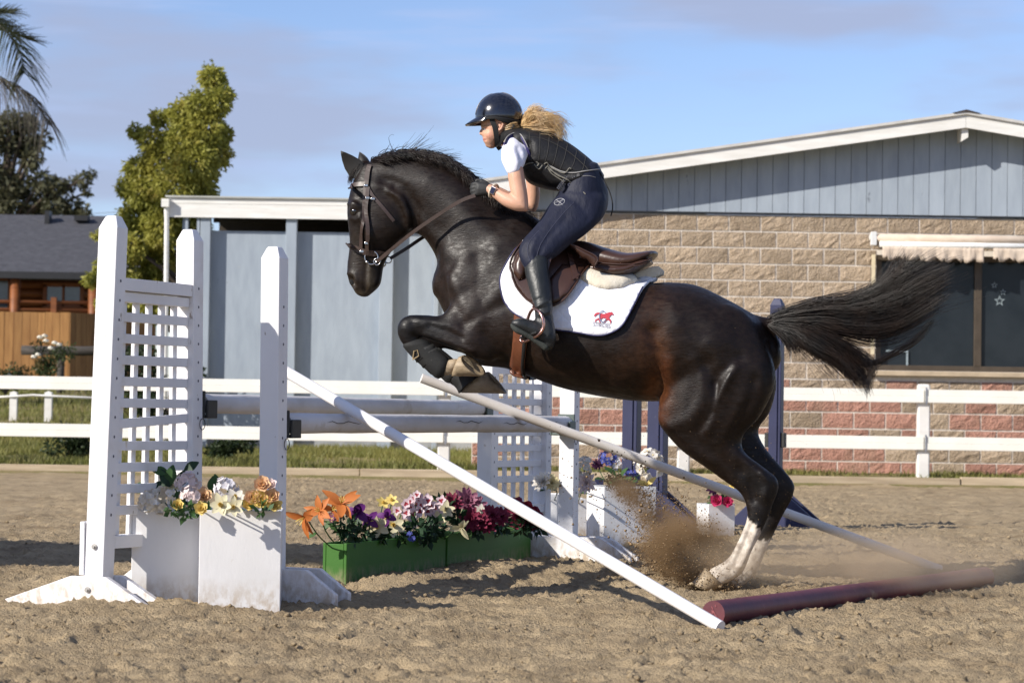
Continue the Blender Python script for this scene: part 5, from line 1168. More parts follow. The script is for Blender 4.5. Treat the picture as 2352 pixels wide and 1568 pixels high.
# ================================================================== THE RIDER
M_skin = mat('skin', (0.62, 0.36, 0.25), 0.5, (0.58, 0.33, 0.23), 14, spec=0.35, sub=0.12, bump=0.05, bscale=200, bdist=0.001)
M_shirt = mat('white cotton', (0.80, 0.79, 0.86), 0.85, (0.76, 0.75, 0.83), 20, bump=0.25, bscale=24, bdist=0.012, spec=0.1)
M_vest = mat('black vest fabric', (0.010, 0.0095, 0.011), 0.55, (0.007, 0.007, 0.0085), 20, bump=0.3, bscale=30, bdist=0.012, spec=0.4)
M_breech = mat('navy stretch fabric', (0.0095, 0.012, 0.030), 0.62, (0.007, 0.009, 0.023), 12, bump=0.45, bscale=18, bdist=0.016, bstretch=(1, 1, 0.5), spec=0.3, sheen=0.06)
M_bootl = mat('black boot leather', (0.012, 0.014, 0.015), 0.46, (0.02, 0.022, 0.023), 14, 0.45, 0.7, bump=0.35, bscale=26, bdist=0.010, spec=0.5)
M_helm = mat('glossy navy helmet', (0.006, 0.007, 0.014), 0.16, (0.005, 0.006, 0.011), 4, spec=0.6, coat=0.8)
M_glove = mat('black glove', (0.026, 0.027, 0.027), 0.6, (0.018, 0.018, 0.018), 30, bump=0.2, bscale=90, bdist=0.003)
person = thing('person', 'rider in navy helmet, black vest, white shirt and navy breeches leaning forward over the horse', 'person', tuple(H(1330, 560, 0)))
def arm(sh, side):
    if side > 0:
        up = [(1180, 338, 1202, 352, .035, .14), (1166, 365, 1198, 370, .042, .205), (1166, 397, 1202, 388, .045, .225), (1170, 428, 1208, 424, .042, .238), (1175, 448, 1213, 456, .041, .247), (1182, 466, 1214, 480, .038, .25)]
        fo = [(1194, 456, 1206, 486, .038, .25), (1180, 449, 1186, 485, .041, .25), (1160, 441, 1160, 475, .037, .242), (1142, 431, 1140, 460, .031, .228), (1130, 425, 1124, 448, .027, .215), (1120, 421, 1116, 448, .026, .21)]
    else:
        up = [(1192, 338, 1214, 352, .035, -.14), (1197, 365, 1232, 372, .042, -.205), (1208, 420, 1240, 430, .042, -.222), (1210, 450, 1238, 466, .040, -.23), (1208, 466, 1232, 484, .038, -.235)]
        fo = [(1212, 458, 1222, 486, .037, -.235), (1190, 450, 1192, 480, .037, -.23), (1150, 430, 1150, 460, .031, -.205), (1122, 420, 1120, 446, .027, -.185), (1112, 419, 1108, 446, .026, -.18)]
    return [loft(up, 14, 2.1), loft(fo, 14, 2.1)]
def hand(w, k, dx=0):
    """a closed fist round the rein: palm, four curled fingers, thumb; k scales thickness"""
    out = [loft([(1132 + dx, 427, 1126 + dx, 449, .022 * k, w), (1118 + dx, 420, 1114 + dx, 450, .024 * k, w), (1100 + dx, 418, 1098 + dx, 452, .023 * k, w)], 12, 2.6)]
    sg = 1 if w > 0 else -1
    for q in range(4):
        ln = (0, 2, 1.5, -1)[q]; yk = 421.5 + 8.2 * q; pts = [(1104 + dx, yk, w + sg * .004), (1097 + dx, yk, w + sg * .008), (1087.5 + dx - ln, yk + 1.5, w + sg * .002), (1085 + dx - ln, yk + 3, w - sg * .016), (1091 + dx, yk + 4, w - sg * .030)]
        m = MB(); m.tube(cr([tuple(H(*p)) for p in pts], 10), [.0095 * k] * 8 + [.0085 * k, .006 * k], 8); out.append((m.v, m.f))
    m = MB(); m.tube(cr([tuple(H(*p)) for p in ((1124 + dx, 428, w - sg * .014), (1112 + dx, 419, w - sg * .022), (1100 + dx, 414.5, w - sg * .022), (1091 + dx, 417, w - sg * .018))], 10), [.012 * k] * 6 + [.0105 * k, .0105 * k, .0095 * k, .006 * k], 8); out.append((m.v, m.f))
    return out
headL = loft([(1122, 236, 1172, 236, .045, 0), (1108, 258, 1192, 256, .070, 0), (1105, 276, 1194, 270, .076, 0), (1107, 292, 1188, 286, .075, 0), (1108, 304, 1176, 300, .068, 0), (1109, 316, 1162, 312, .060, 0), (1112, 327, 1150, 324, .048, 0), (1120, 336, 1140, 334, .030, 0)], 20, 2.2)
neckL = loft([(1136, 318, 1180, 286, .048, 0), (1148, 333, 1194, 302, .052, 0), (1164, 350, 1212, 316, .07, 0)], 16)
torsoL = loft([(1188, 306, 1170, 340, .09, 0), (1215, 306, 1186, 365, .135, 0), (1255, 312, 1206, 390, .14, 0), (1305, 336, 1222, 412, .135, 0), (1341, 362, 1256, 424, .125, 0), (1374, 400, 1295, 440, .13, 0), (1384, 440, 1290, 455, .14, 0)], 20)
legs = []
for s_ in (1, -1):
    legs.append(loft([(1290, 450, 1384, 470, .07, s_ * .08), (1250, 500, 1345, 530, .068, s_ * .16), (1210, 552, 1280, 580, .055, s_ * .26), (1202, 585, 1250, 598, .046, s_ * .29), (1214, 640, 1256, 640, .045, s_ * .32), (1230, 700, 1262, 702, .036, s_ * .37), (1236, 740, 1266, 745, .032, s_ * .39), (1225, 745, 1220, 772, .034, s_ * .40), (1195, 735, 1190, 756, .03, s_ * .405)], 14))
sk = fuse([headL, neckL, torsoL] + legs + arm(0, 1) + arm(0, -1) + hand(.21, 0.78) + hand(-.18, 0.78, -4), 0.0058, 3, 'body',
          [(H(1107, 303), .014, .011, .014, 10, 8), (H(1104.5, 307.5), .0095, .010, .0075, 8, 6), (H(1111, 319.5), .0075, .020, .0055, 8, 6), (H(1112.5, 325), .0065, .018, .0055, 8, 6), (H(1121, 334), .014, .022, .011, 8, 6), (H(1128, 308, .045), .03, .02, .028, 10, 8), (H(1128, 308, -.045), .03, .02, .028, 10, 8), (H(1109, 290), .012, .05, .008, 8, 6)])
sculpt(sk, [([(1113, 298), (1118, 297)], 4.0, -0.008), ([(1107, 322.5), (1116, 322)], 1.6, -0.004), ([(1104, 314), (1110, 315)], 3, -0.004), ([(1136, 318), (1144, 326)], 6, 0.003)])
co = get_co(sk); pxk = proj(co); wk = (co - np.array(HC)) @ np.array(HN)
ck = np.tile(np.array([0.62, 0.36, 0.25]), (len(co), 1))
dl = seg_dist(pxk, [(1106, 320), (1113, 321)]); ck += (np.array([0.50, 0.17, 0.15]) - ck) * (np.exp(-(dl / 2.6) ** 2) * (np.abs(wk) < .04))[:, None]
dl = np.linalg.norm(pxk - np.array([1124, 312]), axis=1); ck += (np.array([0.66, 0.30, 0.23]) - ck) * (0.6 * np.exp(-(dl / 9) ** 2))[:, None]
dl = seg_dist(pxk, [(1108, 290), (1122, 288)]); ck += (np.array([0.28, 0.17, 0.09]) - ck) * (0.8 * np.exp(-(dl / 1.8) ** 2))[:, None]
ca = sk.color_attributes.new('tone', 'FLOAT_COLOR', 'POINT'); ca.data.foreach_set('color', np.concatenate([ck, np.ones((len(ck), 1))], 1).astype(np.float32).ravel())
M_skin2 = mat('skin tone', (0, 0, 0), 0.5, (0.93, 0.90, 0.88), 14, attr='tone', spec=0.35, sub=0.1, bump=0.05, bscale=200, bdist=0.001)
obj('body', sk, M_skin2, person)
sk_bvh = BVHTree.FromPolygons([tuple(c) for c in co], [tuple(p.vertices) for p in sk.polygons])
for s_ in (1, -1):
    e = H(1115.5, 298, s_ * .034)
    MB().ball(e, .0095, .0095, .0075, 12, 8).build('eye', mat('eye white', (0.30, 0.28, 0.27), 0.4), person, True)
    MB().ball(e + HDIR * .007, .0058, .0058, .0058, 10, 8).build('iris', mat('blue grey iris', (0.06, 0.08, 0.10), 0.1), person, True)
    m = MB(); c = [H(1146, 281, s_ * .074), H(1151, 279, s_ * .080), H(1155, 285, s_ * .082), H(1152, 294, s_ * .080), H(1147.5, 299, s_ * .076), H(1146, 294, s_ * .075)]
    m.tube(cr([tuple(q) for q in c], 16), [.003] + [.0055] * 13 + [.006, .004], 8); m.ball(H(1149, 288, s_ * .074), .010, .004, .016, 8, 6); m.build('ear', M_skin, person, True)

# clothes
shirt_parts = [loft([(1170, 314, 1214, 346, .072, .10), (1156, 332, 1212, 358, .075, .15), (1151, 350, 1208, 368, .068, .19), (1152, 370, 1205, 378, .061, .212), (1158, 384, 1202, 382, .056, .222), (1164, 397, 1200, 386, .052, .228)], 16, 2.1),
               loft([(1180, 320, 1215, 345, .062, -.13), (1180, 345, 1225, 362, .062, -.18), (1190, 375, 1235, 380, .055, -.215), (1200, 398, 1240, 392, .050, -.225)], 16, 2.1),
               loft([(1188, 303, 1166, 342, .10, 0), (1215, 304, 1182, 367, .145, 0), (1255, 310, 1203, 392, .148, 0)], 20)]
shm = fuse(shirt_parts, 0.008, 4, 'shirt')
sculpt(shm, [([(1190, 340), (1200, 370), (1198, 382)], 5, -0.006), ([(1178, 345), (1188, 375)], 5, 0.004), ([(1165, 350), (1172, 385)], 6, -0.003), ([(1202, 352), (1206, 372)], 4, 0.005)])
obj('shirt', shm, M_shirt, person)
vm = fuse([loft([(1176, 297, 1158, 334, .085, 0), (1190, 296, 1170, 348, .125, 0), (1215, 296, 1184, 368, .158, 0), (1255, 302, 1199, 396, .164, 0), (1305, 327, 1214, 420, .160, 0), (1341, 353, 1246, 433, .150, 0), (1366, 375, 1272, 438, .148, 0), (1380, 390, 1288, 437, .150, 0)], 24, 2.3)], 0.0075, 3, 'vest')
sculpt(vm, [([(1258, 378), (1300, 398), (1378, 396)], 6, -0.006), ([(1205, 375), (1240, 376), (1262, 385)], 6, -0.007), ([(1240, 420), (1250, 435)], 5, -0.003), ([(1215, 330), (1215, 360)], 9, -0.014), ([(1196, 318), (1206, 345)], 8, -0.010), ([(1225, 410), (1260, 425)], 16, 0.006)])
vest = obj('vest', vm, M_vest, person)
v_bvh = BVHTree.FromPolygons([tuple(c) for c in get_co(vm)], [tuple(p.vertices) for p in vm.polygons])
M_seam = mat('grey stitching', (0.045, 0.043, 0.040), 0.8); M_pipe = mat('pale piping', (0.34, 0.33, 0.32), 0.6); M_navy = mat('navy trim', (0.03, 0.025, 0.11), 0.6)
def on(bvh, pts, n, off): return [hit(q[0], q[1], off, bvh, .15)[0] for q in cr(pts, n)]
m = MB()
for pl in ([(1210, 314), (1250, 320), (1300, 345), (1340, 378), (1352, 392)], [(1222, 300), (1262, 310), (1310, 335), (1350, 366)], [(1215, 303), (1220, 340), (1222, 370)], [(1240, 303), (1240, 345), (1235, 375)], [(1262, 308), (1258, 350), (1250, 378)], [(1284, 317), (1276, 360), (1268, 384)], [(1304, 330), (1296, 365), (1286, 390)], [(1325, 346), (1318, 375), (1308, 394)], [(1345, 362), (1340, 385), (1336, 393)]):
    m.tube(on(v_bvh, pl, 14, 0.0008), 0.0016, 5)
m.build('quilt_seam', M_seam, vest)
m = MB(); m.tube(on(v_bvh, [(1258, 377), (1275, 387), (1292, 394), (1316, 397), (1345, 393), (1378, 389)], 24, 0.002), 0.003, 6); m.build('piping', M_pipe, vest, True)
sh_bvh = BVHTree.FromPolygons([tuple(c) for c in get_co(shm)], [tuple(p.vertices) for p in shm.polygons])
arc = [(1160, 333), (1164, 324), (1172, 316), (1184, 312), (1197, 316), (1207, 332), (1214, 350), (1218, 366)]
pts_a = [hit(q[0], q[1], 0.004, sh_bvh, .15)[0] for q in cr(arc, 26)]
m = MB(); m.tube(pts_a, 0.0075, 6); m.build('armhole_trim', M_navy, vest, True)
m = MB(); m.tube([p + Vector((0, 0, .010)) + HN * .004 for p in pts_a], 0.0028, 6); m.build('armhole_piping', M_pipe, vest, True)
# lacing at the side
M_cord = mat('grey elastic cord', (0.20, 0.19, 0.16), 0.7)
m = MB()
for pl in ([(1206, 381), (1214, 376), (1226, 374)], [(1228, 378), (1238, 388), (1246, 380)], [(1232, 370), (1238, 376), (1234, 382)], [(1250, 376), (1256, 372), (1260, 378), (1252, 388)], [(1262, 380), (1280, 392), (1296, 398), (1308, 386), (1312, 388)], [(1258, 384), (1280, 402), (1300, 410), (1325, 428), (1345, 446)], [(1262, 390), (1290, 406), (1302, 412)], [(1258, 388), (1270, 400), (1296, 416)]):
    q = [hit(a[0], a[1], 0.006, v_bvh, .17)[0] for a in cr(pl, 14)]; m.tube(q, 0.0026, 5)
m.build('lacing', M_cord, person)
# breeches
bp_ = [loft([(1298, 420, 1380, 388, .135, 0), (1288, 436, 1388, 410, .150, 0), (1280, 450, 1397, 445, .160, 0), (1272, 462, 1394, 480, .150, 0), (1268, 472, 1380, 505, .12, 0)], 22, 2.3)]
for s_ in (1, -1):
    bp_.append(loft([(1290, 440, 1394, 462, .085, s_ * .085), (1262, 470, 1386, 498, .088, s_ * .12), (1237, 510, 1348, 536, .082, s_ * .185), (1216, 534, 1306, 566, .074, s_ * .235), (1201, 551, 1280, 588, .066, s_ * .268), (1191, 575, 1260, 600, .059, s_ * .285), (1196, 600, 1254, 608, .054, s_ * .297), (1206, 618, 1256, 616, .050, s_ * .302)], 18, 2.2))
bme = fuse(bp_, 0.0078, 4, 'breeches')
sculpt(bme, [([(1232, 545), (1222, 575), (1228, 600)], 5, 0.004), ([(1210, 570), (1215, 600)], 6, 0.003), ([(1300, 450), (1330, 470), (1350, 500)], 8, -0.004), ([(1290, 470), (1250, 520)], 8, 0.003), ([(1300, 500), (1260, 545), (1235, 590)], 6, -0.004), ([(1340, 440), (1370, 470)], 12, 0.004)])
brc = obj('breeches', bme, M_breech, person)
b_bvh = BVHTree.FromPolygons([tuple(c) for c in get_co(bme)], [tuple(p.vertices) for p in bme.polygons])
m = MB(); m.tube(on(b_bvh, [(1318, 465), (1290, 495), (1262, 530), (1240, 565), (1230, 600)], 20, 0.0008), 0.0014, 5); m.tube(on(b_bvh, [(1238, 530), (1216, 556), (1212, 580), (1220, 604)], 16, 0.0008), 0.0014, 5); m.build('seam', mat('navy seam', (0.055, 0.06, 0.10), 0.7), brc)
m = MB(); m.tube(on(b_bvh, [(1338, 405), (1352, 404), (1368, 408)], 8, 0.001), 0.0016, 5); m.build('pocket_piping', M_pipe, brc)
em = MB(); el = [(1285 + 12 * math.cos(a) * 1.0, 464 + 7.5 * math.sin(a) - 0.30 * 12 * math.cos(a) * .6) for a in np.linspace(0, 2 * math.pi, 26)]
em.tube(on(b_bvh, el, 30, 0.001), 0.0012, 5); em.tube(on(b_bvh, [(1278, 459), (1292, 470)], 6, 0.001), 0.0012, 5); em.tube(on(b_bvh, [(1293, 457), (1282, 471)], 6, 0.001), 0.0012, 5); em.tube(on(b_bvh, [(1274, 466), (1296, 459)], 6, 0.001), 0.0010, 5)
em.build('emblem', mat('silver print', (0.42, 0.42, 0.44), 0.5), brc)
belt = MB(); vv, ff_ = strap([(1284, 436), (1292, 424), (1304, 412), (1318, 404), (1332, 400)], 0.030, 0.004, 0.004, 18, bvh=b_bvh); belt.add(vv, ff_); bo = belt.build('belt', mat('black belt', (0.02, 0.02, 0.025), 0.5), person)
m = MB()
for q in range(4):
    for a in np.linspace(0.05, 0.75, 11):
        t = cr([(1284, 436), (1292, 424), (1304, 412), (1318, 404), (1332, 400)], 40)[int(a * 39)]
        p, n_ = hit(t[0] - 4 + q * 2.9, t[1] - 3.5 + q * 2.6, 0.010, b_bvh, .16); m.ball(p, .003, .003, .003, 6, 4)
m.build('stud', mat('silver stud', (0.7, 0.7, 0.72), 0.25, metal=1.0), bo)
# boots
for s_ in (1, -1):
    bt = fuse([loft([(1205, 603, 1259, 594, .053, s_ * .302), (1206, 628, 1261, 622, .055, s_ * .312), (1215, 662, 1267, 662, .053, s_ * .337), (1224, 694, 1269, 698, .046, s_ * .365), (1228, 714, 1269, 720, .040, s_ * .38), (1230, 736, 1273, 744, .038, s_ * .39), (1238, 762, 1277, 776, .037, s_ * .395), (1246, 790, 1272, 796, .030, s_ * .395)], 18, 2.2),
               loft([(1272, 760, 1256, 800, .034, s_ * .395), (1248, 742, 1234, 782, .038, s_ * .40), (1222, 735, 1211, 768, .042, s_ * .405), (1198, 730, 1190, 758, .043, s_ * .412), (1181, 734, 1179, 750, .034, s_ * .415)], 16, 2.3)], 0.0065, 3, 'riding_boot')
    if s_ > 0: sculpt(bt, [([(1232, 705), (1252, 694), (1262, 690)], 3.0, 0.006), ([(1230, 712), (1255, 706)], 3, -0.006), ([(1238, 722), (1264, 714)], 3, 0.005), ([(1240, 730), (1266, 724)], 3, -0.005), ([(1225, 690), (1245, 684)], 3, -0.004), ([(1235, 640), (1242, 680)], 12, 0.004), ([(1255, 620), (1262, 690)], 5, -0.002)])
    bo = obj('riding_boot', bt, M_bootl, person)
    so = fuse([loft([(1262, 792, 1252, 806, .032, s_ * .395), (1236, 776, 1228, 788, .034, s_ * .40), (1212, 762, 1205, 774, .040, s_ * .405), (1192, 750, 1184, 764, .042, s_ * .412), (1177, 742, 1174, 752, .030, s_ * .415)], 14, 3.0)], 0.006, 1, 'sole'); obj('sole', so, mat('grey rubber sole', (0.045, 0.05, 0.045), 0.85, (0.03, 0.034, 0.03), 40, bump=0.6, bscale=110, bdist=0.004), bo)
# gloves, watch
for w, dx in ((.21, 0), (-.18, -4)):
    g = fuse(hand(w, 1.08, dx), 0.0045, 2, 'glove'); obj('glove', g, M_glove, person)
wc = H(1134, 439, .218); ax = (H(1142, 444, .228) - H(1126, 436, .212)).normalized()
u1 = (Z - ax * Z.dot(ax)).normalized(); u2 = ax.cross(u1)
wt = ring(wc, 0.033, 0.006, u1, u2, 28).build('watch', mat('cream watch band', (0.62, 0.52, 0.40), 0.6), person, True)
fc_ = wc + HN * 0.034; MB().box(fc_, 0.019, 0.016, 0.005, ux=u1, uy=ax, uz=HN).build('watch_case', mat('silver case', (0.6, 0.55, 0.55), 0.25, metal=0.9), wt, bevel=0.004)
MB().box(fc_ + HN * 0.0055, 0.015, 0.012, 0.001, ux=u1, uy=ax, uz=HN).build('watch_screen', mat('dark screen', (0.012, 0.01, 0.035), 0.1), wt)
# helmet
hc = H(1147, 268, 0); tlt = math.radians(-6)
hx = (HDIR * math.cos(tlt) + Z * math.sin(tlt)); hz = (Z * math.cos(tlt) - HDIR * math.sin(tlt))
def helm_pt(th, ph, k=1.0):
    c_, s_ = math.cos(ph), math.sin(ph); rx = 0.1185 if math.cos(th) > 0 else 0.1175
    return hc + hx * (rx * k * c_ * math.cos(th)) + HN * (0.098 * k * c_ * math.sin(th)) + hz * ((0.1175 if ph > 0 else 0.1) * k * s_)
m = MB(); nu, nv = 40, 16; v = []
def low(th): return -0.16 + 0.10 * math.cos(th) - 0.16 * max(0, -math.cos(th))      # rim: higher in front, deeper behind
for j in range(nv + 1):
    for i in range(nu):
        th = 2 * math.pi * i / nu; ph = low(th) + (math.pi / 2 - low(th)) * j / nv; v.append(helm_pt(th, min(ph, math.pi / 2 - .001)))
f = [(j * nu + i, j * nu + (i + 1) % nu, (j + 1) * nu + (i + 1) % nu, (j + 1) * nu + i) for j in range(nv) for i in range(nu)]
m.add(v, f); he = m.build('helmet', M_helm, person, True); s = he.modifiers.new('t', 'SOLIDIFY'); s.thickness = 0.012; s.offset = -1
# visor
v = []; nu2, nv2 = 21, 7
for j in range(nv2):
    t = j / (nv2 - 1)
    for i in range(nu2):
        a = -1 + 2 * i / (nu2 - 1); th = a * 1.15
        base = helm_pt(th, low(th) + 0.06, 1.0); fwd = hx * (0.052 * t * math.cos(a * 1.45)) - hz * (0.026 * t * (1 - .35 * abs(a)) + 0.004 * t * t) + hx * (-0.006 * (1 - t))
        v.append(base + fwd)
m = MB(); m.add(v, [(j * nu2 + i, j * nu2 + i + 1, (j + 1) * nu2 + i + 1, (j + 1) * nu2 + i) for j in range(nv2 - 1) for i in range(nu2 - 1)])
o = m.build('visor', M_helm, he, True); s = o.modifiers.new('t', 'SOLIDIFY'); s.thickness = 0.006
m = MB(); m.tube([helm_pt(math.pi if False else th, ph, 1.006) + HN * 0 for th, ph in [(0.30, p_) for p_ in np.linspace(0.15, 1.3, 14)]] + [helm_pt(math.pi - 0.30, p_, 1.006) for p_ in np.linspace(1.3, 0.10, 14)], 0.0022, 6); m.build('trim', mat('pewter trim', (0.16, 0.155, 0.17), 0.35, metal=0.5), he, True)
# lining and harness
m = MB(); v = []
for j in range(5):
    for i in range(25):
        th = math.pi * (0.32 + 0.68 * 2 * (i / 24 - 0.0) * 1.0) if False else 0.95 + (2 * math.pi - 1.9) * i / 24
        ph = low(th) + 0.05 - 0.34 * (j / 4) * (0.35 + 0.65 * max(0, -math.cos(th)) ** 0.5 if math.cos(th) < 0 else 0.35); v.append(helm_pt(th, ph, 0.97))
m.add(v, [(j * 25 + i, j * 25 + i + 1, (j + 1) * 25 + i + 1, (j + 1) * 25 + i) for j in range(4) for i in range(24)])
o = m.build('lining', mat('black harness', (0.010, 0.010, 0.011), 0.7), he, True); s = o.modifiers.new('t', 'SOLIDIFY'); s.thickness = 0.01
M_harn = mat('black harness', (0.010, 0.010, 0.011), 0.7)
for s_ in (1, -1):
    for pts, wd in (([(1128, 270, .082), (1136, 290, .080), (1140, 310, .070), (1142, 326, .052), (1143, 337, .03)], 0.024), ([(1178, 284, .072), (1166, 300, .068), (1152, 318, .060), (1144, 334, .04)], 0.028), ([(1143, 334, .04), (1146, 339, .02), (1148, 341, 0)], .022)):
        vv, ff_ = strap([(a, b, c * s_) for a, b, c in pts], wd, 0.006, n=14, free=True); MB().add(vv, ff_).build('chin_strap', M_harn, he)
# ponytail
M_blond = mat('blond hair', (0.74, 0.55, 0.30), 0.4, (0.50, 0.31, 0.14), 30, 0.35, 0.65, spec=0.5)
pg = [[(1195, 288, 0), (1204, 270, .01), (1212, 256, .02), (1222, 248, .03), (1230, 250, .04)], [(1196, 289, .01), (1210, 272, .03), (1222, 260, .04), (1236, 256, .04), (1246, 262, .04)], [(1197, 290, .02), (1214, 280, .04), (1232, 268, .05), (1250, 268, .05), (1262, 278, .05)],
      [(1197, 292, .02), (1218, 288, .05), (1240, 282, .06), (1262, 272, .06), (1282, 278, .05), (1300, 294, .04)], [(1197, 293, .02), (1220, 294, .05), (1244, 296, .06), (1266, 292, .06), (1284, 296, .05), (1290, 312, .04)], [(1197, 294, .01), (1222, 299, .05), (1246, 303, .06), (1264, 310, .06), (1276, 322, .05), (1280, 330, .05)]]
hair('hair', pg, 1300, M_blond, np.random.default_rng(9), 0.0085, 0.020, 0.0014, 0.0004, 16, person, (0.6, 1.25), 22, 1.6)
hair('hair', [[(1160, 292, .070), (1172, 284, .074), (1186, 282, .07)], [(1160, 300, .07), (1176, 296, .07), (1194, 292, .05)]], 160, M_blond, np.random.default_rng(10), 0.003, 0.004, 0.0016, 0.0006, 8, person, (0.9, 1.0))
hair('hair', [[(1186, 298, .05), (1174, 306, .06), (1164, 318, .07), (1158, 334, .075)], [(1190, 300, .05), (1178, 308, .065), (1168, 322, .075), (1164, 336, .08)]], 90, M_blond, np.random.default_rng(11), 0.003, 0.004, 0.0016, 0.0006, 10, person, (0.8, 1.0))
MB().tube([H(1192, 284, 0), H(1198, 290, 0), H(1202, 294, 0)], [.016, .02, .015], 10).build('hair_tie', M_blond, person, True)
m = MB(); m.tube(cr([tuple(H(*q)) for q in ((1378, 395, .06), (1390, 420, .07), (1400, 440, .07), (1406, 462, .07), (1407, 480, .07), (1403, 496, .07))], 18), 0.0035, 6); m.build('vest_cord', mat('black cord', (0.015, 0.015, 0.018), 0.6), person)

# ================================================================== THE JUMP
AV = Vector((0.366, 0.9306, 0)); BV = Vector((0.9306, -0.366, 0))
M_jw = mat('white jump paint', (0.80, 0.79, 0.80), 0.5, (0.74, 0.73, 0.74), 4, stretch=(1, 1, 0.3), bump=0.25, bscale=40, bdist=0.004, bstretch=(1, 1, 0.25), spec=0.35,
           spots=[((0.36, 0.31, 0.27), 24, 0.69, 0.74, (1, 1, 0.5)), ((0.55, 0.50, 0.44), 2.6, 0.58, 0.85), ((0.60, 0.52, 0.42), 9, 0.68, 0.74, (1, 1, 0.2))], splash=((0.40, 0.31, 0.21), 0.20))
M_hole = mat('dark pin hole', (0.10, 0.10, 0.13), 0.8)
M_cup = mat('black plastic cup', (0.022, 0.022, 0.020), 0.55, (0.03, 0.03, 0.028), 20)
M_bolt = mat('zinc bolt', (0.5, 0.48, 0.45), 0.4, metal=0.9)
def post_part(parent, base, top, hs, m, name='post', holes=True, hstep=0.0805, zlo=0.42, zhi=None):
    base, top = Vector(base), Vector(top); ax = (top - base).normalized(); u, w_ = AV, BV
    rings = [(0.0, 1.0), (0.955, 1.0), (0.985, 0.72), (1.0, 0.62)]; v = []
    L_ = (top - base).length
    for t, s in ((0, 1), (1 - 0.05 / L_ * 1.0, 1), (1 - 0.004, 0.60), (1, 0.5)):
        c = base + ax * (L_ * t); v += [c + u * (a * hs * s) + w_ * (b * hs * s) for a, b in ((-1, -1), (1, -1), (1, 1), (-1, 1))]
    f = [(r * 4 + k, r * 4 + (k + 1) % 4, (r + 1) * 4 + (k + 1) % 4, (r + 1) * 4 + k) for r in range(3) for k in range(4)] + [(12, 13, 14, 15), (3, 2, 1, 0)]
    f = [q[::-1] for q in f] if False else f
    me = mesh_from(name, v, f); import bmesh
    bm = bmesh.new(); bm.from_mesh(me); bmesh.ops.recalc_face_normals(bm, faces=bm.faces); bm.to_mesh(me); bm.free()
    o = obj(name, me, m, parent, bevel=0.004)
    if holes:
        hm = MB(); z = zlo
        while z < (zhi or L_ - 0.2):
            c = base + ax * z + BV * (hs + 0.0008); n = 8
            hm.add([c + AV * (0.0065 * math.cos(k * math.pi / 4)) + Z * (0.0065 * math.sin(k * math.pi / 4)) for k in range(n)], [tuple(range(n))]); z += hstep
        hm.build('pin_hole', M_hole, o)
    return o
def foot_board(parent, c, prof, d0, th, m, name='foot'):
    """board across the post: profile (b,z) in the BV direction, at distance d0 along AV from the post centre"""
    c = Vector((c[0], c[1], 0)); pts = [c + AV * d0 + BV * b + Z * z for b, z in prof]
    o = MB().prism(pts, AV * th); o = o.build(name, m, parent, bevel=0.004); return o
def bolt(parent, p, n, r=0.012):
    n = Vector(n).normalized(); MB().tube([p, Vector(p) + n * 0.006], r, 10).build('bolt', M_bolt, parent); MB().tube([p, Vector(p) + n * 0.012], r * 0.5, 6).build('bolt', M_bolt, parent)
def cup(parent, base, z, m=M_cup, sgn=1, hs=0.045):
    """moulded cup: plate on the post and a deep cradle round the rail end"""
    c = Vector((base[0], base[1], z)); mm = MB()
    mm.box(c + AV * (sgn * (hs + 0.008)) - Z * 0.004, 0.050, 0.060, 0.008, ux=BV, uy=Z, uz=AV)
    for sd in (-1, 1): mm.box(c + AV * (sgn * (hs + 0.062)) + BV * (sd * 0.055) - Z * 0.024, 0.006, 0.040, 0.046, ux=BV, uy=Z, uz=AV)
    mm.box(c + AV * (sgn * (hs + 0.062)) - Z * 0.056, 0.049, 0.008, 0.046, ux=BV, uy=Z, uz=AV)
    o = mm.build('jump_cup', m, parent, bevel=0.004)
    ring(c + BV * 0.052 + AV * (sgn * 0.03) - Z * 0.09, 0.024, 0.0018, AV, Z, 16).build('pin_chain', M_cup, o)
HS = 0.0445
def at_px(px_, y, z=0.0, py=1000): p = P(px_, py, y); return Vector((p.x, y, z))
foot_prof = [(-0.34, 0.0), (-0.34, 0.055), (-0.20, 0.155), (0.20, 0.155), (0.34, 0.055), (0.34, 0.0)]
ZF, ZR = 0.775, 0.855
# near front standard
s1 = thing('jump_standard', 'white slim jump standard holding the near end of the front rail', 'jump standard', tuple(at_px(626, 11.0)))
b = at_px(624, 11.0, -0.03, 1385); t = at_px(631, 11.0, 1.535, 600); post_part(s1, b, t, HS, M_jw)
for d0 in (-HS - 0.036, HS + 0.004): foot_board(s1, b, foot_prof, d0, 0.032, M_jw)
cup(s1, b.lerp(t, (ZF + .03) / 1.565), ZF - 0.0)
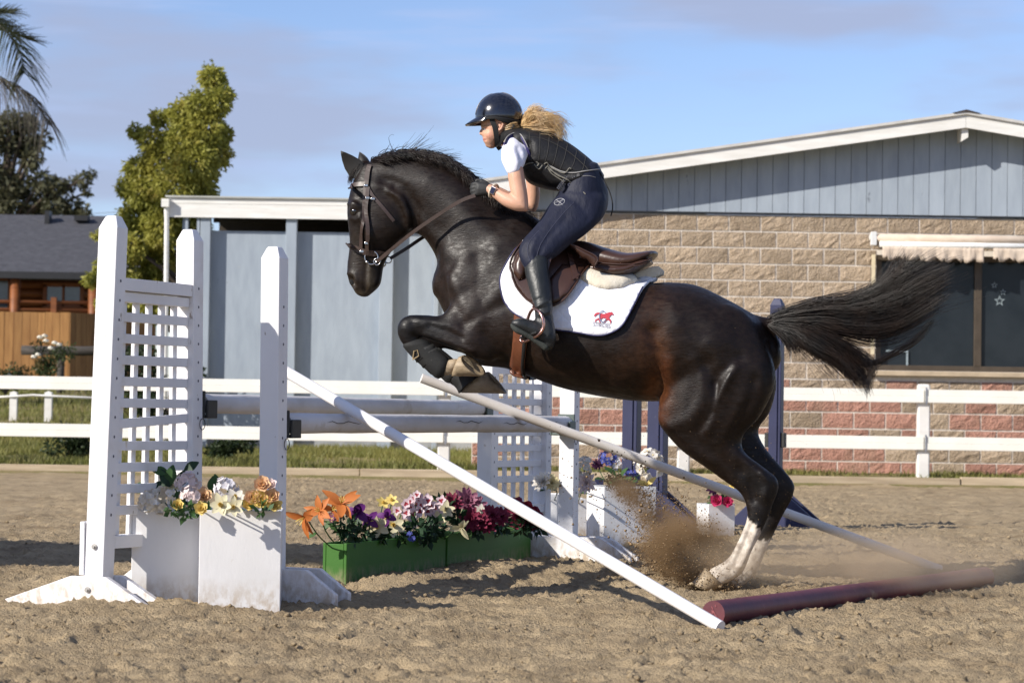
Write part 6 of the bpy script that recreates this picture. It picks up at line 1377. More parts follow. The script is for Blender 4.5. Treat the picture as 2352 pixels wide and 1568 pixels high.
# near wing
def lattice_wing(name, label, p_in, p_out, zt_in, zt_out, cupz, slats, bow=False, feet=True):
    t = thing(name, label, 'jump standard', tuple(p_in[0]))
    post_part(t, p_in[0], p_in[1], HS, M_jw); post_part(t, p_out[0], p_out[1], HS, M_jw)
    def pin(z): return p_in[0].lerp(p_in[1], (z - p_in[0].z) / (p_in[1].z - p_in[0].z))
    def pout(z): return p_out[0].lerp(p_out[1], (z - p_out[0].z) / (p_out[1].z - p_out[0].z))
    def bar(z, hz, hb, off, name='slat', dz=0.0):
        a, c = pout(z), pin(z); d = (c - a).normalized(); a = a + d * HS; c = c - d * HS; d2 = (c + Z * dz - a).normalized()
        MB().box((a + c) / 2 + BV * off + Z * dz / 2, (c - a).length / 2 - 0.001, hb, hz, ux=d2, uy=BV, uz=d2.cross(BV) * -1 if d2.cross(BV).z < 0 else d2.cross(BV)).build(name, M_jw, t, bevel=0.002)
    bar(zt_in, 0.026, 0.040, 0, 'top_rail'); bar(zt_in - 0.052, 0.020, 0.026, 0, 'cross_piece'); bar(0.275, 0.026, 0.040, 0, 'bottom_rail')
    z = zt_in - 0.135; k = 0
    while z > 0.36:
        bar(z, 0.0195, 0.0085, 0.012, 'slat', 0.028 if (bow and k == 5) else 0.0); z -= 0.0895; k += 1
    zb, zt = 0.302, zt_in - 0.073
    for k in range(slats):
        s = (k + 0.5) / slats; lo = pout(zb).lerp(pin(zb), 0.10 + 0.80 * s); hi = pout(zt).lerp(pin(zt), 0.10 + 0.80 * s); ax = (hi - lo).normalized()
        MB().box((lo + hi) / 2 - BV * 0.010, 0.0185, 0.0085, (hi - lo).length / 2, ux=(AV - ax * AV.dot(ax)).normalized(), uy=BV, uz=ax).build('slat', M_jw, t, bevel=0.002)
    return t
p2 = (at_px(431, 11.16, -0.03, 1395), at_px(436, 11.16, 1.615, 560)); p1 = (at_px(224, 10.56, -0.03, 1395), at_px(261, 10.56, 1.625, 530))
w1 = lattice_wing('lattice_wing', 'white lattice wing standard with tall posts at the near end of the jump', p2, p1, 1.345, 1.345, ZR, 5, True)
foot_board(w1, p1[0], [(-0.40, 0.0), (-0.405, 0.028), (-0.085, 0.138), (0.085, 0.138), (0.275, 0.03), (0.275, 0.0)], -HS - 0.036, 0.034, M_jw)
foot_board(w1, p1[0], [(-0.40, 0.0), (-0.40, 0.028), (-0.085, 0.138), (0.085, 0.138), (0.275, 0.03), (0.275, 0.0)], HS + 0.003, 0.034, M_jw)
foot_board(w1, p2[0], foot_prof, -HS - 0.036, 0.034, M_jw); foot_board(w1, p2[0], foot_prof, HS + 0.003, 0.034, M_jw)
zz = 0.3; c = p1[0].lerp(p1[1], 0.2); MB().box(p1[0].lerp(p1[1], 0.17) - BV * (HS + 0.012), 0.052, 0.011, 0.11, ux=AV, uy=BV).build('bracket', M_jw, w1, bevel=0.003)
bolt(w1, p1[0].lerp(p1[1], 0.175) - AV * (HS + .001), -AV); bolt(w1, p1[0] + Z * 0.115 - AV * (HS + 0.037), -AV)
cup(w1, p2[0].lerp(p2[1], 0.54), ZR)
# far front standard and far wing
pf = at_px(1304, 14.4, -0.03, 1280); s2 = thing('jump_standard', 'white slim jump standard at the far end of the front rail behind the horse belly', 'jump standard', tuple(pf))
pft = at_px(1309, 14.4, 1.535, 900); post_part(s2, pf, pft, HS, M_jw)
for d0 in (-HS - 0.036, HS + 0.004): foot_board(s2, pf, [(-0.30, 0), (-0.30, 0.05), (-.2, .145), (0.22, 0.145), (0.40, 0.035), (0.40, 0)], d0, 0.032, M_jw)
cup(s2, pf.lerp(pft, .5), ZF, mat('grey green cup', (0.10, 0.13, 0.12), 0.5), -1)
q2 = (at_px(1116, 14.6, -0.03, 1280), at_px(1120, 14.6, 1.56, 900)); q1 = (at_px(1242, 15.2, -0.03, 1280), at_px(1246, 15.2, 1.56, 900))
w2 = lattice_wing('lattice_wing', 'white lattice wing standard seen under the horse belly', q2, q1, 1.30, 1.30, ZR, 5)
foot_board(w2, q2[0], foot_prof, -HS - 0.036, 0.034, M_jw); foot_board(w2, q1[0], foot_prof, -HS - 0.036, 0.034, M_jw)
cup(w2, q2[0].lerp(q2[1], .55), ZR, mat('grey green cup', (0.10, 0.13, 0.12), 0.5), -1)
# rails
M_rail = mat('chalky white pole', (0.62, 0.61, 0.62), 0.8, (0.50, 0.47, 0.44), 3.2, 0.4, 0.75, stretch=(1, 1, 2), bump=0.5, bscale=18, bdist=0.008, spots=[((0.34, 0.29, 0.23), 4.5, 0.62, 0.8)])
def pole(name, label, a, b_, r, m, seed=0, sag=0.0, n=16):
    rr = np.random.default_rng(seed); pts = [a.lerp(b_, i / (n - 1)) - Z * (sag * 4 * (i / (n - 1)) * (1 - i / (n - 1))) for i in range(n)]
    o = MB().tube(pts, [r * (1 + rr.uniform(-.03, .03)) for _ in pts], 18).build(name, m, None, True); tag(o, label, 'jump pole'); e = o.modifiers.new('es', 'EDGE_SPLIT'); e.split_angle = math.radians(50)
    return o
fa, fb_ = b + AV * 0.075, pf - AV * 0.065; fa.z = fb_.z = ZF
pole('jump_rail', 'weathered white front rail of the jump with a long dark crack', fa, fb_, 0.0445, M_rail, 1)
ra, rb = p2[0] + AV * 0.075, q2[0] - AV * 0.065; ra.z = rb.z = ZR
pole('jump_rail', 'weathered white back rail of the jump behind the front one', ra, rb, 0.0435, M_rail, 2)
MB()
cm = MB(); c0, c1 = fa.lerp(fb_, 0.12), fa.lerp(fb_, 0.20)
for (u0, u1, zo) in ((0.10, 0.21, 0.004), (0.52, 0.62, 0.010), (0.70, 0.80, 0.002), (0.86, 0.93, 0.012)):
    pts = [fa.lerp(fb_, u0 + (u1 - u0) * i / 7) + BV * 0.0440 + Z * (zo + 0.006 * math.sin(i * 1.9)) for i in range(8)]; cm.tube(pts, [0.0004] + [0.0018] * 6 + [0.0004], 5)
bpy.data.objects['jump_rail'].name; ck_o = cm.build('crack', mat('crack', (0.05, 0.045, 0.04), 0.9), bpy.data.objects['jump_rail'])
M_pvc = mat('white guide pole paint', (0.80, 0.79, 0.80), 0.45, (0.76, 0.74, 0.74), 5, spots=[((0.62, 0.54, 0.45), 6, 0.66, 0.85)])
M_pvc2 = mat('cream guide pole paint', (0.74, 0.70, 0.66), 0.5, (0.66, 0.60, 0.54), 4, spots=[((0.58, 0.46, 0.34), 3.5, 0.58, 0.8)])
ga = G(1655, 1448); ga.z = 0.02
pole('guide_pole', 'white slanted guide pole crossing the foreground from sand to front rail', Vector((ga.x, ga.y, 0.015)), P(655, 852, 11.93), 0.0255, M_pvc, 3)
gb = G(2160, 1312)
pole('guide_pole', 'cream slanted guide pole passing behind the hind legs', Vector((gb.x, gb.y, 0.01)), P(968, 868, 13.45), 0.0255, M_pvc2, 4)
M_redp = mat('worn dark red paint', (0.165, 0.040, 0.045), 0.5, (0.10, 0.025, 0.035), 4, stretch=(1, 1, 1), bump=0.4, bscale=22, bdist=0.006, spots=[((0.24, 0.17, 0.12), 7, 0.62, 0.75)])
gr0 = G(1638, 1432); gr1 = G(2262, 1344)
rp = pole('ground_pole', 'dark red round pole lying on the sand before the jump', Vector((gr0.x, gr0.y, 0.042)), Vector((gr1.x, gr1.y, 0.042)), 0.0505, M_redp, 5)
# split wood grain on the sawn end
de = (Vector((gr0.x, gr0.y, 0)) - Vector((gr1.x, gr1.y, 0))).normalized(); s_ax = de.cross(Z).normalized(); em = MB(); rr = random.Random(4)
for k in range(16):
    a, r_ = rr.uniform(0, 6.28), rr.uniform(.004, .04); c = Vector((gr0.x, gr0.y, .042)) + de * 0.0015 + s_ax * (r_ * math.cos(a)) + Z * (r_ * math.sin(a)); em.box(c, rr.uniform(.004, .012), 0.0016, 0.0015, ux=(s_ax * .5 + Z * .86).normalized(), uy=de, uz=(s_ax * .86 - Z * .5).normalized())
em.build('end_grain', mat('pale red grain', (0.34, 0.10, 0.11), 0.7), rp)

# ---------------------------------------------------------------- boxes and planters
M_bw = mat('white box paint', (0.74, 0.73, 0.73), 0.55, (0.68, 0.67, 0.66), 3, bump=0.3, bscale=45, bdist=0.003, bstretch=(1, 1, 0.4), spots=[((0.55, 0.50, 0.43), 16, 0.70, 0.76)], splash=((0.42, 0.33, 0.23), 0.14))
M_green = mat('green planter paint', (0.040, 0.145, 0.014), 0.65, (0.034, 0.125, 0.012), 3, bump=0.25, bscale=40, bdist=0.003, spots=[((0.14, 0.13, 0.06), 18, 0.70, 0.76)], splash=((0.30, 0.24, 0.15), 0.10))
M_moss = mat('dark florist foam', (0.06, 0.05, 0.03), 0.95, (0.02, 0.03, 0.012), 20, bump=0.6, bscale=40)
def planter(name, label, c, ux, w, d, h, m, cat='planter', group=None, th=0.016, fill=0.82):
    """open box: c = middle of the front face at the ground, ux along the front"""
    ux = Vector(ux).normalized(); uy = Z.cross(ux); c = Vector((c[0], c[1], -0.02)); t = thing(name, label, cat, tuple(c), group); h2 = (h + .02) / 2
    MB().box(c + uy * th / 2 + Z * h2, w / 2, th / 2, h2, ux=ux, uy=uy).build('front_panel', m, t, bevel=0.003)
    MB().box(c + uy * (d - th / 2) + Z * h2, w / 2, th / 2, h2, ux=ux, uy=uy).build('back_panel', m, t, bevel=0.003)
    for s_ in (-1, 1): MB().box(c + uy * d / 2 + ux * (s_ * (w / 2 - th / 2 - 0.001)) + Z * (h2 - 0.002), th / 2, d / 2 - th - 0.0005, h2 - 0.002, ux=ux, uy=uy).build('side_panel', m, t, bevel=0.003)
    MB().box(c + uy * d / 2 + Z * (h * fill), w / 2 - th - .002, d / 2 - th - .002, 0.02, ux=ux, uy=uy).build('filling', M_moss, t)
    return t, c, ux, uy
phi = math.radians(4); fx = Vector((math.cos(phi), math.sin(phi), 0))
c2 = G(549, 1403); bxB = planter('flower_box', 'white square flower box standing in front of the other beside the near standards', c2, fx, 0.337, 0.34, 0.415, M_bw, 'flower box')
c1_ = G(389, 1393); phi2 = math.radians(5); fx2 = Vector((math.cos(phi2), math.sin(phi2), 0))
bxA = planter('flower_box', 'white square flower box tucked behind the foot of the lattice wing', c1_ + Vector((0, .04, 0)), fx2, 0.335, 0.34, 0.40, M_bw, 'flower box')
pl0 = G(795, 1347); L_pl = 1.205
bxG1 = planter('flower_planter', 'long green planter nearer half under the jump with orange lilies', pl0 + AV * (L_pl / 2), AV, L_pl, 0.125, 0.205, M_green)
bxG2 = planter('flower_planter', 'long green planter farther half under the jump with burgundy flowers', pl0 + AV * (L_pl * 1.5 + 0.012) + BV * 0.005, AV, L_pl, 0.125, 0.205, M_green)
c3 = G(1250, 1252); bxC = planter('flower_box', 'small bright white flower box beside the far front standard', c3, (0.93, -.30, 0), 0.165, 0.2, 0.325, M_bw, 'flower box')
c3b = G(1340, 1238); bxC2 = planter('flower_box', 'white flower box half hidden behind the far front standard', c3b + Vector((0, .3, 0)), (0.95, .3, 0), 0.13, 0.2, 0.26, M_bw, 'flower box')
c4 = G(1446, 1252); bxD = planter('flower_box', 'tall white flower box half hidden by the flying sand', c4, (0.94, .34, 0), 0.36, 0.3, 0.375, M_bw, 'flower box')
c5 = G(1657, 1232); bxE = planter('flower_box', 'little white flower box behind the far guide pole with pink flowers', c5, (0.94, .34, 0), 0.20, 0.2, 0.225, M_bw, 'flower box')

# ---------------------------------------------------------------- navy standards behind
M_nv = mat('navy jump paint', (0.030, 0.034, 0.085), 0.45, (0.024, 0.027, 0.068), 4, spots=[((0.10, 0.10, 0.14), 20, 0.70, 0.78)])
for (px_, y, hs, top, label, ft) in ((1452, 18.2, 0.055, 1.7, 'navy jump standard behind the horse belly nearest the white box', False), (1512, 18.0, 0.060, 1.7, 'navy jump standard just in front of the horse thigh', False), (1783, 19.2, 0.046, 1.72, 'navy jump standard with black cups behind the horse hind leg', True)):
    bb_ = at_px(px_ - 4, y, -0.03, 1200); tt_ = at_px(px_ + 2, y, top, 800); t = thing('navy_standard', label, 'jump standard', tuple(bb_)); post_part(t, bb_, tt_, hs, M_nv, holes=False)
    MB().box(bb_.lerp(tt_, .5) + BV * (hs * .2) - AV * (hs + 0.006), hs * 0.28, 0.005, (tt_.z) / 2 - .06, ux=BV, uy=AV).build('cup_track', M_nv, t, bevel=0.002)
    for d0 in (-hs - 0.036, hs + 0.004): foot_board(t, bb_, [(-0.32, 0), (-0.32, 0.05), (-.05, .30), (0.05, 0.30), (0.36, 0.04), (0.36, 0)], d0, 0.032, M_nv)
    if ft:
        for s_ in (-1, 1): MB().box(Vector((bb_.x, bb_.y, P(1783, 1010, y).z)) + BV * (s_ * (hs + 0.016)), 0.016, 0.03, 0.055, ux=BV, uy=AV).build('jump_cup', M_cup, t, bevel=0.005)
g0 = G(1375, 1230); t = thing('navy_board', 'upright navy board beside the tall white flower box', 'board', tuple(g0)); MB().box((g0.x, g0.y + .05, 0.19), 0.03, 0.018, 0.2).build('board', M_nv, t, bevel=0.003)

# ---------------------------------------------------------------- silk flowers
def petal(mb, c, d, nrm, L_, W, curl=0.25, cup_=0.12, tip=0.0, n=5):
    """one curved petal from c along d, facing nrm"""
    d = Vector(d).normalized(); nrm = Vector(nrm); nrm = (nrm - d * nrm.dot(d)).normalized(); s = d.cross(nrm); v = []
    for i in range(n):
        t = i / (n - 1); w = W * (math.sin(math.pi * min(1, (0.12 + 0.82 * t))) ** (0.8 if tip == 0 else 1.15)); w = max(w, W * 0.03)
        mid = c + d * (L_ * t) + nrm * (L_ * curl * t * t * -1.0 + L_ * 0.10 * t)
        for k, a in enumerate((-1, 0, 1)): v.append(mid + s * (a * w / 2) + nrm * (abs(a) * W * cup_))
    f = [(i * 3 + k, i * 3 + k + 1, (i + 1) * 3 + k + 1, (i + 1) * 3 + k) for i in range(n - 1) for k in range(2)]
    mb.add(v, f)
def rot_about(v, ax, a): return Matrix.Rotation(a, 3, ax) @ Vector(v)
def petals_ring(mb, c, face, n, L_, W, open_, curl, rng, off=0.0, tip=0.0, cup_=0.12):
    face = Vector(face).normalized(); o = face.orthogonal().normalized()
    for k in range(n):
        a = off + 2 * math.pi * k / n + rng.uniform(-.18, .18); sd = rot_about(o, face, a); d = sd * math.sin(open_) + face * math.cos(open_); nr = face * math.sin(open_) - sd * math.cos(open_)
        petal(mb, Vector(c), d, nr, L_ * rng.uniform(.88, 1.1), W * rng.uniform(.9, 1.1), curl, cup_, tip)
PM = {}
def pm(name, c, c2=None): 
    m = leaf_mat('petal ' + name, c, c2 or tuple(x * 0.8 for x in c), None, 0.25); return m
M_leafg = leaf_mat('silk leaf green', (0.06, 0.125, 0.035), (0.035, 0.085, 0.025), None, 0.15)
M_leafd = leaf_mat('dark silk leaf', (0.022, 0.055, 0.022), (0.014, 0.035, 0.016), None, 0.1)
M_stemg = mat('silk stem', (0.05, 0.10, 0.03), 0.6)
FR = random.Random(12)
ORD = ['leftmost', 'second from left', 'third from left', 'fourth from left', 'fifth from left', 'rightmost']
def ordw(items, k, key=0):
    o = sorted(range(len(items)), key=lambda i: items[i][key]); r = o.index(k); n = len(items)
    return ORD[5] if r == n - 1 else ORD[r]
def flower(kind, px_, py_, y, size, m, root, label, group=None, face=None, m2=None, leafs=1, leaf_m=None, leaf_s=0.05):
    """size = bloom radius in metres; root = where the stem goes in"""
    size *= 1.18
    c = P(px_, py_, y); face = Vector(face) if face else Vector((FR.uniform(-.5, .4), -0.8, FR.uniform(.1, .7))); face.normalize()
    t = thing(kind, label, 'flower', tuple(root), group); mb = MB(); m2b = MB()
    if kind == 'lily':
        petals_ring(mb, c - face * size * .25, face, 3, size * 1.15, size * .50, 1.05, 0.35, FR, FR.uniform(0, 2), 1); petals_ring(mb, c - face * size * .25, face, 3, size * 1.1, size * .42, 1.15, 0.4, FR, 1.05 + FR.uniform(0, .2), 1)
        for k in range(6): a = k * 1.05; m2b.tube([c - face * size * .2, c + face * size * .35 + face.orthogonal() * (math.cos(a) * size * .12) + face.cross(face.orthogonal()) * (math.sin(a) * size * .12)], size * .022, 4)
    elif kind == 'rose':
        for r_, n, op in ((1.0, 6, 1.25), (.85, 5, .95), (.65, 5, .65), (.45, 4, .4), (.3, 3, .2)): petals_ring(mb, c - face * size * .3, face, n, size * r_, size * r_ * .95, op, -0.12, FR, FR.uniform(0, 6), 0, 0.16)
    elif kind == 'hydrangea':
        for k in range(30):
            d = Vector((FR.gauss(0, 1), FR.gauss(0, 1) - .5, FR.gauss(0, 1) + .35)).normalized(); p = c + d * size * FR.uniform(.7, 1.0); petals_ring(mb, p, d, 4, size * .36, size * .34, 1.35, .1, FR, FR.uniform(0, 2)); m2b.ball(p + d * size * .04, size * .05, size * .05, size * .05, 5, 4)
    elif kind == 'orchid':
        for k in range(6):
            p = c + Vector((FR.uniform(-1, 1), FR.uniform(-.4, .4), FR.uniform(-1, 1))) * size * .75; d = Vector((FR.uniform(-.5, .5), -.9, FR.uniform(-.2, .6))); petals_ring(mb, p, d, 5, size * .55, size * .42, 1.25, .12, FR, FR.uniform(0, 2)); petals_ring(m2b, p + d.normalized() * size * .03, d, 3, size * .26, size * .2, 1.1, .1, FR, FR.uniform(0, 2))
    elif kind == 'dahlia':
        for r_, n, op in ((1.0, 11, 1.45), (.9, 10, 1.15), (.72, 9, .85), (.5, 7, .5), (.32, 5, .25)): petals_ring(mb, c - face * size * .2, face, n, size * r_, size * r_ * .42, op, .05, FR, FR.uniform(0, 6), 0)
    elif kind == 'daffodil':
        petals_ring(mb, c, face, 6, size, size * .6, 1.3, .1, FR, FR.uniform(0, 2)); petals_ring(m2b, c, face, 6, size * .55, size * .4, .45, -.1, FR, 0)
    elif kind == 'iris':
        petals_ring(mb, c, face, 3, size * 1.1, size * .8, .5, -.1, FR, FR.uniform(0, 2)); petals_ring(mb, c, face, 4, size * 1.2, size * .85, 1.5, .55, FR, FR.uniform(0, 2)); petals_ring(m2b, c, face, 3, size * .5, size * .25, 1.3, .3, FR, 0)
    mb.build('bloom', m, t, True)
    if m2b.v: m2b.build('stamen', m2 or m, t, True)
    root = Vector(root); md = (c + root) / 2 + Vector((FR.uniform(-.03, .03), 0.02, 0)); pts = cr([tuple(c - face * size * .3), tuple(md), tuple(root)], 8); MB().tube(pts, 0.0035, 5).build('stem', M_stemg, t)
    for k in range(leafs):
        lm = MB(); q = Vector(pts[3 + k % 4]); d = Vector((FR.uniform(-1, 1), FR.uniform(-.9, .1), FR.uniform(-.1, .9))); petal(lm, q, d, Vector((0, -.6, .8)), leaf_s * FR.uniform(.9, 1.5), leaf_s * .55, .3, .05, 1); lm.build('leaf', leaf_m or M_leafg, t, True)
    return t
def root_in(bx, u, v=0.5, h=0.2):
    t, c, ux, uy = bx; return c + ux * u + uy * v + Z * h
OR = pm('orange', (0.55, 0.155, 0.035), (0.58, 0.23, 0.07)); PU = pm('purple', (0.10, 0.015, 0.13), (0.16, 0.03, 0.20)); CR_ = pm('cream', (0.70, 0.62, 0.36), (0.74, 0.70, 0.52)); WR = pm('white pink', (0.74, 0.66, 0.68), (0.62, 0.42, 0.48)); RD = pm('red', (0.38, 0.045, 0.06), (0.30, 0.03, 0.05)); BU = pm('burgundy', (0.17, 0.015, 0.04), (0.24, 0.035, 0.075)); MV = pm('mauve', (0.36, 0.15, 0.22), (0.28, 0.09, 0.15)); WH = pm('white', (0.76, 0.72, 0.66), (0.70, 0.64, 0.54)); PK = pm('blush', (0.84, 0.74, 0.70), (0.78, 0.62, 0.60)); YE = pm('yellow', (0.82, 0.62, 0.14), (0.80, 0.66, 0.30)); PE = pm('peach', (0.82, 0.60, 0.32), (0.80, 0.52, 0.34)); BL = pm('blue', (0.06, 0.08, 0.30), (0.10, 0.11, 0.38)); LV = pm('lavender white', (0.82, 0.79, 0.80), (0.76, 0.72, 0.75)); PI = pm('hot pink', (0.60, 0.05, 0.16), (0.5, 0.03, 0.12)); DV = pm('dark violet', (0.06, 0.015, 0.05), (0.03, 0.01, 0.03))
# green planters, left to right
G1 = lambda u: root_in(bxG1, u, 0.06, 0.17); G2 = lambda u: root_in(bxG2, u, 0.06, 0.17)
flower('lily', 694, 1192, 11.9, 0.075, OR, G1(-.55), 'drooping orange lily hanging out past the end of the green planter', None, (-.5, -.6, -.5), YE)
flower('lily', 732, 1172, 12.05, 0.062, OR, G1(-.50), 'orange lily second from the end of the green planter', None, (-.3, -.9, .2), YE)
flower('lily', 785, 1152, 12.2, 0.078, OR, G1(-.46), 'tallest orange lily above the green planter', None, (.1, -.8, .55), YE)
flower('lily', 765, 1168, 12.3, 0.060, OR, G1(-.42), 'orange lily just below the tallest one', None, (.3, -.9, .1), YE)
flower('orchid', 758, 1190, 12.15, 0.022, MV, G1(-.50), 'small pink and yellow spray under the orange lilies', None, None, YE)
flower('iris', 820, 1178, 12.3, 0.046, PU, G1(-.36), 'deep purple iris right beside the orange lilies', None, (.1, -.8, .5), PU)
flower('iris', 848, 1195, 12.4, 0.036, PU, G1(-.28), 'purple iris left of the cream blossoms', None, (-.2, -.9, .3), YE)
flower('iris', 888, 1186, 12.5, 0.036, PU, G1(-.14), 'purple iris between the two cream blossoms', None, (.1, -.9, .4), YE)
flower('daffodil', 866, 1208, 12.45, 0.055, CR_, G1(-.22), 'cream ruffled blossom hanging over the green planter front', None, (-.1, -1, .0), YE)
flower('daffodil', 902, 1205, 12.6, 0.052, CR_, G1(-.08), 'cream ruffled blossom right of the purple iris', None, (.2, -1, .1), YE)
yl = ((880, 1155, -.16), (900, 1150, -.10))
for k, (px_, py_, u) in enumerate(yl): flower('daffodil', px_, py_, 12.75, 0.032, YE, G1(u), ordw(yl, k) + ' of two small yellow blossoms standing behind the purple irises', 'small yellow blossoms')
wl2 = ((925, 1170, .04, .045), (950, 1190, .12, .05), (975, 1155, .20, .05), (1000, 1165, .30, .05), (957, 1150, .14, .04), (988, 1190, .26, .045))
for k, (px_, py_, u, s_) in enumerate(wl2):
    flower('orchid', px_, py_, 12.9 + u * .6, s_, WR, G1(u), ordw(wl2, k) + ' white blossom with red marks in the middle of the green planter', 'white and red blossoms', None, RD)
flower('daffodil', 1022, 1172, 13.15, 0.045, CR_, G1(.42), 'pale cream blossom beside the white and red ones', None, (.2, -.9, .5), CR_)
flower('daffodil', 1008, 1192, 13.05, 0.040, CR_, G1(.38), 'small cream blossom low among the dark leaves of the planter', None, (-.2, -.9, .2), CR_)
flower('orchid', 945, 1232, 12.5, 0.022, BL, G1(.05), 'small blue flower hanging over the front of the green planter')
flower('lily', 1058, 1213, 13.0, 0.050, CR_, G2(-.58), 'single pale drooping petal over the planter joint', None, (-.1, -.8, -.5), CR_)
ml = ((1075, 1150, -.46, .07), (1092, 1165, -.40, .06))
for k, (px_, py_, u, s_) in enumerate(ml): flower('dahlia', px_, py_, 13.4, s_, MV, G2(u), ('larger upper ', 'smaller lower ')[k] + 'mauve dahlia near the middle of the planter row', 'mauve dahlias')
dl_ = ((1080, 1192, -.44, .06), (1105, 1195, -.34, .055), (1130, 1180, -.26, .055), (1150, 1185, -.16, .05), (1040, 1150, -.55, .05), (1120, 1205, -.3, .045))
for k, (px_, py_, u, s_) in enumerate(dl_): flower('dahlia', px_, py_, 13.3 + u * .2, s_, BU, G2(u), ordw(dl_, k) + ' burgundy dahlia crowded behind the near guide pole', 'burgundy dahlias')
cl_ = ((1180, 1165, .02, .06), (1205, 1175, .12, .065), (1225, 1185, .22, .055), (1190, 1195, .06, .05), (1215, 1205, .2, .055), (1235, 1200, .3, .04))
for k, (px_, py_, u, s_) in enumerate(cl_): flower('rose', px_, py_, 13.7 + u * .3, s_, RD if u > .1 and s_ > .056 else BU, G2(u), ordw(cl_, k) + ' crimson blossom at the far end of the green planter', 'crimson blossoms')
flower('daffodil', 1103, 1172, 13.35, 0.03, WH, G2(-.36), 'small white blossom between the mauve dahlias')
# foliage filling
def foliage(label, spots, m, rng, n, size, rad, root):
    t = thing('foliage', label, 'foliage', tuple(root)); v, f = leaves([tuple(P(*s_)) for s_ in spots], [rad] * len(spots), n, size, rng, shell=.2, aspect=.5); obj('leaf_mass', mesh_from('leaf_mass', v, f), m, t); t['kind'] = 'stuff'
r8 = np.random.default_rng(8)
foliage('dark silk leaves filling the green planters', [(830, 1222, 12.4), (800, 1225, 12.2), (870, 1225, 12.5), (915, 1220, 12.7), (955, 1215, 12.8), (1000, 1212, 13.0), (985, 1222, 12.9), (1050, 1190, 13.2), (1100, 1205, 13.3), (1150, 1200, 13.5), (1200, 1205, 13.7), (1020, 1160, 13.2), (790, 1205, 12.2), (1230, 1205, 13.8)], M_leafd, r8, 900, 0.045, 0.045, G1(0))
B1 = lambda u, v=0.17: root_in(bxA, u, v, .33); B2 = lambda u, v=0.17: root_in(bxB, u, v, .36)
flower('hydrangea', 372, 1150, 10.75, 0.052, WH, B1(.0), 'cream hydrangea over the back flower box low beside the wing', None, None, CR_, 2)
flower('hydrangea', 340, 1152, 10.7, 0.040, WH, B1(-.08), 'smaller cream hydrangea leaning over the back flower box corner', None, None, CR_, 1)
flower('hydrangea', 398, 1108, 10.95, 0.035, CR_, B1(.02), 'pale green white spray below the big leaves', None, None, CR_, 0)
flower('hydrangea', 432, 1112, 10.85, 0.045, PK, B1(.08), 'blush pink hydrangea with upright blooms above the back flower box', None, None, PK, 1)
flower('hydrangea', 440, 1142, 10.7, 0.040, PK, B1(.10), 'lower blush pink hydrangea between the two flower boxes', None, None, PK, 0)
flower('rose', 468, 1138, 10.75, 0.036, PE, B1(.13), 'peach rose between pink and yellow blooms of the flower boxes', None, (.1, -.8, .4))
flower('rose', 408, 1160, 10.6, 0.026, YE, B1(.05), 'small golden bud low in the back flower box', None, (.0, -.9, .4))
flower('rose', 462, 1168, 10.5, 0.030, YE, B1(.14), 'small yellow rose at the corner where the boxes meet', None, (.0, -.9, .3))
flower('hydrangea', 520, 1122, 10.65, 0.042, LV, B2(-.06), 'lavender white hydrangea above the front flower box', None, None, LV, 1)
flower('daffodil', 540, 1145, 10.55, 0.042, WH, B2(-.03), 'white open blossom below the lavender hydrangea', None, (.1, -.8, .5), YE)
flower('daffodil', 508, 1160, 10.45, 0.044, CR_, B2(-.09), 'cream and yellow blossom spilling over the front box edge', None, (-.1, -.9, .2), YE)
flower('daffodil', 536, 1164, 10.45, 0.040, CR_, B2(-.03), 'cream yellow blossom low on the front box rim', None, (.1, -.9, .1), YE)
for (px_, py_, s_, lb, m) in ((580, 1142, .036, 'peach rose left in the yellow cluster', PE), (602, 1112, .038, 'topmost peach yellow rose of the cluster', PE), (602, 1148, .046, 'large open yellow rose in the cluster front', YE), (626, 1140, .034, 'peach rose at the outer edge of the yellow cluster', PE), (622, 1112, .028, 'pinkish rose bud at the top edge of the yellow cluster', PK), (575, 1158, .034, 'yellow rose low in the cluster near the box rim', YE), (630, 1160, .032, 'golden rose hanging at the box corner', YE)):
    flower('rose', px_, py_, 10.55, s_, m, B2(.08), lb, None, (FR.uniform(-.3, .3), -.8, .4))
lt = thing('silk_leaf_spray', 'big glossy green silk leaves rising from the back flower box', 'foliage', tuple(B1(0)))
for (px_, py_, dx, dz, s_, m) in ((392, 1116, -.6, 1, .085, M_leafd), (388, 1112, .2, 1, .085, M_leafg), (412, 1116, .35, .9, .08, M_leafd), (345, 1118, -1, -.1, .085, M_leafg), (352, 1116, .5, .1, .06, M_leafd), (408, 1128, .2, -.8, .09, M_leafg), (420, 1150, .3, -.6, .08, M_leafd), (385, 1085, -.9, .2, .07, M_leafg), (425, 1080, .6, .4, .07, M_leafd), (486, 1130, .1, 1, .07, M_leafg), (500, 1120, -.2, 1, .06, M_leafg)):
    lm = MB(); petal(lm, P(px_, py_, 10.9), (dx, -.2, dz), (0, -.9, .4), s_, s_ * .62, .25, .06, 1, 7); lm.build('leaf', m, lt, True)
for (px_, py_) in ((395, 1130), (420, 1150), (360, 1120)): MB().tube([P(px_, py_, 10.9), B1(0.03)], .004, 5).build('stem', M_stemg, lt)
foliage('dark leaves between the blooms of the two near flower boxes', [(430, 1172, 10.62), (400, 1174, 10.6), (460, 1170, 10.7), (600, 1172, 10.5)], M_leafg, r8, 90, 0.035, 0.03, B1(0))
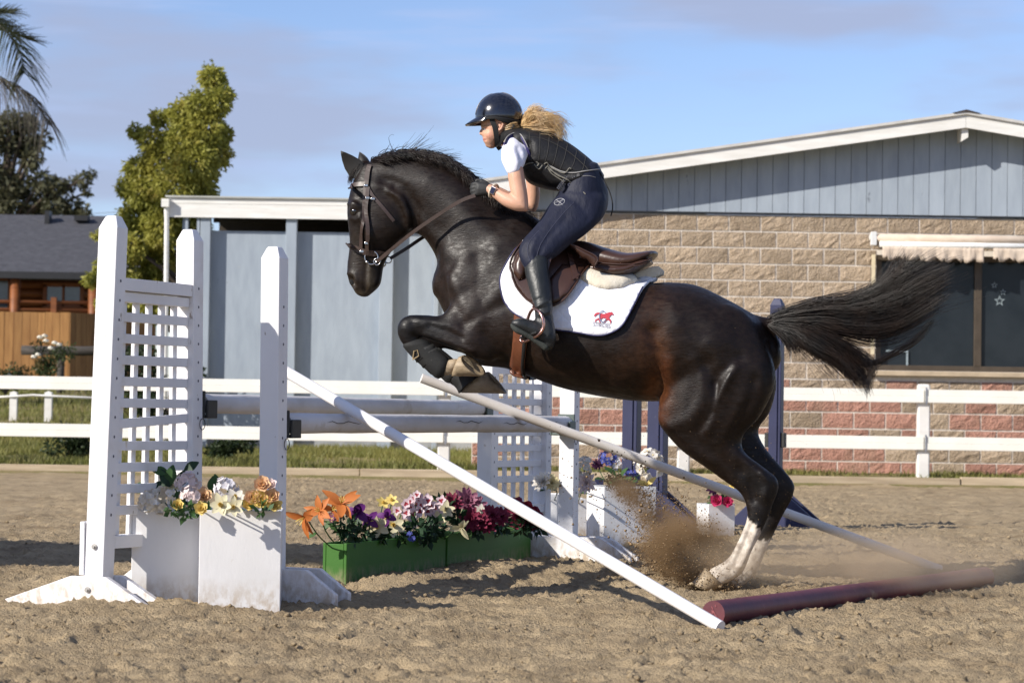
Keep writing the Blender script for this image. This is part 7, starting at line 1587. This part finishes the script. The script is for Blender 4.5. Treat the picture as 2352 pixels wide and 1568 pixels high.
# far boxes
flower('dahlia', 1243, 1104, 14.35, 0.055, WH, root_in(bxC, 0, .1, .3), 'cream magnolia bloom on the small white box by the far standard', None, (-.5, -.6, .5), WH)
flower('dahlia', 1268, 1108, 14.35, 0.045, CR_, root_in(bxC, .03, .1, .3), 'greyish cream bloom touching the far front standard', None, (.3, -.8, .3), WH)
for (px_, py_, s_, lb, m, kd) in ((1342, 1072, .05, 'white hydrangea peeking out behind the far front standard', WH, 'hydrangea'), (1346, 1108, .06, 'pale pink dahlia behind the far front standard', PK, 'dahlia')): flower(kd, px_, py_, 15.2, s_, m, root_in(bxC2, 0, .1, .24), lb)
for (px_, py_, s_, lb, m, kd) in ((1398, 1056, .055, 'blue hydrangea left of the navy standards', BL, 'hydrangea'), (1372, 1066, .04, 'dark violet bloom left of the blue hydrangea', DV, 'dahlia'), (1415, 1062, .045, 'lavender hydrangea under the far guide pole', LV, 'hydrangea'), (1448, 1098, .05, 'blue spray over the tall white box', BL, 'hydrangea'), (1492, 1068, .085, 'large white hydrangea against the navy standard', WH, 'hydrangea'), (1486, 1112, .055, 'bright yellow lily over the tall white box', YE, 'lily')): flower(kd, px_, py_, 16.6, s_, m, root_in(bxD, 0, .15, .33), lb, None, None, YE, 2, None, .08)
for (px_, py_, s_, lb, m, kd) in ((1646, 1150, .045, 'hot pink bloom on the little white box', PI, 'rose'), (1672, 1152, .04, 'second hot pink bloom on the little white box nearer the leg', PI, 'rose'), (1640, 1120, .05, 'dark violet bloom above the little white box', DV, 'dahlia'), (1672, 1122, .035, 'yellow green spray behind the far guide pole', YE, 'orchid')): flower(kd, px_, py_, 17.6, s_, m, root_in(bxE, 0, .1, .2), lb, None, None, None, 2, None, .07)

# ---------------------------------------------------------------- sand thrown up by the hind feet
def spray(n, curve, w0, rng, rmin, rmax, bias=1.6):
    c = cr([tuple(P(*q)) for q in curve], 40); t = rng.random(n) ** bias * 39; i = np.minimum(t.astype(int), 38); p = c[i] + (c[i + 1] - c[i]) * (t - i)[:, None]
    s_ = np.interp(t, np.linspace(0, 39, len(w0)), w0)[:, None]; p = p + np.clip(rng.normal(0, 1, (n, 3)), -2.2, 2.2) * s_ * np.array([1, 1.2, .9]); p[:, 2] = np.maximum(p[:, 2], 0.0)
    return p, rmin + (rmax - rmin) * rng.random(n) ** 5
r9 = np.random.default_rng(19); PP, RR = [], []
for n, cv, w0, a_, b_2, bs in ((17000, [(1640, 1335, 12.4), (1600, 1300, 12.5), (1560, 1240, 12.7), (1520, 1190, 12.9), (1470, 1145, 13.1), (1400, 1100, 13.3)], [.05, .10, .11, .07, .035, .025], .0009, .0045, 1.25),
                           (11000, [(1660, 1345, 12.3), (1610, 1320, 12.3), (1560, 1290, 12.4), (1520, 1270, 12.5), (1480, 1260, 12.5)], [.05, .09, .10, .08, .05], .0009, .0045, 1.0),
                           (2500, [(1560, 1300, 12.5), (1540, 1250, 12.7), (1500, 1180, 12.9), (1400, 1120, 13.1), (1330, 1150, 13.2)], [.12, .16, .2, .2, .2], .0008, .003, 1.0),
                           (2000, [(1720, 1345, 12.3), (1800, 1320, 12.3), (1900, 1310, 12.3), (2000, 1330, 12.2)], [.05, .10, .12, .12], .0008, .003, 1.0),
                           (420, [(1640, 1335, 12.4), (1590, 1270, 12.5), (1520, 1190, 12.8), (1430, 1120, 13.1), (1360, 1110, 13.3)], [.05, .12, .12, .10, .12], .003, .010, 1.0),
                           (160, [(1650, 1340, 12.3), (1560, 1300, 12.3), (1470, 1270, 12.4), (1380, 1290, 12.5)], [.05, .10, .13, .12], .003, .011, 1.0),
                           (700, [(1750, 1300, 12.2), (1780, 1150, 12.2), (1700, 1080, 12.1), (1650, 1000, 12.1)], [.10, .14, .18, .25], .0008, .0022, 1.0)):
    p, r_ = spray(n, cv, w0, r9, a_, b_2, bs); PP.append(p); RR.append(r_)
p = np.concatenate(PP); r_ = np.concatenate(RR); k = len(p); base = np.array([(1, 1, 1), (1, -1, -1), (-1, 1, -1), (-1, -1, 1)]) * 0.75
V = base[None] * (1 + r9.uniform(-.4, .4, (k, 4, 1))) * r_[:, None, None] + p[:, None, :]; F = (np.array([(0, 1, 2), (0, 3, 1), (0, 2, 3), (1, 3, 2)])[None] + (np.arange(k) * 4)[:, None, None]).reshape(-1, 3)
M_grain = mat('thrown sand', (0.33, 0.225, 0.125), 0.95, (0.22, 0.15, 0.085), 6, spec=0.1)
tag(obj('flying_sand', mesh_from('flying_sand', V.reshape(-1, 3), F), M_grain), 'spray of brown sand kicked up by the hind hooves', 'sand', kind='stuff')
def dust(name, label, c, rx, ry, rz, dens, col, scale, seed):
    o = MB().ball((0, 0, 0), 1, 1, 1, 24, 16).build(name, None, None); o.location = c; o.scale = (rx, ry, rz); tag(o, label, 'dust', kind='stuff')
    m = bpy.data.materials.new(name); m.use_nodes = True; N, L = m.node_tree.nodes, m.node_tree.links; N.remove(N['Principled BSDF'])
    pv = N.new('ShaderNodeVolumePrincipled'); pv.inputs['Color'].default_value = (*col, 1); pv.inputs['Anisotropy'].default_value = 0.2
    tc = N.new('ShaderNodeTexCoord'); ln = N.new('ShaderNodeVectorMath'); ln.operation = 'LENGTH'; L.new(tc.outputs['Object'], ln.inputs[0]); fo_ = N.new('ShaderNodeMapRange'); fo_.interpolation_type = 'SMOOTHSTEP'; fo_.inputs['From Min'].default_value = 1.0; fo_.inputs['From Max'].default_value = 0.15; L.new(ln.outputs['Value'], fo_.inputs['Value'])
    ge = N.new('ShaderNodeNewGeometry'); nz = N.new('ShaderNodeTexNoise'); nz.inputs['Scale'].default_value = scale; nz.inputs['Detail'].default_value = 5; ad = N.new('ShaderNodeVectorMath'); ad.operation = 'ADD'; ad.inputs[1].default_value = (seed, seed * 2, 0); L.new(ge.outputs['Position'], ad.inputs[0]); L.new(ad.outputs[0], nz.inputs['Vector'])
    nr = N.new('ShaderNodeMapRange'); nr.inputs['From Min'].default_value = 0.38; nr.inputs['From Max'].default_value = 0.68; L.new(nz.outputs['Fac'], nr.inputs['Value'])
    a = N.new('ShaderNodeMath'); a.operation = 'MULTIPLY'; L.new(fo_.outputs[0], a.inputs[0]); L.new(nr.outputs[0], a.inputs[1]); b2 = N.new('ShaderNodeMath'); b2.operation = 'MULTIPLY'; b2.inputs[1].default_value = dens; L.new(a.outputs[0], b2.inputs[0]); L.new(b2.outputs[0], pv.inputs['Density']); L.new(pv.outputs[0], N['Material Output'].inputs['Volume'])
    o.data.materials.append(m); return o
dust('dust_cloud', 'brown dust billowing up beside the hind hooves', tuple(P(1580, 1270, 12.5)), 0.29, 0.32, 0.24, 40.0, (0.50, 0.34, 0.19), 5, 1)
dust('dust_plume', 'tapering brown dust plume flung up towards the tall white box', tuple(P(1500, 1180, 12.8)), 0.36, 0.15, 0.11, 34.0, (0.50, 0.34, 0.19), 6, 2).rotation_euler = (0, math.radians(38), 0)
dust('dust_haze', 'thin pale dust drifting over the red ground pole', tuple(P(2000, 1285, 12.0)), 1.05, 0.7, 0.17, 4.6, (0.80, 0.64, 0.45), 3.0, 3)
